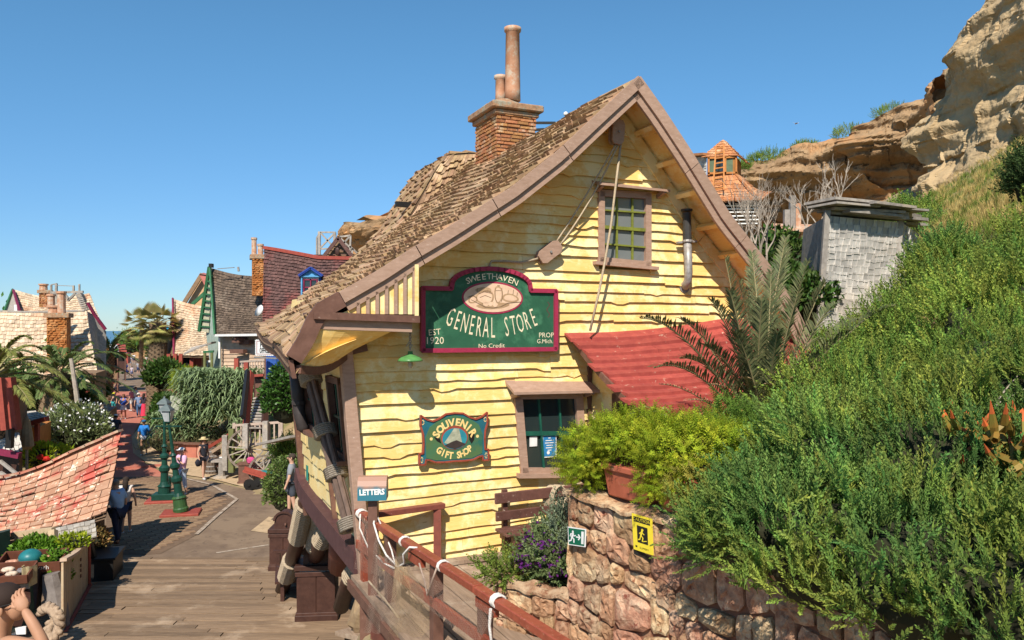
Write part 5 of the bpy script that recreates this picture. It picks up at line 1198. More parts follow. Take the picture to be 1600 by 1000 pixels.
# ---------- wooden bins and the dark bench between them
def bin_(label, x, y, w, d, h, rz):
    t = thing('litter_bin', label, 'bin', (x, y, 0.05)); M = Matrix.Rotation(rz, 3, 'Z'); o = Vector((x, y, .05))
    def bx(name, c, sz, m=M_dkbrn, bev=.008): b = MB(); b.box(o+M@Vector(c), sz, M=M); b.obj(name, m, t, bevel=bev)
    bx('base', (0, 0, .06), (w*1.06, d*1.06, .12)); bx('body', (0, 0, h*.34), (w*.93, d*.93, h*.58))
    for k in (-1, 1): bx('front_board', (k*w*.235, -d*.47, h*.34), (w*.455, .03, h*.55)); bx('side_board', (-w*.47, k*d*.235, h*.34), (.03, d*.455, h*.55))
    bx('lower_band', (0, 0, h*.09), (w*1.02, d*1.02, .07)); bx('upper_band', (0, 0, h*.62), (w*1.05, d*1.05, .09))
    bx('liner', (0, 0, h*.66), (w*.85, d*.85, .05), M_white); bx('lid_frame', (0, 0, h*.70), (w*1.08, d*1.08, .10)); 
    P = [(-w*.34, 0), (w*.34, 0), (w*.34, h*.12)]+[(w*.30*math.cos(a)*(1 if True else 1), h*.16+h*.14*math.sin(a)) for a in [math.radians(k) for k in range(20, 165, 16)]]+[(-w*.34, h*.12)]
    b = MB(); b.prism(P, lambda a, c, dd: o+M@Vector((a, dd, h*.72+c)), -d*.36, d*.40); b.obj('arched_top', M_dkbrn, t, recalc=True)
    P2 = [(w*.34*math.cos(a), h*.15+h*.155*math.sin(a)) for a in [math.radians(k) for k in range(0, 181, 15)]]; b = MB()
    for p, q in zip(P2, P2[1:]): b.bar(o+M@Vector((p[0], -d*.38, h*.72+p[1])), o+M@Vector((q[0], -d*.38, h*.72+q[1])), .05, .05)
    b.obj('arch_trim', M_dkbrn, t)
    b = MB(); b.tube([o+M@Vector((.05, -d*.43, h*.84)), o+M@Vector((.05, -d*.45, h*.80))], .025, 8); b.obj('knob', M_brn, t); return t
g = G(491, 972, .05); bin_('large dark brown wooden litter bin beside the boardwalk, nearest', g.x, g.y+.35, .80, .62, 1.52, .10)
g = G(441, 893, .05); bin_('farther dark brown wooden litter bin beside a rope wrapped stilt', g.x, g.y+.3, .68, .55, 1.38, .05)
t = thing('bench', 'dark brown bench seen end-on behind the large wooden bin', 'bench', tuple(G(450, 950)))
g0 = G(447, 945); g1 = G(440, 915)
b = MB(); b.bar(g0+UP*.48, g1+UP*.48+Vector((.1, 0, 0)), .46, .05); b.obj('seat', M_dkbrn, t)
for g in (g0, g1): b = MB(); b.bar(g+Vector((-.1, .1, 0)), g+Vector((-.1, .1, .75)), .08, .08); b.bar(g+Vector((.25, .1, 0)), g+Vector((.25, .1, .85)), .08, .08); b.bar(g+Vector((-.22, .1, .76)), g+Vector((.35, .1, .76)), .10, .06); b.obj('end_frame', M_dkbrn, t)
b = MB(); b.bar(g0+Vector((.28, 0, .8)), g1+Vector((.36, 0, .8)), .05, .2); b.obj('backrest', M_dkbrn, t)
# low wood at the bottom edge
t = thing('bench', 'weathered plank bench end at the bottom edge beside the rail', 'bench', (-2.4, 11.5, 2.0))
b = MB(); b.bar(W(540, 985, 11.6), W(640, 1010, 10.4), .34, .06); b.obj('seat', M_porch, t); b = MB(); b.bar(W(545, 990, 11.6)-UP*.9, W(545, 990, 11.6), .12, .1); b.obj('leg', M_dkbrn, t)
b = MB(); b.bar(W(572, 925, 10.6), W(600, 955, 9.9), .10, .18); b.obj('arm', M_dkbrn, t)
b = MB(); b.add([H(-.24, -.9, 2.6), H(-.24, -4.5, 2.6), H(-.24, -4.5, 1.2), H(-.24, -.9, 1.2)], [(0, 1, 2, 3)]); b.obj('skirt_boards', MATS['brown_red_paint'], pdo)
# rocks on the bank under the house
M_bank = mat('bank_rock', (.36, .25, .14), (.22, .14, .08), 4, .95, .9, .3, c3=(.46, .36, .24), s3=2, t3=.56, bd=.04)
rk = random.Random(5)
for i in range(46):
    x = rk.uniform(-3.15, -1.7); y = rk.uniform(10.6, 15.3)
    if x > -1.85+(10.5-y)*.45 and y > 12: continue
    z = terrain(x, y); s_ = rk.uniform(.11, .34); b = MB(); Mr = Euler((rk.uniform(0, 3), rk.uniform(0, 3), rk.uniform(0, 3))).to_matrix(); random.seed(i)
    b.blob((x, y, z+s_*.25), (s_, s_*rk.uniform(.7, 1), s_*rk.uniform(.5, .8)), 8, 5, .22, Mr); o = b.obj('rock', M_bank); tag(o, 'rough tan rock on the bank below the yellow shop', 'rock', 'rocks on the bank below the shop')
random.seed(77)
# ================================================================== THE GREEN BANK AND WHAT GROWS THERE
M_jun = mat('juniper_green', (.19, .29, .045), (.115, .20, .035), 1.2, .8, 0, .38, c3=(.28, .35, .055), s3=.9, t3=.52, trans=.28, huev=.03, c4=(.30, .20, .09), s4=2.6, t4=.66)
M_jun2 = mat('rosemary_green', (.17, .29, .06), (.10, .19, .045), 1.2, .8, 0, .38, c3=(.26, .33, .055), s3=1.1, t3=.52, trans=.28, huev=.03, c4=(.28, .19, .09), s4=2.9, t4=.67)
M_fern = mat('bright_fern', (.36, .40, .02), (.26, .35, .018), 3, .75, 0, .3, trans=.35, huev=.02)
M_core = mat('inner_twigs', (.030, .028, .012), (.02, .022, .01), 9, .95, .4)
M_hay = mat('dry_grass', (.52, .38, .14), (.40, .30, .10), 4, .9, 0, .25, trans=.2)
M_grs = mat('green_grass', (.20, .25, .04), (.13, .19, .03), 4, .9, 0, .3, trans=.25, huev=.02)
SPR = t_sprig(22, .21, .060, 1, .85); SPR2 = t_sprig(15, .24, .085, 2, .8); SPF = t_sprig(26, .30, .055, 3, .3)
def mass(name, label, mounds, m, tmpl, size, seed, core=True, updir=.65, jit=.28, lean=(0, 0, 0), cat='shrubs', cm=None):
    PP = []; DD = []; SS_ = []; g = np.random.default_rng(seed); c_ = MB()
    for i, (c, r, n) in enumerate(mounds):
        P, d = ell_pts(c, r, n, .30, .42, seed+i, -.45); PP.append(P)
        wob = np.array([noise.noise_vector(Vector(p)*1.7) for p in P])
        DD.append(d*(1-updir)+np.array([0, 0, updir])+wob*.55+g.normal(size=d.shape)*jit+np.array(lean)); SS_.append(g.uniform(size[0], size[1], len(P)))
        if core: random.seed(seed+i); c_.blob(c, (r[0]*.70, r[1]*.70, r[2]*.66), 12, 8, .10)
    P = np.concatenate(PP); D = np.concatenate(DD); S = np.concatenate(SS_); own = np.concatenate([np.full(len(p), i) for i, p in enumerate(PP)]); keep = np.ones(len(P), bool)
    for i, (c, r, n) in enumerate(mounds): keep &= ~((own != i) & ((((P-np.array(c))/np.array(r))**2).sum(1) < .60))
    P, D, S = P[keep], D[keep], S[keep]
    V, F = scatter(tmpl[0], tmpl[1], P, D, S); rn = np.repeat((g.random(len(P))*.45+g.random(len(mounds))[own[keep]]*.55)*.98, len(tmpl[0]))
    o = npmesh(name, V, F, m, None, rn, 'stuff'); tag(o, label, cat)
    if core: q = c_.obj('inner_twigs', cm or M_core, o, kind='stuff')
    return o
gg = random.Random(4)
# shrubs drooping over the top of the stone wall
mo = []
for t_, q_, dz, rr in [(2.12, .10, .02, .38), (2.2, .65, .30, .48), (2.45, .0, .12, .52), (2.6, .75, .5, .62), (3.0, .0, .1, .60), (3.2, .9, .6, .7), (3.7, .0, .1, .66), (4.35, 1.15, .5, .6), (4.4, .1, .1, .7), (4.7, 1.0, .6, .8), (5.1, .1, .1, .7)]:
    p = W0+WD*t_+WN*q_; mo.append(((p.x, p.y, 4.25+dz), (rr, rr, rr*.85), 1050))
mass('wall_shrubs', 'dense green juniper-like shrubs spilling over the stone wall', mo, M_jun2, SPR, (.16, .30), 21, lean=(-.15, -.12, 0))
# middle of the bank
mo = []
for i in range(12):
    for j in range(13):
        y = 5.4+j*.72+gg.uniform(-.2, .2); q0 = 1.5+i*.62; 
        base = W0+WD*((8-y)/.848)+WN*0
        x = 1.9+i*.70+gg.uniform(-.2, .2)+.12*(y-6)
        z, q = hill(x, y)
        if q < 1.0 or y > 14.2 or x > 9.6: continue
        if 9.0 < y < 11.5 and x < 3.3: continue           # the young palm stands here
        if y >= 11.5 and x < 4.3+ (y-11.5)*.5: continue
        px_ = 800+1250*x/y; 
        if px_ > 1720 or px_ < 1040: continue
        if (x-3.25)**2+(y-5.2)**2 < .9: continue            # red aloe
        if px_ > 1490 and y > 11.2: continue                 # open grass slope
        if noise.noise(Vector((x*.8, y*.8, 5))) > .40 and y > 6.5: continue
        r = gg.uniform(.46, .84); mo.append(((x, y, z+.05+gg.uniform(-.14, .2)-.30*sstep(8.5, 12, y)), (r, r, r*gg.uniform(.75, 1.05)), int(950-30*j)))
near = [m_ for m_ in mo if m_[0][1] < 8]; far = [m_ for m_ in mo if m_[0][1] >= 8]
n1 = [m_ for i, m_ in enumerate(near) if noise.noise(Vector(m_[0])*.9) > 0]; n2 = [m_ for m_ in near if m_ not in n1]
mass('bank_shrubs', 'deep green shrubs covering the near part of the bank', n1, M_jun2, SPR, (.15, .28), 41, lean=(-.05, -.1, 0))
mass('bank_shrubs', 'yellower green shrubs mixed through the near part of the bank', n2, M_jun, SPR, (.13, .24), 51, lean=(-.05, -.1, 0))
mass('bank_shrubs', 'fresh green shrubs covering the upper bank below the shack', far, M_jun, SPR2, (.16, .30), 61)
print('mounds', len(mo))
# grasses on the open slope
P = []; 
g = np.random.default_rng(3)
for k in range(24000):
    y = gg.uniform(5, 24) if k < 13000 else gg.uniform(16, 34); x = gg.uniform(2.5, 17) if k < 13000 else gg.uniform(9, 24); z, q = hill(x, y)
    if q < .6: continue
    px_ = 800+1250*x/y
    if px_ < 1150 or px_ > 1680: continue
    P.append((x, y, terrain(x, y)))
P = np.array(P); D = g.normal(size=P.shape)*.28+np.array([0, 0, 1]); hn = np.array([noise.noise(Vector(p)*.9) for p in P])
TUF = t_tuft(8, 2, .035, .5); sel = hn+g.normal(size=len(P))*.15 > -.02
for s_, m_, nm, lb in ((sel, M_hay, 'dry_grass', 'straw coloured dry grass on the open upper slope'), (~sel, M_grs, 'green_grass', 'bright green grass tufts between the shrubs on the slope')):
    V, F = scatter(TUF[0], TUF[1], P[s_], D[s_], g.uniform(.16, .42, s_.sum())); tag(npmesh(nm, V, F, m_, None, np.repeat(g.random(s_.sum()), len(TUF[0])), 'stuff'), lb, 'grass')
def shrub(label, c, r, n, m, tmpl, size, seed, cat='shrub', name='shrub', core=True, group=None, **kw):
    t = thing(name, label, cat, (c[0], c[1], c[2]-r[2]), group)
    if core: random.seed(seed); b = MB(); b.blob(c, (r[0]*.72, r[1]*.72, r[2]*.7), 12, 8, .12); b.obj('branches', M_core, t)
    foliage('foliage', m, t, c, r, n, tmpl, size, seed, **kw); return t
# ferns in the pots and spilling over the wall
for (a, c), lb, sd in ((PT[0], 'bright yellow green fern filling the left terracotta planter', 5), (PT[1], 'bright yellow green fern filling the right terracotta planter', 6)):
    cc = P3w((a+c)/2-.08, 4.82, -.32); sz = .92 if sd == 5 else 1.0
    t = shrub(lb, tuple(cc), (.52*sz, .40*sz, .25*sz), 1300, M_fern, SPF, (.09, .19), sd, cat='fern', name='fern', updir=.25, jit=.5, lump=.35, flat=-.12)
    for k in range(7):
        if k > 3: continue
        p = P3w(lerp(a, c, -.42+.12*k if sd == 5 else -.02+.16*k), 4.62+R(-.05, .05), .02); 
        foliage('trailing_frond', M_fern, t, tuple(p-UP*R(.0, .22)*(1 if k < 2 or sd == 6 else .2)), (.13, .10, .20), 70, SPF, (.08, .16), 40+k+sd, updir=-.2, jit=.5)
cc = P3w(.14, 4.58, -.2); shrub('mound of trailing bright fern at the left end of the stone wall', tuple(cc), (.32, .28, .36), 700, M_fern, SPF, (.09, .2), 15, cat='fern', name='fern', updir=.1, jit=.5)
cc = P3w(1.66, 4.60, -.05); shrub('dry yellow fern hanging at the right of the right planter', tuple(cc), (.20, .2, .26), 200, mat('yellowing_fern', (.36, .33, .05), (.30, .24, .04), 3, .8, 0, .3, trans=.3), SPF, (.09, .18), 16, cat='fern', name='fern', updir=-.1, jit=.5, core=False)
cc = Vector((2.3, 8.2, 4.5)); shrub('light green feathery bush behind the right planter', tuple(cc), (.55, .5, .6), 900, mat('mid_fern', (.14, .24, .03), (.10, .18, .02), 3, .8, 0, .3, trans=.3), SPF, (.12, .25), 17, updir=.5, jit=.35)
# lavender-purple flowers in the stone planter
M_stm = mat('silver_green_stem', (.18, .23, .09), (.11, .16, .05), 4, .85, 0, .3, trans=.25, huev=.02)
t = shrub('silvery stems with dark purple flowers in the stone planter', (.54, 8.66, 3.36), (.36, .36, .36), 700, M_stm, SPR2, (.16, .34), 22, cat='flowers', name='flowering_plant', updir=.5, jit=.4)
P, d = ell_pts((.46, 8.56, 3.40), (.42, .40, .42), 110, .1, .2, 7, -.1); LF = t_leaf(.8, .1)
V, F = scatter(LF[0], LF[1], np.repeat(P, 6, 0)+np.random.default_rng(1).normal(size=(len(P)*6, 3))*.014, np.random.default_rng(2).normal(size=(len(P)*6, 3)), np.full(len(P)*6, .035)); npmesh('flower', mat('purple_petal', (.10, .012, .12), (.07, .01, .10), 9, .7, 0, .3, trans=.2), t and V, F, 0) if False else npmesh('flower', V, F, mat('purple_petal', (.10, .012, .12), (.07, .01, .10), 9, .7, 0, .3, trans=.2), t, None, 'stuff')
shrub('tuft of pale dry grass at the left end of the stone planter', (-.05, 8.75, 3.22), (.28, .2, .14), 260, M_grs, SPR2, (.12, .28), 23, cat='grass', name='grass_tuft', updir=.2, jit=.5, core=False)
shrub('upright grey green plant beside the exit sign', (.62, 8.45, 3.7), (.22, .2, .38), 300, mat('grey_green', (.17, .21, .13), (.11, .14, .08), 4, .85, 0, .25), SPR2, (.12, .24), 24, updir=.9)
# ---------- palms
def frond(mbs, base, tip, lift, ll, n=34, seed=0, w=.022, droop=.0, vsh=.5, rr=.012):
    st = random.Random(seed); base = Vector(base); tip = Vector(tip); c1 = base.lerp(tip, .35)+Vector((0, 0, lift)); c2 = base.lerp(tip, .75)+Vector((0, 0, lift*.9))
    def bz(t): a = 1-t; return base*a**3+c1*3*a*a*t+c2*3*a*t*t+tip*t**3
    pts = [bz(i/10) for i in range(11)]; mb = mbs; mb.cr = st.uniform(.01, 1); mb.cm = 1; mb.tube(pts, [lerp(rr, rr*.25, i/10) for i in range(11)], 4, cap=False); mb.cm = 0
    for i in range(n):
        t = lerp(.16, .995, i/(n-1)); p = bz(t); d = (bz(min(1, t+.02))-bz(t-.02)).normalized(); s = d.cross(UP)
        if s.length < .05: s = d.cross(Vector((0, 1, 0)))
        s.normalize(); u = s.cross(d); L = ll*math.sin(math.pi*min(.97, .12+.80*t))**.6*(1.0-.35*t)*st.uniform(.82, 1.12)
        for k in (-1, 1):
            ld_ = (d*st.uniform(.75, 1.0)+s*k*st.uniform(.55, .85)+u*vsh*st.uniform(.5, 1.1)).normalized(); e = p+ld_*L-UP*droop*L*st.uniform(.6, 1.2); m_ = p+ld_*L*.5-UP*droop*L*.1; x = ld_.cross(u).normalized()*w*.5
            mb.cr = st.uniform(.01, 1); mb.add([p-x*.5, m_-x+u*w*.2, e, m_+x+u*w*.2, p+x*.5], [(0, 1, 3, 4), (1, 2, 3)])
M_palm = mat('date_palm_leaflet', (.16, .16, .07), (.085, .105, .04), 3, .6, 0, .45, trans=.2, huev=.03); M_rach = mat('palm_rachis', (.30, .25, .12), None, 5, .7, 0)
M_palmd = mat('dry_palm_leaflet', (.36, .24, .12), (.26, .17, .09), 3, .8, 0, .3)
PB = Vector((3.05, 9.7, 4.35))
yp = thing('young_palm', 'young date palm with stiff grey green fronds beside the red awning', 'palm', tuple(PB))
tips = [((1000, 497), 8.3), ((1022, 575), 8.4), ((1062, 560), 8.8), ((1133, 405), 9.6), ((1112, 470), 9.2), ((1155, 440), 9.9), ((1175, 395), 10.6), ((1205, 425), 10.0), ((1228, 372), 10.6), ((1262, 410), 10.2), ((1290, 440), 9.6), ((1398, 478), 9.6), ((1325, 520), 9.0), ((1340, 500), 10.6), ((1245, 465), 9.0), ((1190, 470), 9.0), ((1150, 520), 8.8), ((1215, 520), 8.7), ((1100, 540), 8.9), ((1280, 555), 9.0), ((1230, 390), 11.2), ((1170, 420), 11.3), ((1140, 455), 8.9), ((1065, 500), 9.4), ((1305, 475), 10.5)]
for i, ((x, y), d_) in enumerate(tips):
    b = MB(); tp2 = W(x, y, d_); off = Vector((R(-.12, .12), R(-.12, .12), R(0, .15))); ln2 = (tp2-PB).length
    frond(b, PB+off, tp2, .10+.22*abs(tp2.x-PB.x), .34 if ln2 > 1.2 else .28, 50, i, .021, .16, .5, .016); b.obj('frond', [M_palm, M_rach], yp)
for i, ((x, y), d_) in enumerate([((1030, 600), 8.6), ((1075, 625), 8.6), ((1110, 600), 8.5), ((1165, 590), 8.5), ((1200, 600), 8.6), ((1240, 590), 8.7)]):
    b = MB(); frond(b, PB, W(x, y, d_), .25, .22, 30, 60+i, .014, .3, .3, .012); b.obj('dry_frond', [M_palmd, M_rach], yp)
# dry palm bits by the lean-to window
b = MB()
for i in range(5): A_ = P3w(.55, 5.15, -.7)+Vector((R(-.1, .1), R(-.1, .1), R(0, .1))); b.tube([A_-UP*.12, A_+Vector((-.08-.05*i, -.1, -.05-.02*i)), A_+Vector((-.14-.05*i, -.15, -.22-.04*i))], [.005, .004, .002], 4)
tag(b.obj('dry_fronds', mat('bleached_stem', (.55, .47, .36), None, 5, .8, 0), kind='stuff'), 'bleached dry palm stems in front of the lean-to window', 'fronds')
# ---------- red-tipped aloe and pale twigs at the right edge
al = thing('aloe', 'aloe with orange red tips at the right edge of the bank', 'succulent', (3.3, 5.2, 4.7))
M_aloe = mat('aloe_leaf', (.20, .20, .04), (.30, .15, .03), 6, .5, .1, .25, trans=.15); M_aloet = mat('aloe_tip', (.52, .11, .03), (.42, .10, .03), 6, .5, .1, .2)
for k in range(60):
    a = R(0, 6.28); e = R(.15, 1.2); L = R(.15, .25); cc = Vector((3.22+R(-.30, .30), 5.2+R(-.30, .30), 5.12+R(-.14, .14)+.0)); dd = Vector((math.cos(a)*math.cos(e), math.sin(a)*math.cos(e), math.sin(e)))
    b = MB(); b.cm = 0; b.tube([cc, cc+dd*L*.35, cc+dd*L*.7+UP*.01], [.022, .028, .017], 5, cap=False); b.cm = 1; b.tube([cc+dd*L*.7+UP*.01, cc+dd*L+UP*.03], [.017, .002], 5); b.obj('leaf', [M_aloe, M_aloet], al)
M_twig = mat('bleached_twig', (.42, .35, .28), (.28, .23, .18), 9, .85, .2)
def twigs(label, pts_list, r=.008, name='bare_twig'):
    b = MB()
    for pts in pts_list: b.tube(pts, [lerp(r, r*.3, i/(len(pts)-1)) for i in range(len(pts))], 5)
    return tag(b.obj(name, M_twig), label, 'twig')
twigs('pale curved twig rising at the right edge above the aloe', [[W(1532, 695, 5.6), W(1538, 655, 5.6), W(1560, 630, 5.6), W(1605, 605, 5.6)], [W(1545, 648, 5.6), W(1570, 610, 5.7), W(1592, 585, 5.8)]])
twigs('short dead twig on the upper right bank', [[W(1560, 560, 9), W(1585, 540, 9), W(1600, 545, 9)], [W(1540, 570, 9), W(1565, 585, 9)]])
shrub('dark pine shrub at the right edge high on the slope', tuple(W(1612, 285, 13.5)), (.32, .4, .55), 700, mat('dark_pine', (.05, .09, .02), (.035, .06, .015), 3, .8, 0, .3, trans=.2), SPR2, (.2, .36), 71, updir=.6)
shrub('grey green bush below the near cliff', tuple(W(1425, 352, 28)), (1.3, 1.2, .7), 900, M_jun, SPR2, (.3, .6), 72, updir=.6)
shrub('dark bush in the shade below the cliff corner', tuple(W(1445, 372, 24)), (1.0, 1.0, .6), 400, M_jun2, SPR2, (.3, .5), 73, updir=.6)
shrub('upright dark green shrub on top of the bank right of the shack', tuple(W(1482, 436, 13)), (.6, .55, .6), 900, M_jun2, SPR, (.25, .42), 74, updir=.75)
for i, (x, y, r_) in enumerate([(1192, 245, .9), (1210, 240, 1.1), (1265, 222, .7), (1340, 200, 1.0), (1405, 168, 1.0), (1160, 252, .5)]):
    d_ = 60 - (i > 2)*3; c = W(x, y+5, d_)+Vector((0, .8, -.1)); shrub(['small round bush on the far cliff rim nearest the tower', 'larger round bush second on the far cliff rim', 'low bush third along the far cliff rim', 'spreading bush in the middle of the far cliff rim', 'bush on the highest part of the far cliff rim', 'tiny bush on the far cliff rim beside the tower roof'][i], tuple(c), (r_*1.4, r_*1.2, r_*.6), 420, M_jun, SPR2, (.25, .5), 80+i, updir=.4, core=False)
# ---------- grey shingled shack leaning on the bank
M_gsh = mat('grey_shingle', (.60, .56, .51), (.46, .43, .39), 7, .85, .4, .22, (5, 5, .6), 0, c3=(.56, .50, .43), s3=1.3, t3=.56, bd=.008); M_gwd = mat('grey_board', (.36, .32, .28), (.24, .21, .18), 9, .85, .4, .2, c3=(.44, .36, .27), s3=2, t3=.58)
sk_ = thing('shingle_shack', 'small leaning grey shingled shack with rough board roof on the bank', 'shed', tuple(W(1340, 470, 15.3)))
sTL, sTR, sBL, sBR = W(1291, 338, 15.0), W(1405, 348, 15.8), W(1277, 520, 15.0), W(1392, 520, 15.8); sRT, sRB = W(1431, 366, 17.3), W(1418, 520, 17.3)
def shf(a, c): return sTL.lerp(sTR, c).lerp(sBL.lerp(sBR, c), a)+Vector((0, -.05-.015*math.sin(a*9), 0))
b = MB(); bk = Vector((.3, 2.0, 0)); b.hexa([sBL, sBR, sBR+bk, sBL+bk, sTL, sTR, sTR+bk+UP*-.1, sTL+bk]); b.add([sBR, sRB, sRT, sTR], [(0, 1, 2, 3)]); b.obj('core', M_gwd, sk_)
shingles(lambda a, c: shf(a, c)-Vector((0, .02, 0)), 17, 13, .022, M_gsh, sk_, 220, wave=.12, side=1 if False else -1, jb=.35)
shingles(lambda a, c: sTR.lerp(sRT, c).lerp(sBR.lerp(sRB, c), a)+Vector((.05, -.03, 0)), 16, 6, .03, M_gsh, sk_, 80, wave=.2, side=-1, jb=.3)
for p, q in ((sTL, sBL), (sTR, sBR)): b = MB(); b.bar(p+Vector((0, -.05, .1)), q+Vector((0, -.05, 0)), .10, .08, up=Vector((0, 1, 0))); b.obj('corner_board', M_gwd, sk_)
for i, (x0, y0, x1, y1, d_, w_, h_) in enumerate([(1280, 314, 1360, 322, 15.0, .8, .05), (1284, 320, 1352, 326, 14.9, .7, .04), (1340, 320, 1404, 328, 15.2, .8, .05), (1360, 328, 1420, 333, 15.6, .9, .04), (1290, 328, 1400, 334, 15.1, .5, .05), (1292, 334, 1412, 342, 15.2, .3, .06), (1398, 340, 1440, 344, 16.2, .3, .06), (1405, 350, 1440, 352, 16.6, .3, .06), (1322, 330, 1404, 338, 14.95, .2, .05)]):
    b = MB(); b.bar(W(x0, y0, d_), W(x1, y1, d_+.5), w_, h_); b.obj('roof_board', M_gwd, sk_)
b = MB(); c_ = W(1345, 330, 15.8); b.hexa([W(1284, 322, 15)+Vector((0, 0, -.05)), W(1420, 334, 15.6)+Vector((0, 0, -.05)), W(1440, 340, 17.6), W(1300, 326, 17.4), W(1284, 319, 15), W(1420, 331, 15.6), W(1440, 336, 17.6), W(1300, 322, 17.4)]); b.obj('roof', M_gwd, sk_, recalc=True)
# ---------- bare bleached tree and greenery behind the gable
def tree_branches(mb, p, d, L, r, depth, st, spread=.7, up=.15):
    n = 3; pts = [p]; q = p.copy(); dd = d.copy()
    for i in range(n): dd = (dd+Vector((st.uniform(-.22, .22), st.uniform(-.22, .22), st.uniform(-.12, .2)))).normalized(); q = q+dd*L/n; pts.append(q.copy())
    mb.tube(pts, [lerp(r, r*.62, i/n) for i in range(n+1)], 5, cap=False)
    if depth == 0: return
    for k in range(st.choice((2, 3, 3))):
        nd = (dd+Vector((st.uniform(-spread, spread), st.uniform(-spread, spread), st.uniform(-spread*.6, spread)+up))).normalized(); tree_branches(mb, pts[st.choice((2, 3, 3))], nd, L*st.uniform(.6, .85), r*.6, depth-1, st, spread, up)
def bare_tree(label, base, L, r, depth, seed, lean=Vector((0, 0, 1)), group=None, m=None):
    t = thing('bare_tree', label, 'tree', tuple(base), group); b = MB(); st = random.Random(seed)
    for k in range(3): tree_branches(b, Vector(base), (lean+Vector((st.uniform(-.5, .5), st.uniform(-.4, .4), 0))).normalized(), L, r, depth, st)
    b.obj('branches', m or M_twig, t); return t
bare_tree('bleached bare tree between the gable and the shack', W(1195, 430, 17), .70, .028, 4, 1)
bare_tree('bleached bare tree leaning left behind the gable edge', W(1175, 400, 18), .62, .024, 4, 2, Vector((-.3, 0, 1)))
bare_tree('bare white branches rising above the shack roof', W(1300, 350, 18), .6, .025, 3, 5)
bare_tree('bare branches left of the shack', W(1262, 400, 17.5), .7, .028, 4, 9, Vector((.2, 0, 1)))
M_lf = mat('broad_leaf_green', (.075, .14, .022), (.045, .09, .016), 3, .55, 0, .45, trans=.3, huev=.03)
LEAF = t_leaf(.5, .15)
for i, (x, y, d_, r_, lb) in enumerate([(1175, 440, 17.5, .8, 'dark leafy bush behind the right roof edge'), (1255, 420, 18, .7, 'leafy bush left of the grey shack'), (1215, 395, 18.5, .6, 'leafy bush among the bare branches'), (1235, 470, 16, .8, 'leafy bush low beside the shack'), (1150, 405, 18.5, .5, 'small leafy bush below the orange tower'), (1262, 465, 15.2, .5, 'bright bush at the foot of the shack')]):
    shrub(lb, tuple(W(x, y, d_)), (r_, r_*.9, r_*.9), 1100, M_lf, LEAF, (.09, .18), 90+i, updir=.3, jit=.7)
# posts and a rough roof behind
for i, (x, y0, y1, m_) in enumerate([(1238, 306, 400, M_gwd), (1246, 318, 420, M_pot), (1229, 328, 400, M_gwd)]):
    b = MB(); b.bar(W(x, y1, 21), W(x, y0, 21), .14, .14); tag(b.obj('wooden_post', m_), ['tall grey post standing left of the shack', 'orange wooden post beside the tall grey post', 'short grey post left of the tall one'][i], 'post')
b = MB(); b.hexa([W(1205, 362, 20.6), W(1285, 362, 20.6), W(1285, 355, 22), W(1205, 352, 22), W(1205, 359, 20.6), W(1285, 358, 20.6), W(1285, 351, 22), W(1205, 349, 22)]); tag(b.obj('rough_roof', M_pot, recalc=True), 'low orange brown rough roof edge behind the bare branches', 'roof')
# ---------- orange tower house
tw = thing('tower_house', 'orange tiled tower house with cupola and ladder left of the cliff', 'house', tuple(W(1135, 330, 34)))
M_otile = mat('orange_shingle', (.52, .23, .095), (.40, .16, .065), 3, .85, .4, .22, c3=(.56, .33, .18), s3=1.0, t3=.57)
D0 = 34
ap = W(1130, 218, D0+1.1)
e = [W(1098, 245, D0), W(1152, 243, D0-.2), W(1170, 256, D0+1.3), W(1112, 248, D0+2.4)]
for (p, q, nm) in ((e[0], e[1], 'cupola_roof'), (e[1], e[2], 'cupola_roof'), (e[3], e[0], 'cupola_roof')):
    f = lambda a, c, p=p, q=q: ap.lerp(p.lerp(q, c), max(.02, a)); b = MB(); b.add([ap-UP*.03, p-UP*.03, q-UP*.03], [(0, 1, 2)]); o = b.obj(nm, M_otile, tw); shingles(f, 7, 9, .03, M_otile, o, 0, side=-1 if False else 1, wave=.05)
def D(x, y, d=0): return W(x, y, D0+d)
b = MB(); b.hexa([D(1106, 275), D(1150, 272, -.1), D(1158, 275, 1.2), D(1114, 275, 1.8), D(1106, 246), D(1150, 244, -.1), D(1158, 254, 1.2), D(1114, 246, 1.8)]); b.obj('cupola_wall', mat('ochre_wall', (.36, .17, .05), None, 5, .8, .1), tw)
for x0, x1, m_ in ((1108, 1118, 'teal_shutter'), (1135, 1145, 'teal_shutter')): b = MB(); b.add([D(x0, 270, -.08), D(x1, 270, -.1), D(x1, 248, -.1), D(x0, 248, -.08)], [(0, 1, 2, 3)]); b.obj('shutter', mat('teal_shutter', (.12, .17, .10), None, 5, .6, 0), tw)
b = MB(); b.add([D(1119, 268, -.09), D(1130, 268, -.1), D(1130, 250, -.1), D(1119, 250, -.09)], [(0, 1, 2, 3)]); b.obj('pane', M_glass, tw)
M_orw = mat('orange_wood', (.50, .20, .05), (.40, .15, .04), 5, .7, .1)
for (a, c) in (((1107, 246), (1107, 274)), ((1133, 246), (1133, 272)), ((1150, 244), (1150, 273)), ((1106, 271), (1151, 270)), ((1106, 247), (1151, 245))): b = MB(); b.bar(D(*a, -.12), D(*c, -.12), .08, .08, up=Vector((0, 1, 0))); b.obj('frame', M_orw, tw)
lo4 = [D(1092, 316, -1.2), D(1190, 312, -1.4), D(1205, 300, 2.5)]; up4 = [D(1104, 274, 0), D(1150, 272, -.1), D(1158, 274, 1.2)]
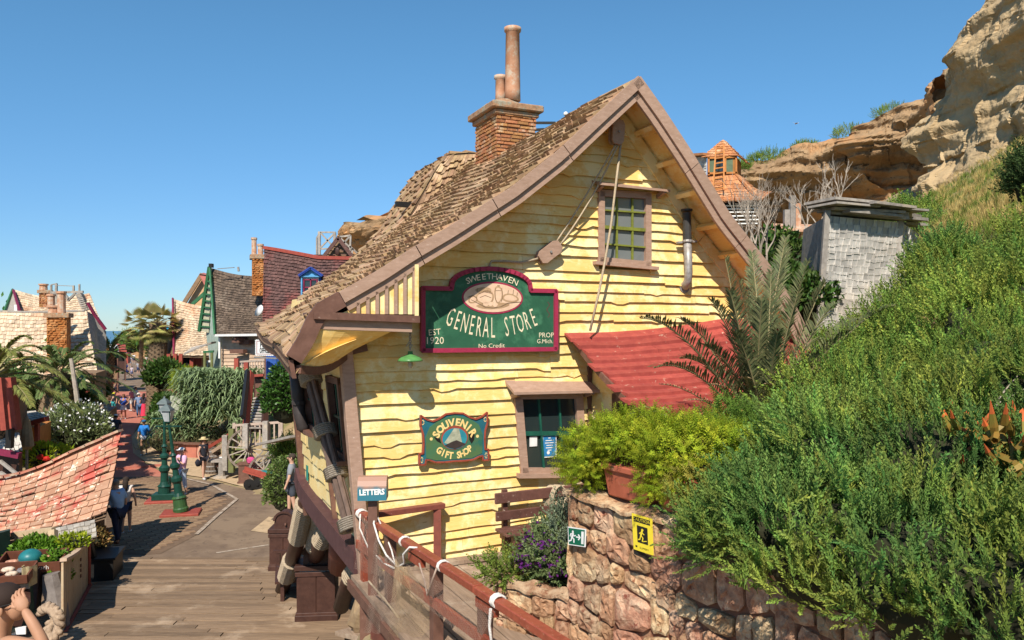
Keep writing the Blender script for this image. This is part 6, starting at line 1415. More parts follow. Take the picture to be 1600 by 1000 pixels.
for k in range(2):
    f = lambda a, c, k=k: up4[k].lerp(up4[k+1], c).lerp(lo4[k].lerp(lo4[k+1], c), a)+UP*(-.25*math.sin(math.pi*a)); b = MB(); b.grid(lambda a, c: f(a, c)-UP*.05, 5, 3); o = b.obj('skirt_roof', M_otile, tw); shingles(f, 9, 14, .03, M_otile, o, 60 if k == 0 else 0, side=1, wave=.05)
b = MB(); b.bar(D(1150, 273, -.12), D(1190, 312, -1.45), .12, .06); b.obj('hip_ridge', M_otile, tw)
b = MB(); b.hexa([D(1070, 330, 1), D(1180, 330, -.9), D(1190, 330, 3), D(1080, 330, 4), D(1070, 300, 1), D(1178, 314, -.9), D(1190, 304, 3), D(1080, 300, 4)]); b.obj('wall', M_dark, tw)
for y in (322, 327, 332, 338, 344, 350): b = MB(); b.bar(D(1105, y, -1), D(1185, y-1, -1), .05, .05); b.obj('lattice_slat', M_white, tw)
b = MB(); b.hexa([D(1080, 290, 1.5), D(1104, 290, .2), D(1104, 290, 2), D(1080, 290, 3), D(1080, 246, 1.5), D(1104, 244, .2), D(1104, 244, 2), D(1080, 246, 3)]); o = b.obj('side_gable', M_gwd, tw); shingles(lambda a, c: D(1080, 246, 1.4).lerp(D(1104, 244, .1), c).lerp(D(1080, 285, 1.4).lerp(D(1104, 285, .1), c), a), 9, 5, .02, mat('white_shingle', (.62, .56, .48), (.48, .42, .36), 3, .85, .2, .2), tw, 45, side=-1 if False else 1)
b = MB(); b.bar(D(1078, 243, 1.3), D(1106, 241, 0), .5, .1); b.obj('gable_roof', M_otile, tw)
la = thing('ladder', 'small wooden ladder leaning on the tower roof', 'ladder', tuple(D(1124, 296, -.9)))
for a, c in (((1119, 228), (1114, 300)), ((1131, 226), (1131, 297))): b = MB(); b.bar(D(*a, -.2), D(*c, -1.0), .06, .06); b.obj('rail', M_orw, la)
for i in range(9): t_ = (i+.5)/9; b = MB(); b.bar(D(1119, 228, -.2).lerp(D(1114, 300, -1.0), t_), D(1131, 226, -.2).lerp(D(1131, 297, -1.0), t_), .05, .05); b.obj('rung', M_orw, la)
# ================================================================== THE VILLAGE DOWN THE STREET
M_lsh = mat('pale_far_shingle', (.60, .47, .33), (.44, .32, .21), 1.6, .85, .3, .26, c3=(.50, .27, .15), s3=.35, t3=.60)
M_gsh2 = mat('dark_far_shingle', (.135, .095, .065), (.085, .058, .042), 1.6, .85, .3, .35, c3=(.20, .15, .11), s3=.6, t3=.58)
M_rsh = mat('red_brown_shingle', (.125, .062, .052), (.085, .045, .04), 1.6, .85, .3, .30, c3=(.18, .05, .042), s3=.28, t3=.55)
M_pkw = mat('pink_beige_board', (.56, .40, .28), (.46, .32, .22), 4, .75, .1, .12)
M_ora = mat('orange_rough_brick', (.44, .17, .045), (.32, .11, .03), 5, .95, 1, .1, bd=.06, c3=(.50, .24, .09), s3=2, t3=.55)
M_gtr = mat('green_trim', (.035, .14, .06), None, 5, .6, 0); M_ctr = mat('crimson_trim', (.22, .02, .06), None, 5, .6, 0); M_rtr = mat('brick_red_trim', (.34, .07, .045), (.26, .05, .035), 7, .6, .1, .1)
M_blue2 = mat('royal_blue_trim', (.02, .06, .32), None, 5, .5, 0); M_lblu = mat('light_blue_trim', (.10, .32, .55), None, 5, .5, 0)
M_peach = mat('peach_wall', (.62, .38, .20), None, 5, .8, .1)
def quadf(A, B, C, D_, sag_=0): return lambda a, c: A.lerp(B, c).lerp(D_.lerp(C, c), a)-UP*sag_*math.sin(math.pi*c)*(1-a)
def roofpl(par, name, m, px, d, rows, cols, npart=0, sag_=0, thick=.05, sd=1, curve=0):    # px: TL TR BR BL
    A, B, C, D_ = [W(x, y, dd) for (x, y), dd in zip(px, d)]; q = quadf(A, B, C, D_, sag_)
    f = (lambda a, c: q(a, c)-UP*curve*math.sin(math.pi*a)) if curve else q
    b = MB(); n = 6; b.grid(lambda a, c: f(a, c)-(UP*.10), 6, 8); o = b.obj(name, MATS['roof_boards'], par); shingles(f, rows, cols, thick, m, o, npart, wave=.12, jb=.3, side=sd, a1=.99); return f, o
def box_px(par, name, m, x0, x1, y0, y1, d, depth, lab=None, dd=0):
    A, B = W(x0, y1, d), W(x1, y1, d+dd); h = W(x0, y0, d).z-A.z; v = Vector((-.35, 1, 0)).normalized()*depth; b = MB(); b.hexa([A, B, B+v, A+v, A+UP*h, B+UP*h, B+v+UP*h, A+v+UP*h]); return b.obj(name, m, par, recalc=True, label=lab)
def boards(par, m, x0, x1, y0, y1, d, rows, dd=0, name='board', npart=300, out=.05):
    for i in range(rows):
        ya = lerp(y0, y1, i/rows); yb = lerp(y0, y1, (i+1)/rows); A = W(x0, ya, d+.02); B = W(x1, ya, d+dd+.02); C = W(x1, yb, d+dd-out); D_ = W(x0, yb, d-out); b = MB(); g = Vector((0, out*.9, 0)); b.add([A, B, C, D_, C+g, D_+g], [(3, 2, 1, 0), (5, 4, 2, 3)]); b.obj(name, m, par)
def bar_px(par, name, m, p, q, w, h, up=Vector((0, 1, 0))): b = MB(); b.bar(W(*p), W(*q), w, h, up=up); return b.obj(name, m, par)
def rough_chimney(par, x0, x1, y0, y1, d, depth, cap=True, rows=14, m=None, name='chimney', dd=0):
    m = m or M_ora; A, B = W(x0, y1, d), W(x1, y1, d+dd); h = W(x0, y0, d).z-A.z; v = Vector((-.35, 1, 0)).normalized()*depth
    b = MB(); b.hexa([A, B, B+v, A+v, A+UP*h, B+UP*h, B+v+UP*h, A+v+UP*h]); c = b.obj(name, m, par, recalc=True)
    wdt = (B-A).length; bb = MB(); u = (B-A).normalized(); nrm = u.cross(UP)
    for r in range(rows):
        z = h*r/rows; x = -R(0, .2)
        while x < wdt:
            w = R(.18, .36); a0 = max(0, x)+.01; a1 = min(wdt, x+w)-.01
            if a1-a0 > .05:
                pr = R(.02, .10); bb.cr = R(.01, 1); hh = h/rows
                p = [A+u*a0+UP*(z+.01), A+u*a1+UP*(z+.01), A+u*a1+UP*(z+hh-.01), A+u*a0+UP*(z+hh-.01)]; k = (a1-a0)*.2
                bb.add(p+[A+u*(a0+k)+UP*(z+hh*.2)+nrm*pr, A+u*(a1-k)+UP*(z+hh*.2)+nrm*pr, A+u*(a1-k)+UP*(z+hh*.8)+nrm*pr, A+u*(a0+k)+UP*(z+hh*.8)+nrm*pr], [(4, 5, 6, 7), (0, 1, 5, 4), (1, 2, 6, 5), (2, 3, 7, 6), (3, 0, 4, 7)])
            x += w
    bb.obj('rough_bricks', m, c, kind='stuff')
    if cap: b = MB(); e = u*.12; f = v.normalized()*.12; z0 = UP*h; z1 = UP*(h+.22); b.hexa([A-e-f+z0, B+e-f+z0, B+e+v+f+z0, A-e+v+f+z0, A-e-f+z1, B+e-f+z1, B+e+v+f+z1, A-e+v+f+z1]); b.obj('cap', M_cap, c, recalc=True)
    return c
def pot_px(par, x, y0, y1, d, r): p = W(x, y1, d); h = W(x, y0, d).z-p.z; b = MB(); b.lathe(p-UP*.1, [(r*1.1, 0), (r, .2), (r*.95, h), (r*1.2, h+.02), (r*1.2, h+.12), (r*.8, h+.13)], 10); return b.obj('chimney_pot', M_pot, par)
# ---- R1: house with dark roof and green gable trim
h1 = thing('far_house', 'house with dark grey shingle roof, green trimmed gable and pink boards', 'house', tuple(W(375, 600, 45)))
roofpl(h1, 'roof', M_gsh2, [(328, 418), (415, 432), (416, 522), (337, 523)], [48, 44, 41.5, 44.5], 26, 30, 120, .15, sd=-1 if False else 1, curve=.25)
box_px(h1, 'wall', M_pkw, 346, 440, 520, 640, 45.0, 5, dd=-2.6); boards(h1, M_pkw, 346, 440, 524, 600, 44.85, 13, -2.6, name='clapboard')
b = MB(); P_ = [W(330, 428, 47.5), W(345, 522, 45.2), W(345, 600, 45.2), W(332, 600, 47.5), W(322, 522, 48.4)]; b.add(P_, [(0, 1, 2, 3, 4)]); b.obj('gable_wall', mat('pale_green_board', (.42, .50, .42), None, 5, .8, .1), h1)
b = MB(); b.add([W(327, 418, 47.8), W(331, 430, 47.0), W(326, 520, 47.6), W(312, 517, 48.6)], [(0, 1, 2, 3)]); b.obj('gable_soffit', mat('cream_soffit', (.55, .50, .34), None, 5, .8, .1), h1)
for i in range(9): t_ = (i+.5)/9; bar_px(h1, 'rafter_tail', M_gtr, (lerp(326, 312, t_), lerp(424, 515, t_), lerp(47.7, 48.5, t_)), (lerp(331, 327, t_), lerp(426, 516, t_), lerp(47, 47.5, t_)), .09, .09)
bar_px(h1, 'barge_board', M_gtr, (327, 417, 47.6), (311, 518, 48.4), .16, .16); bar_px(h1, 'barge_board', M_gtr, (328, 417, 47.4), (336, 523, 44.2), .10, .16)
bar_px(h1, 'gutter', M_white, (337, 524, 44.2), (416, 523, 41.3), .12, .12); bar_px(h1, 'down_pipe', M_white, (343, 524, 44.4), (343, 560, 44.4), .1, .1)
for p, q in (((366, 532), (377, 532)), ((377, 536), (392, 534)), ((362, 549), (383, 549)), ((384, 527), (366, 527))): bar_px(h1, 'patch_board', M_brn, (*p, 43.6), (*q, 43.2), .3, .22, up=UP)
b = MB(); b.add([W(323, 563, 44.4), W(330, 563, 44.2), W(330, 586, 44.2), W(323, 586, 44.4)], [(0, 1, 2, 3)]); dr_ = b.obj('door', M_white, h1); b = MB(); b.add([W(324.5, 566, 44.3), W(328.5, 566, 44.1), W(328.5, 577, 44.1), W(324.5, 577, 44.3)], [(0, 1, 2, 3)]); b.obj('pane', M_glass, dr_)
for x in (320, 331): bar_px(h1, 'door_post', mat('olive_post', (.16, .17, .06), None, 5, .7, 0), (x, 548, 44.1), (x, 590, 44.1), .12, .12)
bar_px(h1, 'lintel', M_gtr, (318, 550, 44.1), (334, 549, 44.1), .12, .14)
b = MB(); A, B, C, D_ = W(287, 555, 43.5), W(330, 537, 44.5), W(338, 536, 45.5), W(300, 545, 46); b.hexa([A, B, C, D_, A+UP*.1, B+UP*.1, C+UP*.1, D_+UP*.1]); po_ = b.obj('porch_roof', M_gwd, h1, recalc=True)
for i in range(10): p = A.lerp(B, i/10); q = A.lerp(B, (i+.9)/10); b = MB(); b.add([p-Vector((0, .06, 0))+UP*.0, q-Vector((0, .06, 0)), q+Vector((0, .6, .16)), p+Vector((0, .6, .16))], [(0, 1, 2, 3)]); b.obj('roof_slat', M_gwd, po_)
c = rough_chimney(h1, 394, 413, 404, 462, 42.5, .8, True, 20, name='chimney'); pot_px(c, 397, 372, 400, 42.8, .14); pot_px(c, 407, 382, 400, 42.8, .15)
bar_px(h1, 'ridge_stack', M_black, (330, 412, 47.4), (330, 418, 47.4), .2, .3); bar_px(h1, 'aerial', M_iron, (340, 420, 46), (366, 418, 45), .04, .04); bar_px(h1, 'aerial', M_iron, (372, 417, 45), (373, 424, 45), .1, .1)
# ---- R2: red-brown roof with the blue dormer
h2 = thing('far_house', 'house with sweeping red brown shingle roof and blue framed dormer', 'house', tuple(W(470, 600, 38)))
A_, B_ = W(415, 388, 36.5), W(565, 404, 33)
def r2f(a, c):
    ridge = W(lerp(414, 570, c), 388+14*max(0, min(1, c/.55))**1.1+3*c, lerp(36.5, 33, c)); eave_ = W(lerp(411, 585, c), lerp(528, 522, c), lerp(34.5, 31, c)); p = ridge.lerp(eave_, a); return p-UP*.3*math.sin(math.pi*a)
b = MB(); b.grid(lambda a, c: r2f(a, c)-UP*.1, 6, 12); ro2 = b.obj('roof', MATS['roof_boards'], h2); shingles(r2f, 30, 46, .05, M_rsh, ro2, 200, wave=.12, jb=.3, side=1, a1=.99)
b = MB()
for i in range(24): b.bar(r2f(0, i/24)+UP*.03, r2f(0, (i+1)/24)+UP*.03, .22, .14, ext=.02)
b.obj('ridge_cap', M_rtr, h2)
b = MB(); b.hexa([W(413, 640, 35), W(600, 640, 31.5), W(640, 640, 40), W(440, 640, 40), W(413, 526, 35), W(600, 520, 31.5), W(640, 520, 40), W(440, 526, 40)]); b.obj('wall', M_brn, h2, recalc=True)
b = MB(); b.hexa([r2f(.0, 0)-UP*.15, r2f(.98, 0)-UP*.15, r2f(.98, 0)+Vector((-.4, 5, 0)), r2f(0, 0)+Vector((-.1, 1, 0)), r2f(.0, 0), r2f(.98, 0), r2f(.98, 0)+Vector((-.4, 5, .1)), r2f(0, 0)+Vector((-.1, 1, .1))]); b.obj('gable_side', M_brn, h2, recalc=True)
dm = 33.6
def Dm(x, y, o=0): return W(x, y, dm+o)
b = MB(); b.hexa([Dm(470, 464), Dm(502, 462), Dm(502, 462, 1.4), Dm(470, 464, 1.6), Dm(470, 430), Dm(502, 430), Dm(502, 430, 1.8), Dm(470, 430, 1.8)]); do_ = b.obj('dormer', M_blue2, h2, recalc=True)
b = MB(); b.add([Dm(474, 462, -.05), Dm(498, 462, -.05), Dm(498, 434, -.05), Dm(474, 434, -.05)], [(0, 1, 2, 3)]); b.obj('dormer_face', M_white, do_)
b = MB(); b.add([Dm(476, 463, -.07), Dm(495, 462, -.07), Dm(495, 436, -.07), Dm(476, 436, -.07)], [(0, 1, 2, 3)]); b.obj('pane', M_glass, do_)
for p, q in (((475, 436), (475, 463)), ((485.5, 436), (485.5, 463)), ((495.5, 436), (495.5, 462)), ((475, 449), (495, 449)), ((475, 437), (495, 437)), ((475, 462), (495, 461))): bar_px(do_, 'glazing_bar', M_ctr, (*p, dm-.10), (*q, dm-.10), .05, .05)
b = MB(); b.add([Dm(469, 431, -.12), Dm(501, 431, -.12), Dm(486, 420, -.12)], [(0, 1, 2)]); b.obj('pediment', M_lblu, do_)
bar_px(do_, 'barge_board', M_blue2, (467, 431, dm-.2), (485.5, 418.5, dm-.2), .10, .16); bar_px(do_, 'barge_board', M_blue2, (485.5, 418.5, dm-.2), (504, 431, dm-.2), .10, .16)
bar_px(do_, 'frame', M_lblu, (470, 432, dm-.15), (502, 432, dm-.15), .06, .08); bar_px(do_, 'frame', M_lblu, (471.5, 433, dm-.15), (471.5, 466, dm-.15), .06, .08); bar_px(do_, 'sill', M_lblu, (469, 466, dm-.15), (497, 464, dm-.15), .08, .10)
b = MB(); b.hexa([Dm(466, 431, -.3), Dm(485.5, 418, -.3), Dm(485.5, 418, 2), Dm(466, 431, 1.8), Dm(466, 429.5, -.3), Dm(485.5, 416.5, -.3), Dm(485.5, 416.5, 2), Dm(466, 429.5, 1.8)]); b.hexa([Dm(485.5, 418, -.3), Dm(505, 431, -.3), Dm(505, 431, 1.8), Dm(485.5, 418, 2), Dm(485.5, 416.5, -.3), Dm(505, 429.5, -.3), Dm(505, 429.5, 1.8), Dm(485.5, 416.5, 2)]); b.obj('dormer_roof', M_blue2, do_, recalc=True)
b = MB(); p = W(408, 487, 33.5); b.lathe(p, [(.02, 0), (.2, .04), (.26, .12)], 14, axis=Vector((-.6, -.7, .4))); tag(b.obj('satellite_dish', M_white, smooth=True), 'white satellite dish between the two dark roofs', 'dish')
# roof terrace of crossed timbers behind it
tr = thing('roof_terrace', 'timber roof terrace with crossed braces and little gable above the dark roof', 'terrace', tuple(W(525, 400, 42)))
def bt(p, q, w=.09, m=None, nm='timber', d0=42): bar_px(tr, nm, m or M_gwd, (*p, d0), (*q, d0), w, w)
for x in (499, 523): bt((x, 363), (x, 400), .13)
for p, q in (((497, 363), (524, 363)), ((500, 363), (523, 388)), ((523, 364), (500, 388)), ((500, 389), (523, 388)), ((495, 372), (500, 364)), ((495, 372), (495, 398))): bt(p, q, .08, None)
for p, q in (((531, 370), (548, 368)), ((532, 370), (532, 382)), ((548, 368), (547, 392)), ((532, 372), (546, 386)), ((546, 370), (534, 384)), ((547, 385), (565, 402)), ((552, 388), (548, 402))): bt(p, q, .09)
b = MB(); b.hexa([W(508, 403, 41), W(549, 403, 41), W(549, 403, 44), W(508, 403, 44), W(528, 375, 41), W(529, 375, 41), W(529, 375, 44), W(528, 375, 44)]); b.obj('little_gable', mat('brown_board', (.26, .16, .09), None, 5, .8, .2), tr, recalc=True)
for p, q in (((504, 403), (528.5, 372)), ((528.5, 372), (552, 403))): bar_px(tr, 'barge_board', M_bench, (*p, 40.7), (*q, 40.7), .18, .10)
for y in (385, 392, 398): k = (y-373)/28*19; bar_px(tr, 'gable_board', M_brn, (528.5-k, y, 40.9), (528.5+k, y, 40.9), .05, .04)
b = MB(); b.blob(W(527, 393, 40.7), (.12, .05, .22), 8, 6); b.obj('carving', M_dkbrn, tr)
b = MB(); b.box(W(511, 402, 42), (1.0, 1.5, .15)); b.obj('platform', M_dkbrn, tr)
rough_chimney(tr, 606, 622, 362, 392, 62, .8, True, 8, M_pot, 'brick_stack') if False else None
st_ = rough_chimney(None, 604, 618, 362, 385, 60, .7, True, 8, M_pot, 'chimney_stack'); tag(st_, 'short brick stack in front of the rocky bluff', 'chimney')
# ---- R3 pale shingle house and R4 peach gable
h3 = thing('far_house', 'house with tall pale shingle roof and crimson edge right of the fan palm', 'house', tuple(W(300, 600, 52)))
roofpl(h3, 'roof', M_lsh, [(271, 467), (332, 480), (331, 556), (271, 556)], [55, 52, 49, 51], 24, 22, 150, .1, curve=.3)
b = MB(); b.add([W(270, 470, 54.5), W(272, 556, 51.2), W(259, 556, 53), W(267, 500, 54.8)], [(0, 1, 2, 3)]); b.obj('gable_soffit', MATS['brown_board'], h3); bar_px(h3, 'barge_board', M_ctr, (270, 466, 54.4), (272, 557, 50.9), .09, .12)
for i in range(8): t_ = i/8; bar_px(h3, 'soffit_board', M_orw, (lerp(268, 261, t_), lerp(490, 553, t_), 53.3), (lerp(270.5, 271.5, t_), lerp(490, 553, t_), 52.3), .1, .06)
box_px(h3, 'wall', M_peach, 272, 335, 553, 640, 52, 4)
for x in (264, 274, 283, 300): bar_px(h3, 'red_post', M_rtr, (x, 553, 50.5), (x, 590, 50.5), .22, .2)
box_px(h3, 'dark_doorway', M_dark, 286, 298, 558, 590, 50.8, .2); box_px(h3, 'red_door', M_rtr, 303, 315, 560, 590, 50.8, .2)
h4 = thing('far_house', 'peach gabled house with red roof peeping behind the green trimmed gable', 'house', tuple(W(305, 600, 62)))
b = MB(); b.prism([(-1.0, 0), (0, 0)], lambda a, c, d: Vector((0, 0, 0)), 0, 1) if False else b.hexa([W(290, 480, 62), W(334, 480, 62), W(334, 480, 66), W(290, 480, 66), W(316, 430, 62), W(319, 430, 62), W(319, 430, 66), W(316, 430, 66)]); b.obj('gable_wall', M_peach, h4, recalc=True)
bar_px(h4, 'barge_board', MATS['brown_board'], (288, 473, 61.6), (316, 428, 61.6), .3, .16); b = MB(); b.add([W(311, 428, 61.5), W(324, 430, 61.5), W(328, 470, 61.5), W(319, 445, 61.5)], [(0, 1, 2, 3)]); b.add([W(311, 428, 61.4), W(324, 430, 61.4), W(332, 430, 66), W(318, 426, 66)], [(0, 1, 2, 3)]); b.obj('roof', mat('pinkish_red_roof', (.50, .16, .13), None, 5, .8, .1), h4)
bar_px(h4, 'brace', M_gtr, (300, 476, 61.3), (322, 456, 61.3), .25, .15); box_px(h4, 'wall', M_peach, 292, 332, 478, 560, 62, 4)
# ---- POST OFFICE sign
pq = [W(400, 531, 30), W(428, 531, 29.3), W(428, 555, 29.3), W(400, 555, 30)]
ps = thing('shop_sign', 'white stamp edged sign reading POST OFFICE beside the eave', 'sign', tuple(W(412, 555, 29.7)))
P3p = lambda x, z, d: pq[0].lerp(pq[1], x)+(pq[3]-pq[0])*z+Vector((-.05, -1, 0))*d
b = MB(); pts = []
nn = 9
for i in range(nn): pts += [(i/nn, 0), ((i+.5)/nn, -.03)]
for i in range(nn): pts += [(1, i/nn), (1.03, (i+.5)/nn)]
for i in range(nn): pts += [(1-i/nn, 1), (1-(i+.5)/nn, 1.03)]
for i in range(nn): pts += [(0, 1-i/nn), (-.03, 1-(i+.5)/nn)]
b.prism(pts, P3p, 0, .05); b.obj('board', M_white, ps, recalc=True)
b = MB()
for (x0, z0, x1, z1) in ((.06, .07, .94, .10), (.06, .90, .94, .93), (.06, .07, .09, .93), (.91, .07, .94, .93)): b.add([P3p(x0, z1, .055), P3p(x1, z1, .055), P3p(x1, z0, .055), P3p(x0, z0, .055)], [(0, 1, 2, 3)])
b.obj('border', M_rtr, ps)
b = MB(); pw = (pq[1]-pq[0]).length; ph_ = (pq[3]-pq[0]).length
for wd_, zz in (('POST', .34), ('OFFICE', .70)): V, F = text_mesh(wd_, .24, 'CENTER', 1.0 if wd_ == 'POST' else .82, .008); b.add([P3p(.5+a/pw*.95, zz-c/ph_*1.1, .056) for a, c in V], F)
b.obj('lettering', M_black, ps)
bar_px(ps, 'bracket_pole', M_iron, (398, 558, 29.5), (432, 560, 28.5), .05, .05)
b = MB(); b.lathe(W(428, 598, 31), [(.3, 0), (.3, 1.6)], 12); tag(b.obj('blue_post', mat('blue_post_paint', (.03, .10, .38), None, 5, .6, 0)), 'thick blue post under the post office sign', 'post')
# ---- left side: big pale shingle roof and the one behind
l1 = thing('far_house', 'large house with wide pale shingle roof at the left edge', 'house', tuple(W(60, 700, 40)))
def l1f(a, c):
    top = W(lerp(-80, 134, c), 482+(4*math.sin(c*3)+3*c), lerp(46, 43, c)); bot = W(lerp(-110, 172, c), 655, lerp(37, 35, c)); return top.lerp(bot, a)-UP*.45*math.sin(math.pi*a)
b = MB(); b.grid(lambda a, c: l1f(a, c)-UP*.1, 8, 12); l1r = b.obj('roof', MATS['roof_boards'], l1); shingles(l1f, 30, 52, .05, M_lsh, l1r, 300, wave=.1, jb=.3, side=1, a1=.99)
b = MB()
for i in range(12): b.bar(l1f(0, i/12)+UP*.02, l1f(0, (i+1)/12)+UP*.02, .2, .1)
b.obj('ridge_cap', M_gwd, l1)
for p, q in (((137, 473), (148, 492)), ((148, 492), (165, 515))): bar_px(l1, 'barge_board', M_ctr, (*p, 43.6), (*q, 43.8), .13, .16)
b = MB(); b.add([W(136, 486, 43.3), W(146, 492, 44), W(166, 518, 44.5), W(166, 600, 44), W(150, 600, 42)], [(0, 1, 2, 3, 4)]); b.obj('gable_wall', M_gwd, l1)
box_px(l1, 'wall', M_brn, -100, 160, 650, 760, 37.5, 5)
c = rough_chimney(l1, 73, 104, 496, 560, 39.4, 1.1, True, 18); pot_px(c, 84, 478, 494, 39.8, .26); pot_px(c, 96, 456, 494, 39.8, .2); pot_px(c, 80, 460, 480, 40.6, .18)
l2 = thing('far_house', 'second pale shingle house behind the large roof with left gable', 'house', tuple(W(60, 600, 58)))
roofpl(l2, 'roof', M_lsh, [(21, 452), (140, 458), (165, 520), (34, 520)], [60, 58, 53, 55], 18, 34, 60, .45, curve=.1)
b = MB(); b.add([W(20, 452, 59.8), W(8, 486, 58), W(8, 540, 58), W(40, 540, 56), W(31, 487, 56)], [(0, 1, 2, 3, 4)]); b.obj('gable_wall', M_gwd, l2)
bar_px(l2, 'barge_board', M_gtr, (20, 452, 59.5), (7, 486, 57.5), .12, .14); bar_px(l2, 'barge_board', M_ctr, (21, 453, 59.4), (31, 488, 55.5), .10, .14)
b = MB(); b.add([W(22, 476, 56.6), W(26, 476, 56.4), W(27, 486, 56.4), W(22, 486, 56.6)], [(0, 1, 2, 3)]); b.obj('window', M_white, l2)
c = rough_chimney(l2, 61, 76, 458, 480, 55.5, .9, True, 8, M_chim); pot_px(c, 68, 444, 456, 55.8, .26)
rt = thing('roof_platform', 'rickety timber platform and curved stair on the left roofs', 'terrace', tuple(W(105, 475, 50)))
for i, (p, q, w) in enumerate([((80, 457), (130, 456), .14), ((80, 445), (80, 470), .10), ((88, 443), (88, 475), .12), ((80, 445), (89, 443), .06), ((89, 446), (115, 447), .04), ((115, 446), (115, 456), .10), ((124, 444), (124, 470), .09), ((100, 458), (108, 468), .12), ((118, 458), (106, 470), .12), ((90, 458), (98, 470), .08), ((124, 458), (134, 470), .08), ((82, 462), (90, 472), .08)]): bar_px(rt, 'timber', M_gwd, (*p, 50), (*q, 50), w, w)
for i in range(10): t_ = i/9; x = 124+11*t_; y = 459+24*t_**1.3; bar_px(rt, 'step', M_gwd, (x-4-2*t_, y+2, 49.5), (x+4, y, 49.5), .35, .08, up=UP)
bar_px(rt, 'stringer', M_gwd, (122, 458, 49.5), (140, 484, 49.5), .1, .12)
# ---- OP sign on the brown shop wall, awnings, stalls along the left of the street
sh_ = thing('shop', 'small brown shop with flower box and pale sign behind the palms', 'shop', tuple(W(133, 640, 36)))
box_px(sh_, 'wall', MATS['brown_board'], 112, 150, 583, 660, 36, 3); bar_px(sh_, 'ledge', M_rtr, (108, 612, 35.7), (150, 612, 35.7), .2, .2, up=UP)
for i in range(6): bar_px(sh_, 'wall_board', M_brn, (118+6*i, 596, 35.9), (118+6*i, 612, 35.9), .03, .04)
os_ = thing('shop_sign', 'pale framed sign reading OP half hidden by palm fronds', 'sign', tuple(W(133, 600, 35.6)))
b = MB(); b.hexa([W(120, 599, 35.8), W(144, 599, 35.8), W(144, 599, 35.9), W(120, 599, 35.9), W(120, 584, 35.8), W(144, 584, 35.8), W(144, 584, 35.9), W(120, 584, 35.9)]); b.obj('board', M_cream, os_, recalc=True)
for p, q in (((120, 584), (144, 584)), ((120, 599), (144, 599)), ((120, 584), (120, 599)), ((144, 584), (144, 599))): bar_px(os_, 'frame', M_brn, (*p, 35.75), (*q, 35.75), .05, .05)
b = MB(); V, F = text_mesh('OP', .36, 'CENTER', 1, .012); c = W(128, 591.5, 35.76); b.add([c+Vector((a, -.0, e)) for a, e in V], F); b.obj('lettering', mat('teal_letters', (.02, .2, .3), None, 5, .6, 0), os_)
def stall(label, x0, x1, yr, yb, d, m_roof, m_body, depth=2):
    t = thing('stall', label, 'stall', tuple(W((x0+x1)/2, yb, d))); b = MB(); A = W(x0, yr+8, d-.6); B = W(x1, yr+10, d-.6); C = W(x1-2, yr, d+depth); D_ = W(x0+2, yr-2, d+depth); b.hexa([A, B, C, D_, A+UP*.12, B+UP*.12, C+UP*.12, D_+UP*.12]); b.obj('canopy', m_roof, t, recalc=True)
    for x, dd in ((x0+2, 0), (x1-2, 0), (x0+3, depth), (x1-3, depth)): bar_px(t, 'post', M_brn, (x, yr+4, d+dd), (x, HY+FP*CAMH/(d+dd), d+dd), .1, .1)
    box_px(t, 'counter', m_body, x0+2, x1-3, lerp(yr, yb, .62), yb, d, depth*.8); box_px(t, 'back', M_dark, x0+3, x1-3, yr+4, yb-4, d+depth, .1); return t
stall('stall with white canvas awning on the left of the street', 160, 186, 541, 592, 75, M_white, MATS['brown_board'])
stall('dark stall with red roof further down the street', 178, 198, 540, 580, 92, M_rtr, M_dkbrn)
b = MB(); b.box(W(172, 577, 60), (.55, .05, .6)); yb_ = tag(b.obj('yellow_notice', M_cy), 'small yellow notice on the left street railing', 'sign'); b = MB(); V, F = text_mesh('1', .4); b.add([W(172, 577, 59.96)+Vector((a, 0, c)) for a, c in V], F); b.obj('lettering', M_black, yb_)
b = MB(); b.blob(W(157, 551, 74), (1.0, .8, .5), 10, 6, .1); tag(b.obj('orange_basket', M_orw), 'orange hanging basket beside the date palm', 'basket')
# left street fence and items
def fence(label, P, h, post_every, m, rails=(.45, .95), group=None, baluster=0):
    t = thing('fence', label, 'fence', tuple(P[0])); 
    for a, c in zip(P, P[1:]):
        for r_ in rails: b = MB(); b.bar(a+UP*h*r_, c+UP*h*r_, .07, .09); b.obj('rail', m, t)
        L = (c-a).length; n = max(1, int(L/post_every))
        for i in range(n+1): p = a.lerp(c, i/n); b = MB(); b.bar(p, p+UP*h*1.05, .11, .11); b.obj('post', m, t)
        if baluster:
            k = int(L/baluster)
            for i in range(k): p = a.lerp(c, (i+.5)/k); b = MB(); b.bar(p+UP*h*rails[0]*.3, p+UP*h*rails[-1], .05, .05); b.obj('baluster', m, t)
    return t
fence('red railing along the left side of the street', [G(148, 668), G(160, 640), G(168, 618), G(178, 600)], 1.1, 3, M_rtr)
fence('pinkish railing by the rowboat planter', [G(100, 690), G(128, 668), G(150, 655)], 1.1, 3, M_rtr, baluster=.6)
fence('sloping pinkish railing on the right side of the street', [G(246, 668)+UP*.2, G(256, 640)+UP*.7, W(285, 600, 52)-UP*.2], 1.0, 3, mat('pink_railing', (.42, .19, .14), None, 5, .7, 0), baluster=.8)
fence('red fence above the flower bed', [W(277, 628, 44), W(300, 620, 44)], .9, 2, M_rtr, baluster=.5)
t = thing('ladder', 'old wooden ladder leaning on the left street railing', 'ladder', tuple(W(143, 662, 42)))
for x in (138, 147): bar_px(t, 'rail', MATS['brown_board'], (x+1.5, 627, 42.3), (x, 662, 42), .12, .1)
for i in range(6): y = 631+5.6*i; bar_px(t, 'rung', MATS['brown_board'], (138.5, y, 42), (147.5, y, 42), .1, .08)
t = thing('rowboat', 'old wooden rowboat used as a planter by the left railing', 'boat', tuple(W(160, 668, 44)))
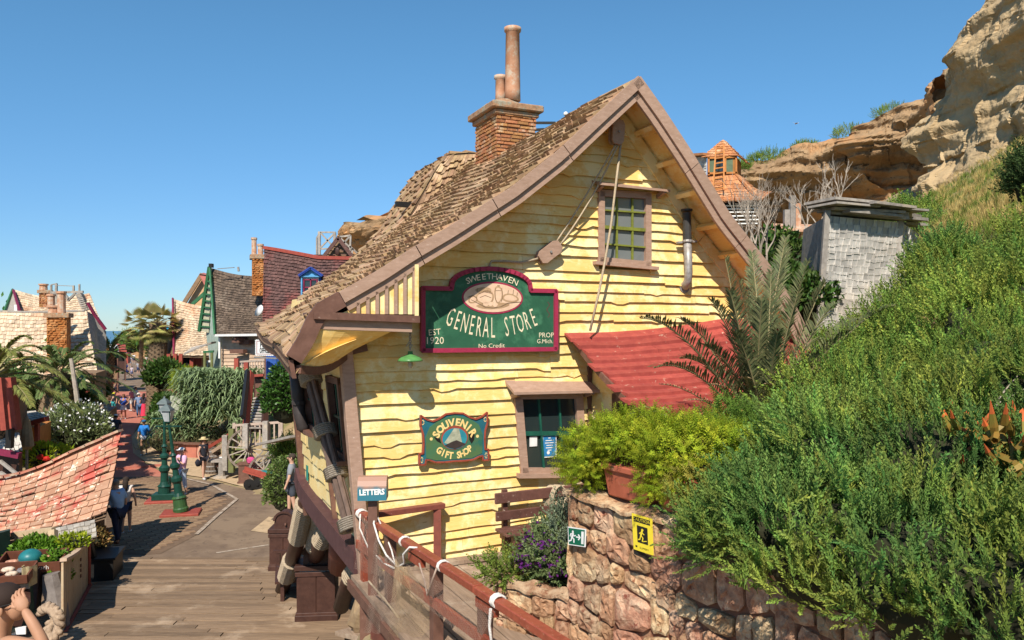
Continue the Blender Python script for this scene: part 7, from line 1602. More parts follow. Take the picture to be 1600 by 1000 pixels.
def boat(a, c): x = lerp(-1.0, 1.0, c); ww = .42*(1-x*x*.9); ang = math.pi*(a); return W(161, 662, 43)+Vector((x*.75, -ww*math.cos(ang), -ww*.9*math.sin(ang)+.10*x*x))
b = MB(); b.grid(boat, 8, 14); b.obj('hull', MATS['brown_board'], t, smooth=True)
b = MB(); b.tube([boat(0, i/14) for i in range(15)], .04, 5); b.tube([boat(1, i/14) for i in range(15)], .04, 5); b.obj('gunwale', M_dkbrn, t)
foliage('plants', M_lf, t, tuple(W(161, 654, 43)), (.7, .35, .3), 150, LEAF, (.12, .2), 3)
# ---- palms of the street
def big_palm(label, crown, base, r, n, fl, seed, lift=.5, droop=1.0, m=None, fan=False, tm=None, ll=.5, up0=-.25):
    t = thing('palm_tree', label, 'palm', tuple(base)); st = random.Random(seed); crown = Vector(crown); base = Vector(base)
    b = MB(); k = 12; pts = [base.lerp(crown, i/k)+Vector((.06*math.sin(i*.9), 0, 0)) for i in range(k+1)]
    b.tube(pts, [r*(1.12-.2*i/k) for i in range(k+1)], 10); tr_ = b.obj('trunk', tm or mat('palm_bark', (.22, .15, .09), (.13, .085, .05), 8, .95, 1, bd=.05), t)
    bb = MB(); L = (crown-base).length; nr = int(L/.14)      # leaf-base scales standing off the trunk
    for i in range(nr):
        p = base.lerp(crown, i/nr)
        for j in range(9):
            a = j*.698+i*.35; d = Vector((math.cos(a), math.sin(a), 0)); s = Vector((-d.y, d.x, 0)); q = p+d*r*.95; bb.cr = st.uniform(.01, 1)
            bb.add([q-s*.09, q+s*.09, q+s*.05+d*.11+UP*.15, q-s*.05+d*.11+UP*.15], [(0, 1, 2, 3)])
    bb.obj('leaf_scars', mat('palm_scales', (.34, .25, .16), (.22, .15, .09), 6, .95, .3, .25), tr_, kind='stuff')
    for i in range(n):
        a = i*2.399+st.uniform(-.2, .2); e = lerp(1.25, up0, (i/n)**.8); L = fl*st.uniform(.85, 1.12); d = Vector((math.cos(a), math.sin(a), 0)); b = MB()
        if fan:
            b.cr = st.uniform(.01, 1); dd = (d*math.cos(e)+UP*math.sin(e)).normalized(); stem = crown+dd*L*.55; b.cm = 1; b.tube([crown, stem], [.03, .015], 4); b.cm = 0; s = d.cross(UP).normalized(); u = s.cross(dd)
            for q in range(19):
                f = lerp(-1.25, 1.25, q/18); tip = stem+(dd*math.cos(f)+s*math.sin(f))*L*.5-UP*.12*L*abs(f); w_ = (s*math.cos(f)-dd*math.sin(f))*.055*L*.5; mid = stem.lerp(tip, .55)+UP*.03; b.add([stem, mid-w_, tip, mid+w_], [(0, 1, 2, 3)])
        else:
            tip = crown+d*L*math.cos(e*.8)+UP*(L*math.sin(e)*.75-droop*L*.35*(1-abs(e)/2)); frond(b, crown, tip, lift*L*(.55 if e > .3 else .35), ll*L/2.4, 40, i+seed*50, .06, .35, .25, .035)
        b.obj('frond', [m or M_palmb, M_rach], t)
    return t
M_palmb = mat('palm_leaflet_green', (.13, .18, .05), (.08, .12, .03), 2, .6, 0, .4, trans=.2, huev=.02); M_palmy = mat('palm_leaflet_yellow', (.24, .24, .06), (.16, .18, .04), 2, .6, 0, .4, trans=.25, huev=.02)  # a green and a lighter, yellower leaflet colour
big_palm('large date palm with thick scaly trunk at the left of the street', W(92, 590, 32), W(84, 705, 31), .62, 34, 2.6, 1, .45, 1.2, M_palmb)
big_palm('date palm arching in from the left edge of the picture', W(-12, 590, 24), W(-20, 800, 24), .4, 26, 2.3, 2, .5, 1.2, M_palmy)
big_palm('smaller date palm behind, standing against the sky', W(172, 552, 58), W(168, 625, 58), .30, 26, 2.2, 3, .5, .7, M_palmb)
big_palm('tall fan palm with shaggy trunk right of the street', W(247, 504, 52), W(243, 648, 52), .58, 34, 1.45, 4, fan=True, m=mat('fan_leaf', (.26, .27, .06), (.34, .25, .12), 1.2, .6, 0, .4, trans=.2), up0=-1.1)
big_palm('thin distant palm left of the fan palm', W(222, 506, 75), W(220, 575, 75), .14, 24, 2.0, 5, fan=True, m=MATS['fan_leaf'], up0=-.9)
big_palm('low spiky palm filling the bank in front of the thick palm', W(58, 640, 33), W(58, 665, 33), .3, 30, 2.2, 6, .35, 1.0, M_palmb, ll=.6)
b = MB(); b.tube([W(111, 560, 30), W(120, 620, 30), W(128, 690, 30)], [.07, .09, .11], 7); tag(b.obj('dead_palm', M_twig), 'thin pale bare trunk in front of the palms', 'trunk')
# shrubs of the street
shrub('white flowering oleander bush beside the street', tuple(W(118, 675, 30)), (1.35, 1.0, .95), 2600, mat('oleander_leaf', (.22, .26, .10), (.14, .18, .07), 2, .6, 0, .4, trans=.25), t_leaf(.28, .1), (.16, .28), 101, updir=.4)
P, d = ell_pts(W(118, 670, 30), (1.4, 1.05, 1.0), 330, .05, .2, 8, 0.0); LF = t_leaf(.8, .1); V, F = scatter(LF[0], LF[1], P, d+np.random.default_rng(3).normal(size=d.shape), np.full(len(P), .10)); tag(npmesh('blossom', V, F, M_white, None, None, 'stuff'), 'white blossoms scattered over the oleander', 'blossom')
shrub('yellow green planting with a red flower below the oleander', tuple(W(70, 718, 26)), (1.0, .7, .5), 900, M_fern, LEAF, (.10, .2), 102, updir=.3)
for i, (x, y) in enumerate([(63, 714), (73, 717)]): b = MB(); random.seed(i); b.blob(W(x, y, 25.2), (.11, .11, .09), 7, 5, .2); tag(b.obj('red_flower', mat('red_petal', (.55, .02, .01), None, 5, .6, 0)), ['left red flower head above the yellow planting', 'right red flower head above the yellow planting'][i], 'flower')
random.seed(99)
for i, (x, y, d_, r_, m_, tm_, lb) in enumerate([
 (40, 640, 34, 1.6, M_lf, LEAF, 'dark leafy shrub in the shade left of the thick palm'), (105, 640, 33.5, 1.1, M_lf, LEAF, 'dark leafy shrub right of the thick palm trunk'), (15, 620, 36, 1.6, M_lf, LEAF, 'dark shrub at the left edge under the fronds'),
 (150, 612, 42, .5, M_lf, LEAF, 'small green bush beside the brown shop'), (205, 538, 160, 3.0, M_jun, SPR2, 'green hillock bush at the far end of the street'),
 (258, 632, 48, .6, M_lf, LEAF, 'leafy shrub climbing by the third lamp post'), (262, 602, 60, 1.1, M_lf, LEAF, 'tangled shrub at the foot of the fan palm'), (258, 590, 50, 1.2, M_lf, LEAF, 'shrub right of the fan palm trunk'), (262, 545, 62, 1.4, M_lf, LEAF, 'green shrub behind the fan palm'),
 (295, 600, 44, .9, M_fern, SPR2, 'bright green shrub in front of the pale house'), (262, 655, 43, .9, M_lf, LEAF, 'shrub on the flower bed near the railing')]):
    shrub(lb, tuple(W(x, y, d_)), (r_, r_*.8, r_*.85), 1500, m_, tm_, (.14*(d_/40+.4), .26*(d_/40+.4)), 110+i, updir=.4, jit=.5)
# reeds: long arching grey green leaves
def reeds(name, label, c, r, n, L, m, seed):
    g = np.random.default_rng(seed); V = []; F = []; rn = []
    for i in range(n):
        a = g.uniform(0, 6.28); k = g.random()**.5; p = np.array([c[0]+r[0]*k*math.cos(a), c[1]+r[1]*k*math.sin(a), c[2]]); l = L*g.uniform(.5, 1); th = g.uniform(0, 6.28); d = np.array([math.cos(th), math.sin(th), 0]); s = np.array([-d[1], d[0], 0])*.045
        h0 = g.uniform(.1, .9)*L; p = p+np.array([0, 0, h0]); o = len(V)
        for j in range(5): t_ = j/4; q = p+d*l*.45*t_+np.array([0, 0, l*.45*(t_-1.25*t_*t_)]); w_ = s*(1-t_)*1.3; V += [q-w_, q+w_]; rn += [g.random()]*2
        F += [(o+2*j, o+2*j+1, o+2*j+3, o+2*j+2) for j in range(4)]
    return npmesh(name, np.array(V), np.array(F), m, None, np.array(rn), 'stuff')
M_reed = mat('reed_leaf', (.26, .33, .16), (.16, .23, .10), 2, .6, 0, .35, trans=.25)
tag(reeds('reeds', 'tall arching grey green reeds on the bank by the stairs', W(345, 665, 38), (2.0, 1.2), 2600, 2.9, M_reed, 1), 'tall arching grey green reeds on the bank by the stairs', 'reeds')
tag(reeds('reeds', '', W(290, 690, 38), (1.6, 1.0), 800, 1.5, M_reed, 2), 'lower reeds behind the flower bed', 'reeds')
tag(reeds('reeds', '', W(390, 690, 36), (.8, .7), 300, 1.2, M_reed, 3), 'pale reeds beside the stair rail', 'reeds')
shrub('rounded dark glossy bush right of the stairs', tuple(W(446, 625, 27)), (.78, .7, 1.15), 3200, mat('glossy_leaf', (.06, .14, .02), (.035, .09, .012), 3, .4, 0, .4, trans=.2, spec=.6), t_leaf(.6, .15), (.10, .17), 130, updir=.2, jit=.5)
shrub('clipped small-leaved hedge beside the road bend', tuple(W(452, 765, 24.5)), (.78, .7, 1.05), 3600, mat('hedge_leaf', (.14, .19, .045), (.08, .13, .03), 3, .5, 0, .4, trans=.2), t_leaf(.6, .15), (.06, .12), 131, updir=.2, jit=.6, lump=.12)
shrub('tufted green bush above the hedge', tuple(W(452, 712, 28)), (.6, .5, .6), 600, M_jun, SPR2, (.2, .4), 132)
shrub('low flowering bed plants inside the red planter', tuple(W(290, 696, 37.8)), (2.3, .8, .55), 1500, mat('bed_plants', (.24, .23, .09), (.16, .15, .07), 2, .8, 0, .4, trans=.2), SPR2, (.15, .32), 133, updir=.7)
# ================================================================== LEFT FOREGROUND: BOOTH ROOF, PANEL, TRAYS
M_psh = mat('painted_worn_shingle', (.47, .27, .17), (.36, .185, .11), 3, .85, .4, .22, (1, 1, 1), 0, c3=(.42, .085, .06), s3=.85, t3=.54, c4=(.66, .55, .42), s4=5, t4=.60, bd=.01)
bo = thing('booth', 'low booth with sweeping worn pinkish shingle roof at the left edge', 'booth', (-12, 20.3, 0))
tpx = [(-140, 760), (0, 749), (30, 744), (70, 730), (110, 710), (140, 697), (188, 675)]; bpx = [(-150, 850), (0, 838), (18, 835), (50, 830), (88, 824), (130, 812), (165, 801)]
def bof(a, c):
    c_ = c*1.0; xt = lerp(-140, 188, c_); xb = lerp(-150, 165, c_); yt = interp(xt, [p[0] for p in tpx], [p[1] for p in tpx]); yb = interp(xb, [p[0] for p in bpx], [p[1] for p in bpx])
    return W(xt, yt, 21.4).lerp(W(xb, yb, 19.4), a)-UP*.10*math.sin(math.pi*a)
b = MB(); b.grid(lambda a, c: bof(a, c)-UP*.09, 8, 12); b.grid(lambda a, c: bof(a, 1-c)-UP*.15, 8, 12); bor = b.obj('roof', MATS['roof_boards'], bo)
shingles(bof, 11, 17, .035, M_psh, bor, 300, wave=.25, jb=.28, ja=.14, side=1, lap=1.15, gap=.05)
for i in range(13):
    c0, c1 = i/13, (i+.97)/13; b = MB(); p, q = bof(0, c0)+UP*.06, bof(0, c1)+UP*(.06+R(-.02, .02)); b.bar(p, q, .30, .06, ext=.02); b.obj('ridge_board', mat('faded_red_board', (.46, .20, .13), (.38, .12, .08), 4, .8, .3, .2, c3=(.5, .38, .26), s3=1.5, t3=.56), bor)
for i in range(4):       # ragged shingle ends at the right
    a = (i+.3)/11; p = bof(a, 1); b = MB(); b.box(p+Vector((R(.0, .10), .05, -.05)), (R(.15, .38), .22, .04), R(-.3, .3)); b.obj('shingle', M_psh, bor)
for (x, y) in ((-13.5, 19.8), (-10.7, 19.9), (-10.9, 21.2), (-13.5, 21.2)): b = MB(); b.bar((x, y, 0), (x, y, 1.0), .14, .14); b.obj('post', M_dkbrn, bo)
b = MB(); b.hexa([Vector(p) for p in [(-14.5, 20.3, 0), (-10.8, 20.3, 0), (-10.8, 21.1, 0), (-14.5, 21.1, 0), (-14.5, 20.3, .75), (-10.8, 20.3, .9), (-10.8, 21.1, 1.3), (-14.5, 21.1, 1.2)]]); b.obj('body', M_dkbrn, bo)
lr = [W(74, 828, 18.9), W(148, 812, 18.7), W(152, 838, 17.9), W(86, 856, 18.1)]
lf_ = lambda a, c: lr[0].lerp(lr[1], c).lerp(lr[3].lerp(lr[2], c), a)
b = MB(); b.grid(lambda a, c: lf_(a, c)-UP*.05, 3, 4); o = b.obj('lower_roof', MATS['roof_boards'], bo); shingles(lf_, 4, 8, .03, mat('cool_grey_shingle', (.42, .38, .32), (.32, .28, .23), 4, .85, .3, .2), o, 40, side=1, wave=.1, lap=1.15)
b = MB(); b.bar(W(139, 845, 18.4), G(139, 912)+Vector((0, .4, 0)), .12, .12); b.obj('post', M_black, bo)
M_crw = mat('cream_panel_wood', (.50, .38, .24), (.40, .29, .17), 5, .75, .2, .1, (3, 3, .5), 0, c3=(.40, .22, .13), s3=1.6, t3=.6)
fp = thing('board_fence', 'tall cream board panel with curved cap beside the boardwalk', 'fence', tuple(G(118, 950)))
n0, n1 = G(99, 992)+Vector((-.0, 0, 0)), G(138, 918)
def fpz(t): return 1.42-.34*t-.06*math.sin(math.pi*t)
for i in range(11):
    a, c = n0.lerp(n1, i/11+.002), n0.lerp(n1, (i+1)/11-.002); b = MB(); k = Vector((.04, .01, 0)); b.hexa([a-k, a, c, c-k, a-k+UP*fpz(i/11), a+UP*fpz(i/11), c+UP*fpz((i+1)/11), c-k+UP*fpz((i+1)/11)]); b.obj('board', M_crw, fp, recalc=True)
b = MB()
for i in range(10): b.bar(n0.lerp(n1, i/10)+UP*(fpz(i/10)+.03), n0.lerp(n1, (i+1)/10)+UP*(fpz((i+1)/10)+.03), .12, .06, ext=.01)
b.obj('cap_rail', M_pkw, fp)
b = MB(); b.bar(n1+UP*.0, n1+UP*1.1, .08, .08); b.obj('edge_post', M_rtr, fp); b = MB(); b.bar(n0+UP*.05+Vector((.05, 0, 0)), n1+UP*.05+Vector((.05, 0, 0)), .06, .08); b.obj('foot_rail', M_rtr, fp)
b = MB()
for z in (.95, .82, .72, .6): b.box(n0.lerp(n1, .62)+UP*z+Vector((.025, 0, 0)), (.02, .03, .07))
b.obj('knot_marks', M_brn, fp)
tl = thing('trellis', 'cream rail frame in front of the lower booth roof', 'trellis', tuple(W(60, 850, 17.9)))
for p, q, w in (((20, 836, 17.9), (84, 828, 17.7), .12), ((83, 829, 17.7), (84, 862, 17.5), .14), ((21, 848, 17.9), (80, 842, 17.7), .05)): bar_px(tl, 'rail', M_crw, p, q, w, w)
for i in range(5): bar_px(tl, 'slat', M_white, (26+12*i, 838, 17.95), (26+12*i, 850, 17.95), .08, .04)
bx_ = thing('wooden_box', 'black wooden box bench at the far end of the cream panel', 'box', tuple(G(155, 905)))
for c, sz in (((0, .3, .28), (.55, 1.0, .5)), ((.02, .3, .56), (.62, 1.1, .06))): b = MB(); b.box(G(155, 908)+Vector(c), sz, .25); b.obj('body' if sz[2] > .1 else 'lid', M_black, bx_, bevel=.01)
b = MB(); b.box(G(146, 872)+Vector((0, 0, .3)), (.55, .7, .55), .25); tag(b.obj('wooden_box', mat('blue_black_paint', (.02, .022, .03), None, 5, .5, .1), bevel=.015), 'blue black box behind the first black box', 'box')
shrub('small bush with reddish tips between the booth and the man', tuple(W(151, 846, 19.6)), (.30, .3, .38), 500, mat('red_tipped', (.22, .20, .06), (.26, .10, .04), 5, .6, 0, .4, trans=.2), LEAF, (.07, .13), 140, updir=.4)
shrub('bright green leafy plant hanging over the crates at left', tuple(W(58, 868, 17.0)), (.62, .4, .36), 1500, mat('bright_leaf', (.14, .27, .02), (.09, .19, .015), 3, .5, 0, .35, trans=.3), t_leaf(.6, .15), (.08, .14), 141, updir=.1, jit=.6)
shrub('green leaves hanging between the crates and the cream panel', tuple(W(88, 892, 16.3)), (.25, .25, .42), 700, MATS['bright_leaf'], t_leaf(.6, .15), (.08, .13), 142, updir=-.1, jit=.6)
shrub('small plant in front of the grey lower roof', tuple(W(112, 848, 17.2)), (.35, .25, .2), 300, M_fern, LEAF, (.07, .12), 143, updir=.4)
M_tray = mat('red_brown_crate', (.16, .055, .03), (.11, .04, .022), 6, .6, .2, .1)
def tray(label, c, sx, sy, h, rz, txt=None):
    t = thing('display_tray', label, 'tray', tuple(c)); M = Matrix.Rotation(rz, 3, 'Z')@Matrix.Rotation(.18, 3, 'X')
    for nm, cc, sz in (('bottom', (0, 0, 0), (sx, sy, .03)), ('side', (0, -sy/2, h/2), (sx, .03, h)), ('side', (0, sy/2, h/2), (sx, .03, h)), ('side', (-sx/2, 0, h/2), (.03, sy-.034, h)), ('side', (sx/2, 0, h/2), (.03, sy-.034, h))): b = MB(); b.box(c+M@Vector(cc), sz, M=M); b.obj(nm, M_tray, t)
    if txt: V, F = text_mesh(txt, .125); b = MB(); b.add([c+M@Vector((a, -sy/2-.018, h/2+e)) for a, e in V], F); b.obj('lettering', M_white, t)
    return t, M
c1 = W(52, 884, 16.2); t, M = tray('red brown tray of shells marked DO NOT TOUCH', c1, 1.15, .62, .20, .25, 'Do Not Touch')
cols = [mat('teal_ball', (.02, .17, .18), None, 5, .4, 0), mat('pink_shell', (.55, .28, .18), None, 5, .5, .1), mat('pale_shell', (.62, .48, .36), None, 5, .5, .1), mat('grey_shell', (.20, .18, .18), None, 5, .5, .1)]
def shell(label, c, r, m): b = MB(); P = []; b.tube([c+Vector((r*.9*k*math.cos(j*.9), r*.6*k*math.sin(j*.9), r*.2*k+r*.3)) for j in range(9) for k in [1-j/10]], [r*.5*(1-j/11) for j in range(9)], 7); o = tag(b.obj('shell', m, smooth=True), label, 'shell'); return o
b = MB(); b.blob(c1+M@Vector((-.05, .03, .17)), (.22, .22, .17), 14, 10); tag(b.obj('glass_float', cols[0], smooth=True), 'round teal float lying in the red brown tray', 'float')
shell('pink shell in front of the teal float', c1+M@Vector((-.40, -.05, .05)), .13, cols[1]); shell('pale shell at the left end of the upper tray', c1+M@Vector((-.22, .12, .05)), .12, cols[2]); shell('pinkish shell right of the teal float', c1+M@Vector((.25, .05, .05)), .13, cols[1]); shell('grey shell at the right end of the upper tray', c1+M@Vector((.38, .12, .05)), .10, cols[3])
c2 = W(8, 902, 15.4); t, M2 = tray('second red brown tray of shells at the left edge', c2, .95, .6, .16, .25)
for i, (x, y, r, m, l) in enumerate([(-.25, 0, .13, cols[0], 'teal shell in the lower left tray'), (.0, .08, .12, cols[2], 'cream shell in the middle of the lower left tray'), (.12, -.1, .11, cols[2], 'pale spiral shell near the front of the lower left tray'), (.30, .0, .13, cols[3], 'dark shell at the right of the lower left tray')]): shell(l, c2+M2@Vector((x, y, .05)), r, m)
ds = thing('display_stand', 'dark green and brown timber stand under the trays', 'stand', tuple(W(40, 960, 15.6)))
for p, q, w, m in (((60, 888, 16), (52, 965, 15.7), .16, M_dkbrn), ((40, 905, 15.6), (46, 985, 15.4), .16, mat('dark_green_paint', (.03, .06, .045), None, 5, .6, .1)), ((10, 915, 15.2), (14, 990, 15), .16, MATS['dark_green_paint']), ((0, 920, 15.1), (45, 912, 15.5), .14, M_gwd), ((64, 905, 16.2), (76, 904, 16.3), .14, M_cream), ((-10, 945, 15), (40, 950, 15.3), .5, M_dkbrn)): bar_px(ds, 'timber', m, p, q, w, w)
bar_px(ds, 'brace', MATS['dark_green_paint'], (40, 965, 15.3), (62, 955, 15.6), .1, .1)
b = MB(); b.box(W(30, 985, 15.1), (.25, .04, .14), .1); b.obj('price_card', M_white, ds)
b = MB(); b.hexa([W(-12, 874, 16.4), W(16, 862, 16.8), W(16, 858, 18), W(-12, 862, 18), W(-12, 836, 16.4), W(16, 828, 16.8), W(16, 826, 18), W(-12, 832, 18)]); tag(b.obj('wooden_box', MATS['dark_green_paint'], recalc=True), 'dark green box at the left edge behind the trays', 'box')
def sackf(a, c): p = W(lerp(34, 54, c), lerp(884, 918-8*abs(c-.4), a), 15.5); return p+Vector((0, -.12*math.sin(math.pi*c)*(1-.3*a)+.04*math.sin(c*14), 0))
b = MB(); b.grid(sackf, 6, 12); b.grid(lambda a, c: sackf(a, 1-c)+Vector((0, .05, 0)), 6, 12); tag(b.obj('sack', mat('hessian', (.40, .32, .18), (.30, .23, .12), 12, .9, .3), smooth=True), 'hessian sack hanging in front of the tray stand', 'sack')
b = MB(); P = [W(80, 896, 15.9), W(84, 920, 15.9), W(90, 950, 15.8), W(97, 985, 15.7)]; b.tube(P, [.16, .2, .19, .15], 9); tag(b.obj('driftwood', mat('driftwood', (.22, .19, .17), (.13, .11, .10), 4, .9, 1, (0), c3=(.3, .26, .22), s3=2, t3=.56, bd=.03) if False else mat('driftwood', (.22, .19, .17), (.13, .11, .10), 4, .9, .8)), 'grey driftwood post beside the cream panel', 'driftwood')
M_thr = mat('thick_old_rope', (.42, .30, .20), (.25, .17, .11), 14, .95, .8)
b = MB(); path = [W(64, 955, 15.0), W(74, 948, 14.9), W(84, 952, 14.8), W(92, 962, 14.7), W(94, 975, 14.7), W(90, 990, 14.6), W(80, 1000, 14.6), W(72, 994, 14.7), W(76, 978, 14.8), W(86, 964, 14.9)]
for k in range(3):
    q = []; PL = polyline(path)
    for i in range(60): t_ = i/59; p = PL(t_); a = t_*26+k*2.09; q.append(p+Vector((math.cos(a)*.05, math.sin(a)*.05, math.sin(a)*.04)))
    b.tube(q, .055, 6)
tag(b.obj('thick_rope', M_thr, smooth=True), 'thick twisted old rope heaped at the foot of the stand', 'rope')
# left edge huts between the palms and the booth
hu = thing('hut', 'small hut with grey shingle roof and orange red eave at left', 'hut', tuple(W(45, 690, 27)))
fa = [W(14, 646, 28.5), W(52, 642, 28), W(76, 652, 26.2), W(22, 662, 26.4)]; f_ = lambda a, c: fa[0].lerp(fa[1], c).lerp(fa[3].lerp(fa[2], c), a)
b = MB(); b.grid(lambda a, c: f_(a, c)-UP*.06, 3, 3); o = b.obj('roof', MATS['roof_boards'], hu); shingles(f_, 6, 7, .04, M_gsh, o, 40, side=1, wave=.1)
for p, q in (((18, 660, 26.5), (40, 664, 26.3)), ((40, 664, 26.3), (74, 654, 26.1))): bar_px(hu, 'eave', M_rtr, p, q, .14, .16)
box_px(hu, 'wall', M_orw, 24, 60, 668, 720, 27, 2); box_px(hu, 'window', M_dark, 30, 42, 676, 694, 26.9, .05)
for x in (26, 44, 58): bar_px(hu, 'post', M_rtr, (x, 662, 26.4), (x, 715, 26.4), .12, .12)
hb_ = thing('hut', 'dark hut with red slanting trim at the left edge', 'hut', tuple(W(5, 740, 24)))
bar_px(hb_, 'trim', M_rtr, (14, 590, 23), (24, 672, 23), .25, .25); bar_px(hb_, 'trim', M_rtr, (0, 590, 22.5), (8, 672, 22.5), .16, .16); box_px(hb_, 'wall', MATS['brown_board'], -60, 18, 600, 700, 24.5, 2)
for i in range(7): bar_px(hb_, 'slat', M_dkbrn, (-10, 605+13*i, 24.3), (18, 605+13*i, 24.3), .06, .06)
fb = [W(-40, 676, 25), W(30, 676, 24.5), W(34, 700, 23.2), W(-40, 700, 23.4)]; fbf = lambda a, c: fb[0].lerp(fb[1], c).lerp(fb[3].lerp(fb[2], c), a); b = MB(); b.grid(lambda a, c: fbf(a, c)-UP*.06, 2, 2); o = b.obj('roof', MATS['roof_boards'], hb_); shingles(fbf, 4, 9, .04, M_gsh, o, 36, side=1)
box_px(hb_, 'front', M_dkbrn, -40, 30, 702, 750, 23.6, .4); bar_px(hb_, 'red_beam', M_ctr, (0, 706, 23), (31, 712, 23), .16, .16); bar_px(hb_, 'brace', M_gwd, (0, 720, 22.9), (28, 742, 22.9), .08, .08); bar_px(hb_, 'brace', M_gwd, (0, 738, 22.8), (16, 748, 22.8), .08, .08); bar_px(hb_, 'post', M_black, (16, 670, 22.8), (15, 700, 22.8), .16, .16)
pm = thing('parasol', 'closed tan parasol standing between the huts and the oleander', 'parasol', tuple(W(42, 720, 25)))
b = MB(); b.lathe(W(42, 702, 25), [(.10, 0), (.22, .1), (.17, .5), (.10, .9), (.03, 1.0)], 9, sx=1, sy=.8); b.obj('canvas', mat('tan_canvas', (.36, .27, .16), (.26, .19, .11), 6, .9, .3), pm); bar_px(pm, 'pole', M_gwd, (42, 650, 25), (42, 735, 25), .06, .06)
# ================================================================== LAMP POSTS
M_lg = mat('lamp_green', (.010, .052, .036), (.007, .036, .026), 6, .35, .1, .1); M_lgy = mat('mossy_green_paint', (.045, .11, .03), (.022, .065, .025), 4, .5, .2); M_frost = mat('frosted_lantern_glass', (.42, .44, .44), None, 5, .25, 0)
def lamp_post(label, base, top, basebox=True, big=True, m2=None):
    base = Vector(base); top = Vector(top); t = thing('street_lamp', label, 'street lamp', tuple(base), 'green street lamps on the brick island'); ax = (top-base).normalized(); L = (top-base).length
    if basebox: b = MB(); b.box(base+UP*.05, (1.15, .9, .10), .25); b.obj('red_slab', M_rtr, t, bevel=.02)
    b = MB(); b.lathe(base+UP*.1, [(.23, 0), (.24, .10), (.21, .14), (.20, .40), (.23, .44), (.18, .50)], 16, axis=ax); b.obj('plinth', m2 or M_lg, t)
    b = MB(); b.lathe(base+UP*.1, [(.17, .48), (.13, .6), (.12, .9), (.175, .98), (.175, 1.08), (.10, 1.16), (.09, 1.35), (.155, 1.42), (.155, 1.5), (.075, 1.58), (.07, 1.75), (.11, 1.80), (.055, 1.88), (.042, L-.75)], 14, axis=ax); b.obj('column', M_lg, t, smooth=False)
    p = base+ax*(L-.70); b = MB(); b.bar(p-Vector((.42, 0, 0)), p+Vector((.42, 0, 0)), .04, .04); b.obj('cross_bar', M_lg, t)
    b = MB(); b.lathe(base+ax*(L-.62), [(.05, 0), (.11, .04), (.12, .08)], 4, ph=.78); b.obj('cradle', M_lg, t)
    b = MB(); b.lathe(base+ax*(L-.54), [(.13, 0), (.21, .34)], 4, ph=.78); b.obj('glass', M_frost, t)
    b = MB()
    for k in range(4): a = .785+k*1.571; d = Vector((math.cos(a), math.sin(a), 0)); b.bar(base+ax*(L-.54)+d*.135, base+ax*(L-.20)+d*.215, .025, .025)
    b.obj('frame_bar', M_lg, t)
    b = MB(); b.lathe(base+ax*(L-.20), [(.27, 0), (.25, .04), (.12, .15), (.05, .19), (.02, .26)], 4, ph=.78); b.obj('hood', mat('lamp_hood', (.12, .15, .15), None, 5, .4, .1), t); return t
bA = G(257, 784); lamp_post('upright green street lamp on the wide green plinth', bA, W(257, 622, bA.y))
b = MB(); b.box(bA+Vector((.12, 0, .20)), (.95, .55, .22), .15); tag(b.obj('lamp_plinth', M_lg, bevel=.02), 'wide green block around the upright lamp', 'plinth')
bB = G(283, 804); lamp_post('leaning green street lamp nearest on the brick island', bB, W(259, 632, bB.y), m2=M_lgy)
lamp_post('distant green street lamp beside the red path', G(236, 655), W(236, 578, 52)); lamp_post('distant green lamp left of the street among the palms', W(118, 672, 42), W(113, 600, 42))
b = MB(); b.lathe(G(262, 768), [(.12, .0), (.13, .5), (.09, .55)], 10); tag(b.obj('bollard', M_lg), 'short green bollard behind the leaning lamp', 'bollard')
# ================================================================== FLOWER BED, STAIR, WHEEL, BARREL, CART
pr_ = thing('planter', 'curved red board planter with dark rim beside the path', 'planter', tuple(G(290, 712)))
pp = [G(247, 692), G(249, 706), G(262, 712), (G(290, 715)), G(325, 716), G(336, 710)]
for a, c in zip(pp, pp[1:]):
    n = max(1, int((c-a).length/.55))
    for i in range(n): p, q = a.lerp(c, i/n), a.lerp(c, (i+.96)/n); b = MB(); b.hexa([p, q, q+Vector((0, .08, 0)), p+Vector((0, .08, 0)), p+UP*.62, q+UP*.62, q+Vector((0, .08, .62)), p+Vector((0, .08, .62))]); b.obj('board', M_redp, pr_, recalc=True)
    b = MB(); b.bar(a+UP*.66, c+UP*.66, .28, .08, ext=.03); b.obj('rim', M_brn, pr_)
b = MB(); b.add([(p.x, p.y, .5) for p in pp]+[(pp[-1].x, pp[-1].y+4, .6), (pp[0].x, pp[0].y+4, .6)], [tuple(range(len(pp)+2))[::-1]]); b.obj('soil', M_dirt, pr_)
M_bar = mat('barrel_wood', (.17, .13, .10), (.11, .08, .06), 6, .85, .4, .1, (4, 4, .6), 0)
def barrel(label, base, r, h):
    t = thing('barrel', label, 'barrel', tuple(base)); n = 16
    for i in range(n):
        a0, a1 = 2*math.pi*i/n+.02, 2*math.pi*(i+1)/n-.02; b = MB(); vs = []
        for k in range(6): t_ = k/5; rr = r*(.84+.16*math.sin(math.pi*t_)); vs += [base+Vector((rr*math.cos(a0), rr*math.sin(a0), h*t_)), base+Vector((rr*math.cos(a1), rr*math.sin(a1), h*t_))]
        b.add(vs, [(2*k, 2*k+1, 2*k+3, 2*k+2) for k in range(5)]); b.obj('stave', M_bar, t)
    b = MB(); b.lathe(base+UP*(h-.05), [(r*.82, 0), (r*.82, .01)], 16); b.obj('lid', M_bar, t)
    for t_ in (.12, .3, .7, .88): b = MB(); rr = r*(.84+.16*math.sin(math.pi*t_))+.012; b.lathe(base+UP*h*t_, [(rr-.01, -.03), (rr, -.02), (rr, .02), (rr-.01, .03)], 16); b.obj('hoop', M_iron, t)
    return t
barrel('large weathered barrel behind the woman in the straw hat', G(326, 742)+Vector((0, .4, 0)), .36, 1.05)
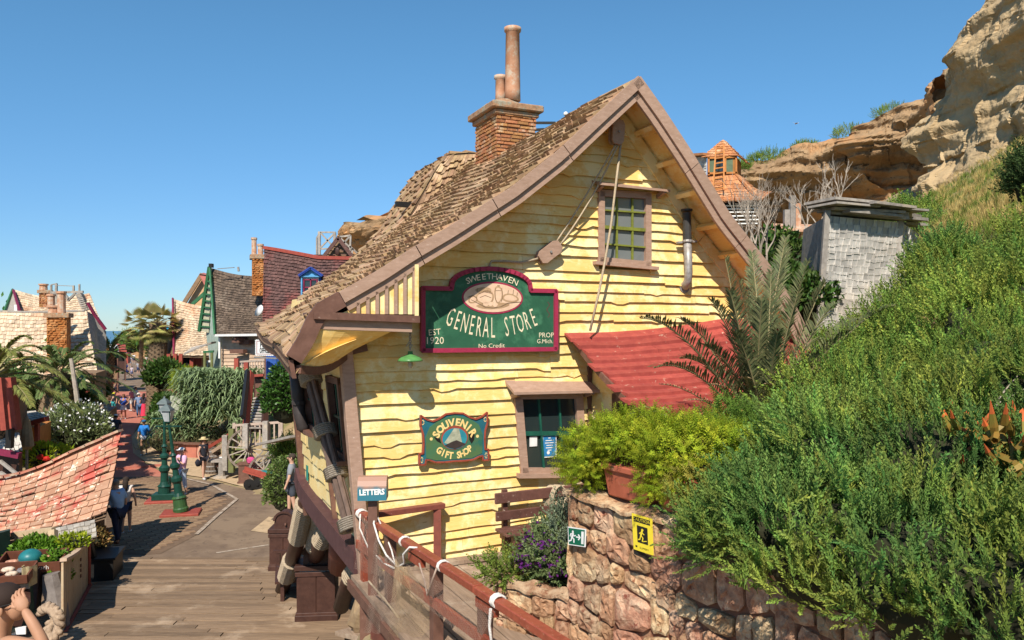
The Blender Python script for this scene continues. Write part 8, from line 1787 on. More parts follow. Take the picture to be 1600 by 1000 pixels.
M_wht = mat('wheel_wood', (.24, .19, .15), (.16, .12, .09), 6, .85, .3, .1)
def wheel(label, c, r, ns, nrm, name='wagon_wheel', w=.08, parent=None):
    nrm = Vector(nrm).normalized(); x = nrm.cross(UP).normalized(); y = x.cross(nrm).normalized()
    t = thing(name, label, 'wheel', tuple(c-UP*r)) if parent is None else parent
    b = MB(); n = 28; pts = [c+(x*math.cos(2*math.pi*i/n)+y*math.sin(2*math.pi*i/n))*r for i in range(n)]
    for i in range(n): b.bar(pts[i], pts[(i+1) % n], w, w*.9, up=nrm, ext=.008)
    b.obj('rim', M_wht, t); b = MB(); b.lathe(c-nrm*.12, [(r*.12, 0), (r*.15, .06), (r*.15, .18), (r*.10, .24)], 12, axis=nrm); b.obj('hub', M_wht, t)
    for i in range(ns): a = 2*math.pi*(i+.3)/ns; d = x*math.cos(a)+y*math.sin(a); b = MB(); b.bar(c+d*r*.13, c+d*(r-.02), w*.55, w*.55, up=nrm); b.obj('spoke', mat('spoke_wood', (.42, .36, .30), (.30, .25, .2), 6, .8, .1), t)
    return t
wheel('large wooden wagon wheel leaning on the stair foot', W(388, 701, 31.5), .78, 14, (.25, -1, .15))
wheel('small brown cart wheel in the flower bed', W(291, 678, 39), .42, 10, (.1, -1, .1), w=.06)
ta = thing('table', 'rough wooden table on a stump beside the path', 'table', tuple(G(347, 745)))
b = MB(); b.box(G(347, 745)+Vector((0, 0, .66)), (.95, .6, .07), .1); b.obj('table_top', M_gwd, ta); b = MB(); b.tube([G(346, 747), G(346, 747)+UP*.62], [.14, .11], 8); b.obj('leg', M_gwd, ta); b = MB(); b.box(G(346, 747)+UP*.05, (.5, .4, .08)); b.obj('foot', M_gwd, ta)
b = MB(); b.lathe(G(347, 745)+UP*.70, [(.05, 0), (.12, .08), (.10, .1)], 10); tag(b.obj('bowl', M_white), 'pale bowl on the rough table', 'bowl')
be = thing('bench', 'dark wooden bench with curved iron legs near the wagon wheel', 'bench', tuple(G(363, 742)))
g_ = G(363, 744)
for z, y_, h in ((.45, -.1, .05), (.45, .12, .05)): b = MB(); b.box(g_+Vector((0, y_, z)), (1.15, .2, h), .35); b.obj('seat_slat', M_dkbrn, be)
for z in (.72, .92): b = MB(); b.box(g_+Vector((.12, .32, z)), (1.15, .05, .15), .35); b.obj('back_slat', M_dkbrn, be)
for s_ in (-.45, .45): b = MB(); p = g_+Vector((s_, s_*.35, 0)); b.tube([p+Vector((0, -.2, 0)), p+Vector((0, -.05, .2)), p+Vector((0, -.2, .42))], .03, 6); b.tube([p+Vector((0, .25, 0)), p+Vector((0, .15, .3)), p+Vector((0, .34, 1.0))], .03, 6); b.obj('leg', M_iron, be)
cr_ = thing('crate', 'dark brown slatted crate in front of the wagon wheel', 'crate', tuple(G(382, 756)))
b = MB(); b.box(G(382, 756)+Vector((0, .25, .36)), (.52, .45, .70), .1); b.obj('body', M_brn, cr_, bevel=.015); b = MB(); b.box(G(382, 756)+Vector((0, .25, .74)), (.62, .52, .07), .1); b.obj('lid', M_brn, cr_); b = MB(); b.box(G(382, 756)+Vector((0, .25, .04)), (.60, .5, .07), .1); b.obj('base', M_brn, cr_)
ct_ = thing('hand_cart', 'small red brown hand cart piled with things at the road edge', 'cart', tuple(G(408, 758)))
g_ = G(408, 762)
b = MB(); b.bar(g_+Vector((-.55, .1, .65)), g_+Vector((.6, -.2, .38)), .6, .08); b.obj('bed', M_rtr, ct_)
for s_ in (-.3, .3): b = MB(); b.bar(g_+Vector((-.55, .1+s_, .75)), g_+Vector((.6, -.2+s_, .48)), .04, .16); b.obj('side_board', M_rtr, ct_)
for i, (x, z) in enumerate([(-.25, .0), (-.05, .35)]):
    for k in range(4): b = MB(); b.bar(g_+Vector((-.5+.1*k, .2, .7)), g_+Vector((x+.25*k, .4, 1.15+z*.5)), .035, .035); b.obj('stick', M_gwd, ct_)
for cx, cz in ((-.30, .2), (.02, .22)): b = MB(); b.lathe(g_+Vector((cx, -.40, cz)), [(.0, 0), (.20, .0), (.21, .06), (.0, .07)], 14, axis=(0, -1, 0)); b.lathe(g_+Vector((cx, -.48, cz)), [(.06, 0), (.06, .03)], 8, axis=(0, -1, 0)); b.obj('wheel', M_black, ct_)
b = MB(); b.blob(g_+Vector((.25, -.1, .58)), (.3, .2, .10), 9, 6, .1); b.obj('teal_cloth', cols[0], ct_); b = MB(); b.blob(g_+Vector((-.42, .1, 1.0)), (.16, .14, .13), 9, 6, .15); b.obj('pink_flowers', mat('pink_petal', (.6, .08, .22), None, 5, .6, 0), ct_)
wheel('brown wheel standing behind the hand cart', W(413, 735, 30), .55, 10, (.5, -1, .1), w=.07)
# stair with red stringers
stt = thing('staircase', 'steep wooden stair with red side rail up to the houses', 'stairs', tuple(W(402, 672, 32)))
for i in range(11):
    t_ = i/10; y = lerp(668, 622, t_); d = lerp(31.5, 35, t_); A, B = W(lerp(388, 397, t_), y, d), W(lerp(411, 414, t_), y, d); b = MB(); b.bar(A, B, .34, .05); b.obj('tread', M_gwd, stt)
    b = MB(); b.bar(A+Vector((0, .15, -.11)), B+Vector((0, .15, -.11)), .03, .16); b.obj('riser', M_dkbrn, stt)
bar_px(stt, 'side_rail', M_rtr, (384, 668, 31.2), (393, 583, 34.6), .12, .28); bar_px(stt, 'side_rail', M_black, (379, 652, 31.0), (387, 580, 34.4), .14, .2); bar_px(stt, 'stringer', M_dkbrn, (413, 668, 31.3), (416, 622, 34.8), .12, .25)
for x, y0, y1, d in ((362, 670, 738, 31.6), (415, 658, 700, 31), (384, 662, 700, 31), (352, 680, 735, 31.8)): bar_px(stt, 'newel_post', mat('olive_post', (.16, .17, .06)) if x == 362 else M_gwd, (x, y0, d), (x, y1, d), .2, .2)
for p, q in (((363, 676), (318, 704)), ((360, 688), (322, 712)), ((360, 704), (330, 722))): bar_px(stt, 'slope_rail', M_pkw if p[1] > 680 else M_rtr, (*p, 31.8), (*q, 33), .12, .16)
cb_ = thing('cabinet', 'brown panelled cabinet standing at the top of the stair', 'cabinet', tuple(W(404, 624, 36)))
box_px(cb_, 'body', M_dkbrn, 397, 412, 588, 626, 36, .6)
for y in (592, 608): box_px(cb_, 'door', M_brn, 399, 410, y, y+14, 35.95, .04)
bar_px(cb_, 'top', M_rtr, (395, 587, 35.8), (413, 586, 35.8), .3, .1, up=UP)
fence('white baluster railing behind the wagon wheel', [W(366, 700, 31.9), W(440, 696, 31)], .95, 1.6, mat('pinkish_white', (.52, .40, .32), None, 5, .7, 0), baluster=.22, rails=(.12, .95))
fence('red and cream balcony railing below the post office sign', [W(372, 588, 40), W(418, 586, 38)], .8, 1.5, MATS['pinkish_white'], baluster=.25, rails=(.1, .9))
for i, x in enumerate((370, 385)): bar_px(None, 'wooden_post', M_rtr, (x, 560+6*i, 38), (x, 610, 38), .2, .2); 
for i, o in enumerate([o for o in bpy.data.objects if o.name.startswith('wooden_post') and 'label' not in o.keys()]): tag(o, ['red post left of the stair top', 'second red post left of the stair top'][i % 2], 'post')
bar_ = bar_px(None, 'leaning_board', M_gwd, (418, 692, 27.5), (470, 680, 26.5), .9, .08, up=UP); tag(bar_, 'dark grey board roof leaning from the hedge to the shop wall', 'board')
bh = thing('birdhouse', 'orange roofed bird house on a pole above the flower bed', 'birdhouse', tuple(W(286, 690, 39)))
bar_px(bh, 'pole', M_gwd, (285, 625, 39), (286, 692, 39), .09, .09)
for (x, y, w) in ((299, 650, .55), (291, 654, .35)):
    c = W(x, y, 38.8); b = MB(); b.box(c-UP*.05, (w*.75, w*.6, w*.6), .3); b.obj('box', M_peach, bh); b = MB(); b.bar(c+Vector((-w*.25, 0, w*.32)), c+Vector((-w*.25, 0, w*.32))+Vector((.01, w*.8, 0)), .01, .01); b.hexa([c+Vector(p)*w for p in [(-.6, -.5, .2), (0, -.5, .65), (0, .5, .65), (-.6, .5, .2), (-.6, -.5, .3), (0, -.5, .75), (0, .5, .75), (-.6, .5, .3)]]); b.hexa([c+Vector(p)*w for p in [(0, -.5, .65), (.6, -.5, .2), (.6, .5, .2), (0, .5, .65), (0, -.5, .75), (.6, -.5, .3), (.6, .5, .3), (0, .5, .75)]]); b.obj('roof', M_rtr, bh)
bar_px(bh, 'perch', M_gwd, (286, 660, 38.8), (308, 657, 38.8), .5, .06, up=UP)
b = MB(); b.box(W(290, 632, 41), (1.5, .06, .9), .1); tag(b.obj('notice_board', mat('faded_green_board', (.45, .46, .36), None, 5, .8, .1)), 'faded pale board behind the bird house', 'board')
bt_ = thing('banner', 'turquoise canvas shade glimpsed between the fan palm and the pale house', 'canvas', tuple(W(266, 560, 70)))
b = MB(); b.hexa([W(256, 530, 70), W(272, 545, 70), W(272, 545, 73), W(256, 530, 73), W(256, 510, 70), W(273, 507, 70), W(273, 507, 73), W(256, 510, 73)]); b.obj('cloth', mat('turquoise_canvas', (.02, .30, .42), (.02, .22, .38), 3, .7, .1), bt_, recalc=True); bar_px(bt_, 'pole', M_gwd, (266, 505, 69.5), (266, 600, 69.5), .16, .16)
for i, (x0, x1, y0, y1, d, m) in enumerate([(182, 200, 552, 568, 110, M_rtr), (238, 262, 548, 590, 80, MATS['brown_board']), (160, 172, 553, 600, 78, M_brn)]):
    o = box_px(None, 'kiosk', m, x0, x1, y0, y1, d, 3); tag(o, ['far red kiosk at the end of the street', 'brown kiosk behind the fan palm trunk', 'brown kiosk behind the white awning'][i], 'kiosk')
# the low bushy land and houses that close the view on the left behind the street
mo = [(tuple(W(x, y, d)), (r, r, r*.7), 260) for x, y, d, r in [(-40, 560, 62, 6), (20, 575, 60, 5), (128, 575, 66, 2.5), (60, 590, 50, 3), (-60, 620, 40, 4), (150, 556, 150, 6), (262, 566, 120, 3), (290, 560, 100, 5), (340, 560, 90, 6)]]
mass('background_shrubs', 'dark shrubs and trees closing the view behind the far stalls', mo, M_lf, LEAF, (.35, .8), 301)
# ================================================================== PEOPLE
def skin_mesh(V, E, Rr, sub=1, root=0):
    me = bpy.data.meshes.new('b'); me.from_pydata([tuple(v) for v in V], E, []); o = bpy.data.objects.new('b', me); TMP.collection.objects.link(o)
    md = o.modifiers.new('s', 'SKIN'); sv = me.skin_vertices[0].data
    for i, r in enumerate(Rr): sv[i].radius = (r, r) if not hasattr(r, '__len__') else r; sv[i].use_root = (i == root)
    sb = o.modifiers.new('u', 'SUBSURF'); sb.levels = sub; sb.render_levels = sub
    m = baked(o)
    bpy.data.objects.remove(o); bpy.data.meshes.remove(me); m.polygons.foreach_set('use_smooth', [True]*len(m.polygons)); return m
SKIN = [mat('skin_light', (.56, .33, .23), (.50, .28, .19), 9, .6, 0, spec=.3), mat('skin_tan', (.42, .22, .13), (.37, .19, .11), 9, .6, 0, spec=.3)]
def cloth(c): 
    n = 'cloth_%02x%02x%02x' % tuple(int(255*min(1, q)) for q in c); return mat(n, c, tuple(q*.82 for q in c), 6, .85, .1)
def person(label, base, h, face, top, bottom, hair, tc, bc, hc=(.03, .02, .015), sk=0, arms=((.10, -.02, .0), (.10, -.02, .0)), stride=.06, hat=None, bottom_len=.5, sleeves=.35, bag=None, shoes=(.5, .5, .5), long_hair=False, w=1.0, bend=0, group='people walking in the village street'):
    base = Vector(base); cf, sf = math.cos(face), math.sin(face)
    def T(x, y, z): y += bend*max(0, z-.52); x, y, z = x*h, y*h, z*h; return base+Vector((x*cf-y*sf, x*sf+y*cf, z))
    # arms: per side (elbow_out, elbow_fwd, wrist (dx, dy, dz from elbow)) ; default hanging
    J = {'pel': (0, 0, .53), 'wai': (0, .0, .60), 'che': (0, .005, .72), 'nek': (0, .0, .825), 'hd0': (0, .005, .865), 'hd1': (0, .015, .925), 'hd2': (0, .01, .975)}
    for s, n, a in ((-1, 'L', arms[0]), (1, 'R', arms[1])):
        J['sh'+n] = (s*.105*w, 0, .80); 
        if not isinstance(a[0], tuple): el = (s*(.135*w+a[0]*.2), a[1], .64); wr = (s*(.14*w+a[0]*.25), a[1]+.05+a[2], .51); ha = (s*(.14*w+a[0]*.25), a[1]+.07+a[2], .455)
        else: el, wr, ha = a
        J['el'+n] = el; J['wr'+n] = wr; J['ha'+n] = ha
        st = stride*s; J['hp'+n] = (s*.05*w, 0, .50); J['kn'+n] = (s*.055*w, st*.6+.01, .28); J['an'+n] = (s*.055*w, st-.01, .045); J['to'+n] = (s*.06*w, st+.07, .018)
    names = list(J); P = [T(*J[n]) for n in names]; ix = {n: i for i, n in enumerate(names)}
    E = [(ix[a], ix[b]) for a, b in [('pel', 'wai'), ('wai', 'che'), ('che', 'nek'), ('nek', 'hd0'), ('hd0', 'hd1'), ('hd1', 'hd2')]+sum([[('che', 'sh'+n), ('sh'+n, 'el'+n), ('el'+n, 'wr'+n), ('wr'+n, 'ha'+n), ('pel', 'hp'+n), ('hp'+n, 'kn'+n), ('kn'+n, 'an'+n), ('an'+n, 'to'+n)] for n in 'LR'], [])]
    rad = dict(pel=.075*w, wai=.068*w, che=.082*w, nek=.030, hd0=.036, hd1=.052, hd2=.034); 
    for n in 'LR': rad.update({'sh'+n: .038, 'el'+n: .024, 'wr'+n: .016, 'ha'+n: .021, 'hp'+n: .056*w, 'kn'+n: .036, 'an'+n: .022, 'to'+n: .022})
    t = thing('person', label, 'person', tuple(base), group)
    link('body', skin_mesh(P, E, [rad[n]*h for n in names], 1, ix['pel']), t).data.materials.append(SKIN[sk])
    def part(nm, ns, es, rr, m, sub=1):
        k = {n: i for i, n in enumerate(ns)}; me = skin_mesh([T(*J[n]) if n in J else T(*n_extra[n]) for n in ns], [(k[a], k[b]) for a, b in es], [q*h for q in rr], sub, 0); me.materials.append(m); return link(nm, me, t)
    n_extra = {}
    for n in 'LR':
        for a_, b_, q in (('sh', 'el', sleeves), ): A, B = J['sh'+n], J['el'+n]; f = min(1, sleeves*2); n_extra['sl'+n] = tuple(lerp(A[i], B[i], f) for i in range(3))
        hp, kn, an = J['hp'+n], J['kn'+n], J['an'+n]; f = bottom_len
        n_extra['bt'+n] = tuple(lerp(hp[i], kn[i], min(1, f*2)) for i in range(3)) if f <= .5 else tuple(lerp(kn[i], an[i], (f-.5)*2) for i in range(3))
    n_extra['hem'] = (0, 0, .50)
    part('shirt', ['che', 'wai', 'hem', 'nek', 'shL', 'slL', 'shR', 'slR'], [('che', 'wai'), ('wai', 'hem'), ('che', 'nek'), ('che', 'shL'), ('shL', 'slL'), ('che', 'shR'), ('shR', 'slR')], [.094*w, .082*w, .086*w, .034, .050, .040, .050, .040], cloth(tc))
    if bottom == 'skirt': 
        b = MB(); z1 = .53-.46*bottom_len/1.0; b.lathe((0, 0, 0), [(.08*w, .56), (.10*w, .48), (.14*w, z1), (.13*w, z1-.002)], 14); b.v = [tuple(T(*q)) for q in b.v]; b.obj('skirt', cloth(bc), t)
    else:
        ns = ['pel', 'hpL', 'btL', 'hpR', 'btR']; es = [('pel', 'hpL'), ('hpL', 'btL'), ('pel', 'hpR'), ('hpR', 'btR')]; rr = [.086*w, .066*w, .052 if bottom_len < .6 else .036, .066*w, .052 if bottom_len < .6 else .036]
        if bottom_len > .6: ns += ['knL', 'knR']; es = [('pel', 'hpL'), ('hpL', 'knL'), ('knL', 'btL'), ('pel', 'hpR'), ('hpR', 'knR'), ('knR', 'btR')]; rr += [.046, .046]
        part('trousers' if bottom_len > .6 else 'shorts', ns, es, rr, cloth(bc))
    for n in 'LR':
        a = T(*J['an'+n]); d = T(*J['to'+n]); b = MB(); b.tube([a-UP*.01*h, a.lerp(d, .5)-UP*.008*h, d], [.026*h, .028*h, .02*h], 8); b.obj('shoe', cloth(shoes), t, smooth=True)
    b = MB(); hc_ = Vector(J['hd1']); M = Matrix.Rotation(face, 3, 'Z')
    b.blob(T(0, -.008, .942), (.058*h, .062*h, .050*h), 12, 8, .04, M)
    if long_hair: b.tube([T(0, -.045, .94), T(0, -.06, .88), T(0, -.065, .80), T(0, -.062, .74)], [.045*h, .05*h, .045*h, .02*h], 8)
    b.obj('hair', cloth(hc), t, smooth=True)
    # a face: nose, mouth, eyes, ears
    b = MB(); b.blob(T(0, .066, .918), (.008*h, .012*h, .014*h), 6, 5, 0, M); b.obj('nose', SKIN[sk], t)
    b = MB(); b.blob(T(0, .060, .893), (.015*h, .005*h, .004*h), 6, 4, 0, M); b.obj('mouth', cloth((.30, .08, .07)), t)
    for s in (-1, 1): b = MB(); b.blob(T(s*.02, .060, .932), (.008*h, .005*h, .005*h), 6, 4, 0, M); b.obj('eye', M_black, t); b = MB(); b.blob(T(s*.054, .0, .922), (.007*h, .012*h, .017*h), 6, 4, 0, M); b.obj('ear', SKIN[sk], t)
    if hat:
        kind, col = hat; b = MB()
        if kind == 'brim': b.lathe(T(0, 0, .955), [(.115*h, 0), (.06*h, .006*h), (.056*h, .045*h), (.03*h, .055*h), (.0, .056*h)], 14)
        else: b.blob(T(0, 0, .955), (.062*h, .066*h, .042*h), 12, 8, 0, M); b.box(T(0, .075, .950), (.08*h, .07*h, .008*h), M=M)
        b.obj('hat', cloth(col), t, smooth=kind == 'cap')
    if bag:
        c, r, col = bag; p = T(*c); b = MB(); b.blob(p, (r*1.1, r*.6, r), 10, 7, .08, M); tag(b.obj('bag', cloth(col), smooth=True), 'bag carried by the '+' '.join(label.split()[:9]), 'bag'); b = MB(); b.tube([p+UP*r, T(0, .02, .80), p+UP*r+Vector((.03, 0, 0))], .008, 4); b.obj('strap', cloth(col), t)
    return t
PI = math.pi
person('man in light blue shirt and dark trousers beside the shingle booth', G(184, 849), 1.78, -1.9+PI, 's', 'trousers', 'short', (.32, .52, .80), (.03, .04, .08), hc=(.25, .22, .2), bottom_len=.97, sleeves=.45, arms=((.1, .10, .12), (.1, .0, .0)), w=1.18, shoes=(.16, .06, .03), bend=.12)
person('woman in white top and dark shorts walking behind the man in blue', G(197, 833), 1.66, .25, 's', 'shorts', 'long', (.62, .58, .55), (.03, .03, .06), bottom_len=.28, sleeves=.02, long_hair=True, shoes=(.7, .7, .7), w=.9, stride=.05)
person('woman in blue crop top, white shorts and cap walking toward the camera', G(225, 711), 1.68, PI+.2, 's', 'shorts', 'cap', (.02, .18, .55), (.72, .70, .70), bottom_len=.24, sleeves=.5, hat=('cap', (.03, .12, .25)), sk=1, w=.9, bag=((-.14, .03, .52), .14, (.02, .16, .16)))
person('person in pink and pale blue with white cap behind the leaning lamp', G(284, 774), 1.72, PI-.5, 's', 'trousers', 'cap', (.70, .40, .55), (.45, .55, .70), bottom_len=.8, sleeves=.5, hat=('cap', (.8, .8, .82)), arms=(((-.13, .06, .66), (-.05, .12, .74), (-.02, .13, .80)), (.1, 0, 0)), bag=((.18, .02, .64), .20, (.25, .16, .12)))
person('woman in straw hat and black outfit by the barrel', G(318, 749), 1.66, -PI/2-.5, 's', 'shorts', 'hat', (.03, .03, .04), (.02, .02, .03), bottom_len=.22, sleeves=.02, hat=('brim', (.62, .48, .25)), long_hair=True, hc=(.12, .06, .03), bag=((.16, .02, .42), .15, (.02, .02, .03)), w=.92, shoes=(.5, .5, .5))
gx = Vector(((456-800)*22.6/1250, 22.6, 0)); gx.z = .62
person('man in grey T-shirt and dark shorts standing by the hedge', gx, 1.80, PI/2+.15, 's', 'shorts', 'short', (.24, .25, .27), (.06, .07, .09), bottom_len=.45, sleeves=.42, hc=(.05, .035, .025), w=1.1, arms=((.1, .02, .0), (.1, .05, .0)))
person('man in bright blue T-shirt standing at the top of the stair', W(421, 612, 35.5), 1.75, PI/2+.5, 's', 'trousers', 'short', (.02, .07, .50), (.20, .26, .34), bottom_len=.9, sleeves=.42, sk=1, w=1.15)
person('boy in black shirt, teal shorts and yellow cap on the red path', G(178, 645), 1.45, PI-.3, 's', 'shorts', 'cap', (.02, .02, .03), (.03, .28, .30), bottom_len=.45, hat=('cap', (.65, .62, .05)))
person('woman in blue top and white skirt with hands on hips on the red path', G(193, 655), 1.68, PI+.1, 's', 'skirt', 'long', (.03, .08, .42), (.72, .72, .72), bottom_len=.35, sleeves=.0, long_hair=True, hc=(.14, .06, .03), sk=1, arms=(((-.20, -.02, .66), (-.11, .05, .57), (-.08, .06, .56)), ((.20, -.02, .66), (.11, .05, .57), (.08, .06, .56))))
person('person in pink shirt and white hat farther up the path', G(205, 642), 1.65, PI/2, 's', 'shorts', 'cap', (.62, .22, .30), (.6, .6, .6), hat=('brim', (.75, .72, .7)))
person('person with dark hair and white top beside the pink shirt', G(212, 640), 1.70, -.4, 's', 'trousers', 'short', (.66, .62, .6), (.05, .06, .12), bottom_len=.9)
person('woman in blue jeans bending beside the red skirt', G(217, 652), 1.62, .5, 's', 'trousers', 'long', (.16, .22, .35), (.06, .13, .25), bottom_len=.95, hat=('brim', (.7, .66, .6)), bend=.35)
person('woman in long red skirt on the path beside the shrubs', G(225, 652), 1.64, 0, 's', 'skirt', 'long', (.04, .03, .05), (.62, .04, .09), bottom_len=1.0, long_hair=True)
person('person in black with bare arms behind the booth ridge', G(152, 700), 1.55, -.9, 's', 'trousers', 'short', (.015, .015, .02), (.3, .28, .3), bottom_len=.95, arms=(((-.17, .08, .68), (-.05, .14, .66), (0, .15, .66)), ((.17, .08, .68), (.05, .14, .66), (0, .15, .66))), bend=.2)
person('person in white cap and dark shirt walking away past the rowboat', G(181, 700), 1.70, .2, 's', 'shorts', 'cap', (.05, .06, .08), (.05, .05, .06), hat=('cap', (.78, .78, .76)), bag=((-.20, .0, .55), .20, (.02, .08, .45)))
person('distant person in navy dress near the stalls', G(197, 588), 1.7, PI, 's', 'skirt', 'long', (.03, .03, .14), (.03, .03, .2), bottom_len=.5)
person('distant child between the navy dress and the dark shorts', G(206, 590), 1.45, PI, 's', 'shorts', 'short', (.45, .38, .42), (.15, .15, .25))
person('distant person in grey shirt and dark shorts', G(216, 585), 1.72, .1, 's', 'shorts', 'short', (.30, .30, .32), (.03, .05, .12))
person('distant person with white hat at the street end', G(203, 573), 1.75, PI, 's', 'shorts', 'cap', (.45, .55, .70), (.5, .6, .7), hat=('brim', (.8, .78, .75)))
person('distant person in white shirt at the street end by the palms', G(230, 572), 1.75, PI, 's', 'trousers', 'short', (.72, .70, .7), (.35, .08, .1), bottom_len=.8)
person('distant person in pale shirt behind the stalls', G(209, 568), 1.72, PI, 's', 'shorts', 'short', (.70, .70, .72), (.1, .1, .2))
# ---------- woman in the foreground corner, hand raised to her sunglasses (seen from behind her left shoulder)
def fore():
    D = 4.8
    def Q(px, py, d=0.0): return W(px, py, D+d)
    t = thing('person', 'woman at the bottom left corner raising a hand to her sunglasses', 'person', (Q(20, 1000).x, D, 2.65))
    hc = Q(15, 942); s = .0036*1.0
    # body: neck, shoulders, torso, legs, near arm as one continuous figure
    gz = 2.65
    J = {'pel': Vector((hc.x-.10, D+.02, gz+.86)), 'wai': Vector((hc.x-.10, D+.02, gz+1.0)), 'che': Vector((hc.x-.09, D+.02, gz+1.22)), 'nek': hc+Vector((-.055, .01, -.17)), 'hd0': hc+Vector((-.03, 0, -.08)), 'hd1': hc+Vector((.0, 0, .0)), 'hd2': hc+Vector((-.01, 0, .06)),
         'shR': Q(8, 1003, -.10), 'elR': Q(72, 1012, -.22), 'ewm': Q(52, 975, -.20), 'wrR': Q(37, 951, -.17), 'shL': hc+Vector((-.16, .18, -.27)), 'elL': hc+Vector((-.18, .24, -.55)), 'wrL': hc+Vector((-.12, .20, -.78)), 'haL': hc+Vector((-.10, .18, -.86)),
         'hpL': Vector((hc.x-.10, D+.10, gz+.80)), 'hpR': Vector((hc.x-.10, D-.08, gz+.80)), 'knL': Vector((hc.x-.08, D+.10, gz+.45)), 'knR': Vector((hc.x-.08, D-.08, gz+.45)), 'anL': Vector((hc.x-.10, D+.10, gz+.07)), 'anR': Vector((hc.x-.10, D-.08, gz+.07)), 'toL': Vector((hc.x+.02, D+.12, gz+.03)), 'toR': Vector((hc.x+.02, D-.08, gz+.03))}
    names = list(J); ix = {n: i for i, n in enumerate(names)}
    E = [(ix[a], ix[b]) for a, b in [('pel', 'wai'), ('wai', 'che'), ('che', 'nek'), ('nek', 'hd0'), ('hd0', 'hd1'), ('hd1', 'hd2'), ('che', 'shR'), ('shR', 'elR'), ('elR', 'ewm'), ('ewm', 'wrR'), ('che', 'shL'), ('shL', 'elL'), ('elL', 'wrL'), ('wrL', 'haL'), ('pel', 'hpL'), ('pel', 'hpR'), ('hpL', 'knL'), ('hpR', 'knR'), ('knL', 'anL'), ('knR', 'anR'), ('anL', 'toL'), ('anR', 'toR')]]
    rad = dict(pel=.13, wai=.105, che=.115, nek=.05, hd0=.062, hd1=.088, hd2=.06, shR=.048, elR=.036, ewm=.032, wrR=.024, shL=.055, elL=.04, wrL=.028, haL=.03, hpL=.09, hpR=.09, knL=.058, knR=.058, anL=.036, anR=.036, toL=.032, toR=.032)
    o = link('body', skin_mesh([J[n] for n in names], E, [rad[n] for n in names], 2, ix['pel']), t); o.data.materials.append(SKIN[1])
    b = MB(); b.blob(hc+Vector((.055, -.01, -.025)), (.05, .062, .075), 12, 10); b.obj('face', SKIN[1], t, smooth=True)
    b = MB(); b.blob(hc+Vector((.108, -.015, -.018)), (.017, .012, .018), 8, 6); b.obj('nose', SKIN[1], t, smooth=True)
    b = MB(); b.blob(hc+Vector((.098, -.015, -.058)), (.010, .022, .010), 8, 5); b.obj('mouth', cloth((.40, .12, .10)), t)
    b = MB(); b.blob(hc+Vector((.088, -.045, .018)), (.010, .012, .007), 8, 5); b.obj('eye', M_black, t)
    b = MB(); e = hc+Vector((-.002, -.088, -.022)); b.blob(e, (.018, .010, .030), 10, 8); b.obj('ear', SKIN[1], t, smooth=True)
    b = MB(); b.blob(hc+Vector((-.030, .0, .035)), (.098, .098, .085), 18, 12, .015); b.blob(hc+Vector((-.135, .02, .02)), (.045, .04, .04), 12, 8, .05); b.blob(hc+Vector((-.060, .0, -.035)), (.065, .085, .06), 14, 8, .03); b.obj('hair', cloth((.030, .017, .012)), t, smooth=True)
    b = MB(); b.lathe(hc+Vector((.098, -.052, .022)), [(.030, 0), (.031, .006), (.026, .010)], 12, axis=(.8, -.6, 0)); b.tube([hc+Vector((.10, -.075, .026)), hc+Vector((.05, -.092, .020)), hc+Vector((-.0, -.096, .008))], .004, 6); b.obj('sunglasses', M_black, t)
    # hand: palm, four fingers curled to the glasses, thumb under
    wr = J['wrR']; k0 = Q(30, 936, -.15); up_ = (k0-wr).normalized(); ac = Vector((.75, .1, -.2)); ac = (ac-up_*ac.dot(up_)).normalized(); nr = up_.cross(ac)
    b = MB(); b.blob(wr.lerp(k0, .55), (.040, .018, .050), 12, 8, 0, Matrix((ac, nr, up_)).transposed()); b.obj('palm', SKIN[1], t, smooth=True)
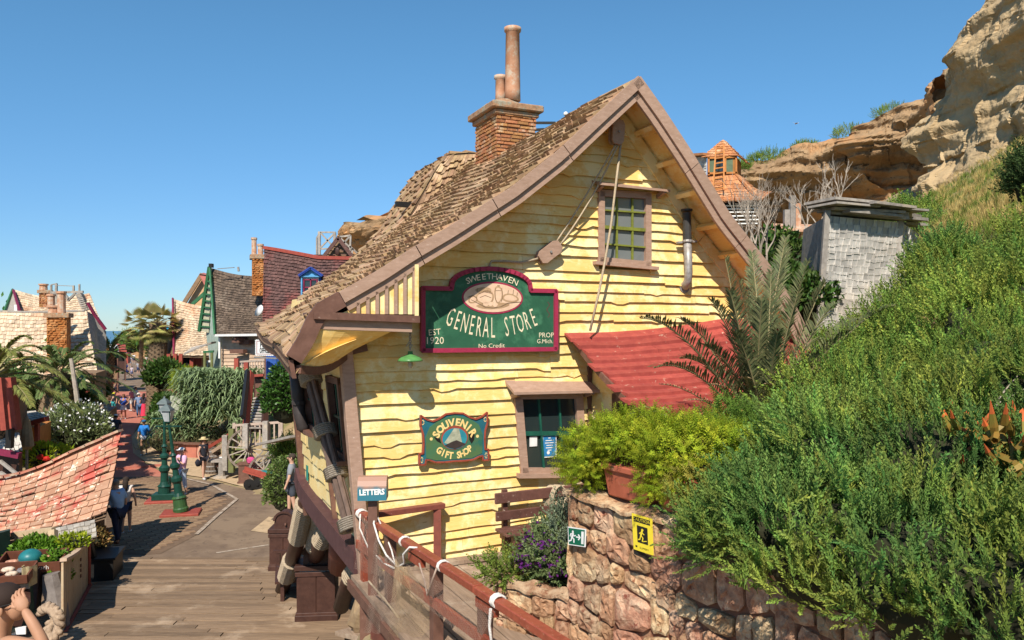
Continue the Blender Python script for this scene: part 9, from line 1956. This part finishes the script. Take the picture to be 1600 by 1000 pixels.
    for i, L in enumerate((.062, .072, .068, .052)):
        r0 = k0+ac*(.027-.018*i); d1 = (up_*.9+Vector((-.25, .25, .25))).normalized(); d2 = (d1+Vector((.35, .5, .0))).normalized(); d3 = (d2+Vector((.6, .5, -.5))).normalized(); p = [r0-up_*.02, r0, r0+d1*L*.5, r0+d1*L*.5+d2*L*.32, r0+d1*L*.5+d2*L*.32+d3*L*.22]
        b = MB(); b.tube(p, [.0095, .0098, .0088, .0080, .0058], 8); b.obj('finger', SKIN[1], t, smooth=True); 
    r0 = wr.lerp(k0, .35)-ac*.034; b = MB(); b.tube([r0+ac*.01, r0-ac*.010+up_*.020+nr*.006, r0-ac*.004+up_*.048+Vector((.0, .02, .0)), r0+ac*.006+up_*.066+Vector((.0, .03, .0))], [.013, .012, .0105, .008], 8); b.obj('thumb', SKIN[1], t, smooth=True)
    me = skin_mesh([J['che']-UP*.02, J['wai'], J['pel'], J['hpL']-UP*.1, J['hpR']-UP*.1], [(0, 1), (1, 2), (2, 3), (2, 4)], [.135, .12, .15, .11, .11], 1); me.materials.append(cloth((.62, .50, .50))); link('dress', me, t)
fore()
# a gull far off in the sky and the small thing on the ridge
b = MB(); c = W(1244, 193, 60); b.add([c, c+Vector((-.25, .1, .12)), c+Vector((-.12, -.05, .0)), c+Vector((.25, .1, .12)), c+Vector((.12, -.05, .0)), c+Vector((0, .2, -.02)), c+Vector((0, -.2, .02))], [(0, 1, 2), (0, 4, 3), (5, 2, 6), (5, 6, 4)]); tag(b.obj('gull', M_gwd), 'tiny gull far off in the blue sky', 'bird')
q_ = thing('ridge_rail', 'dark metal rail and white knob behind the ridge of the yellow house', 'rail', tuple(W(860, 210, 18)))
for p, q in (((834, 192), (868, 192)), ((835, 192), (834, 215)), ((834, 203), (850, 202))): bar_px(q_, 'bar', M_black, (*p, 18), (*q, 18), .05, .05)
b = MB(); b.blob(W(884, 178, 17), .05, 8, 6); b.tube([W(884, 186, 17), W(884, 178, 17)], .015, 5); b.obj('knob', M_white, q_)

bpy.data.scenes.remove(TMP)
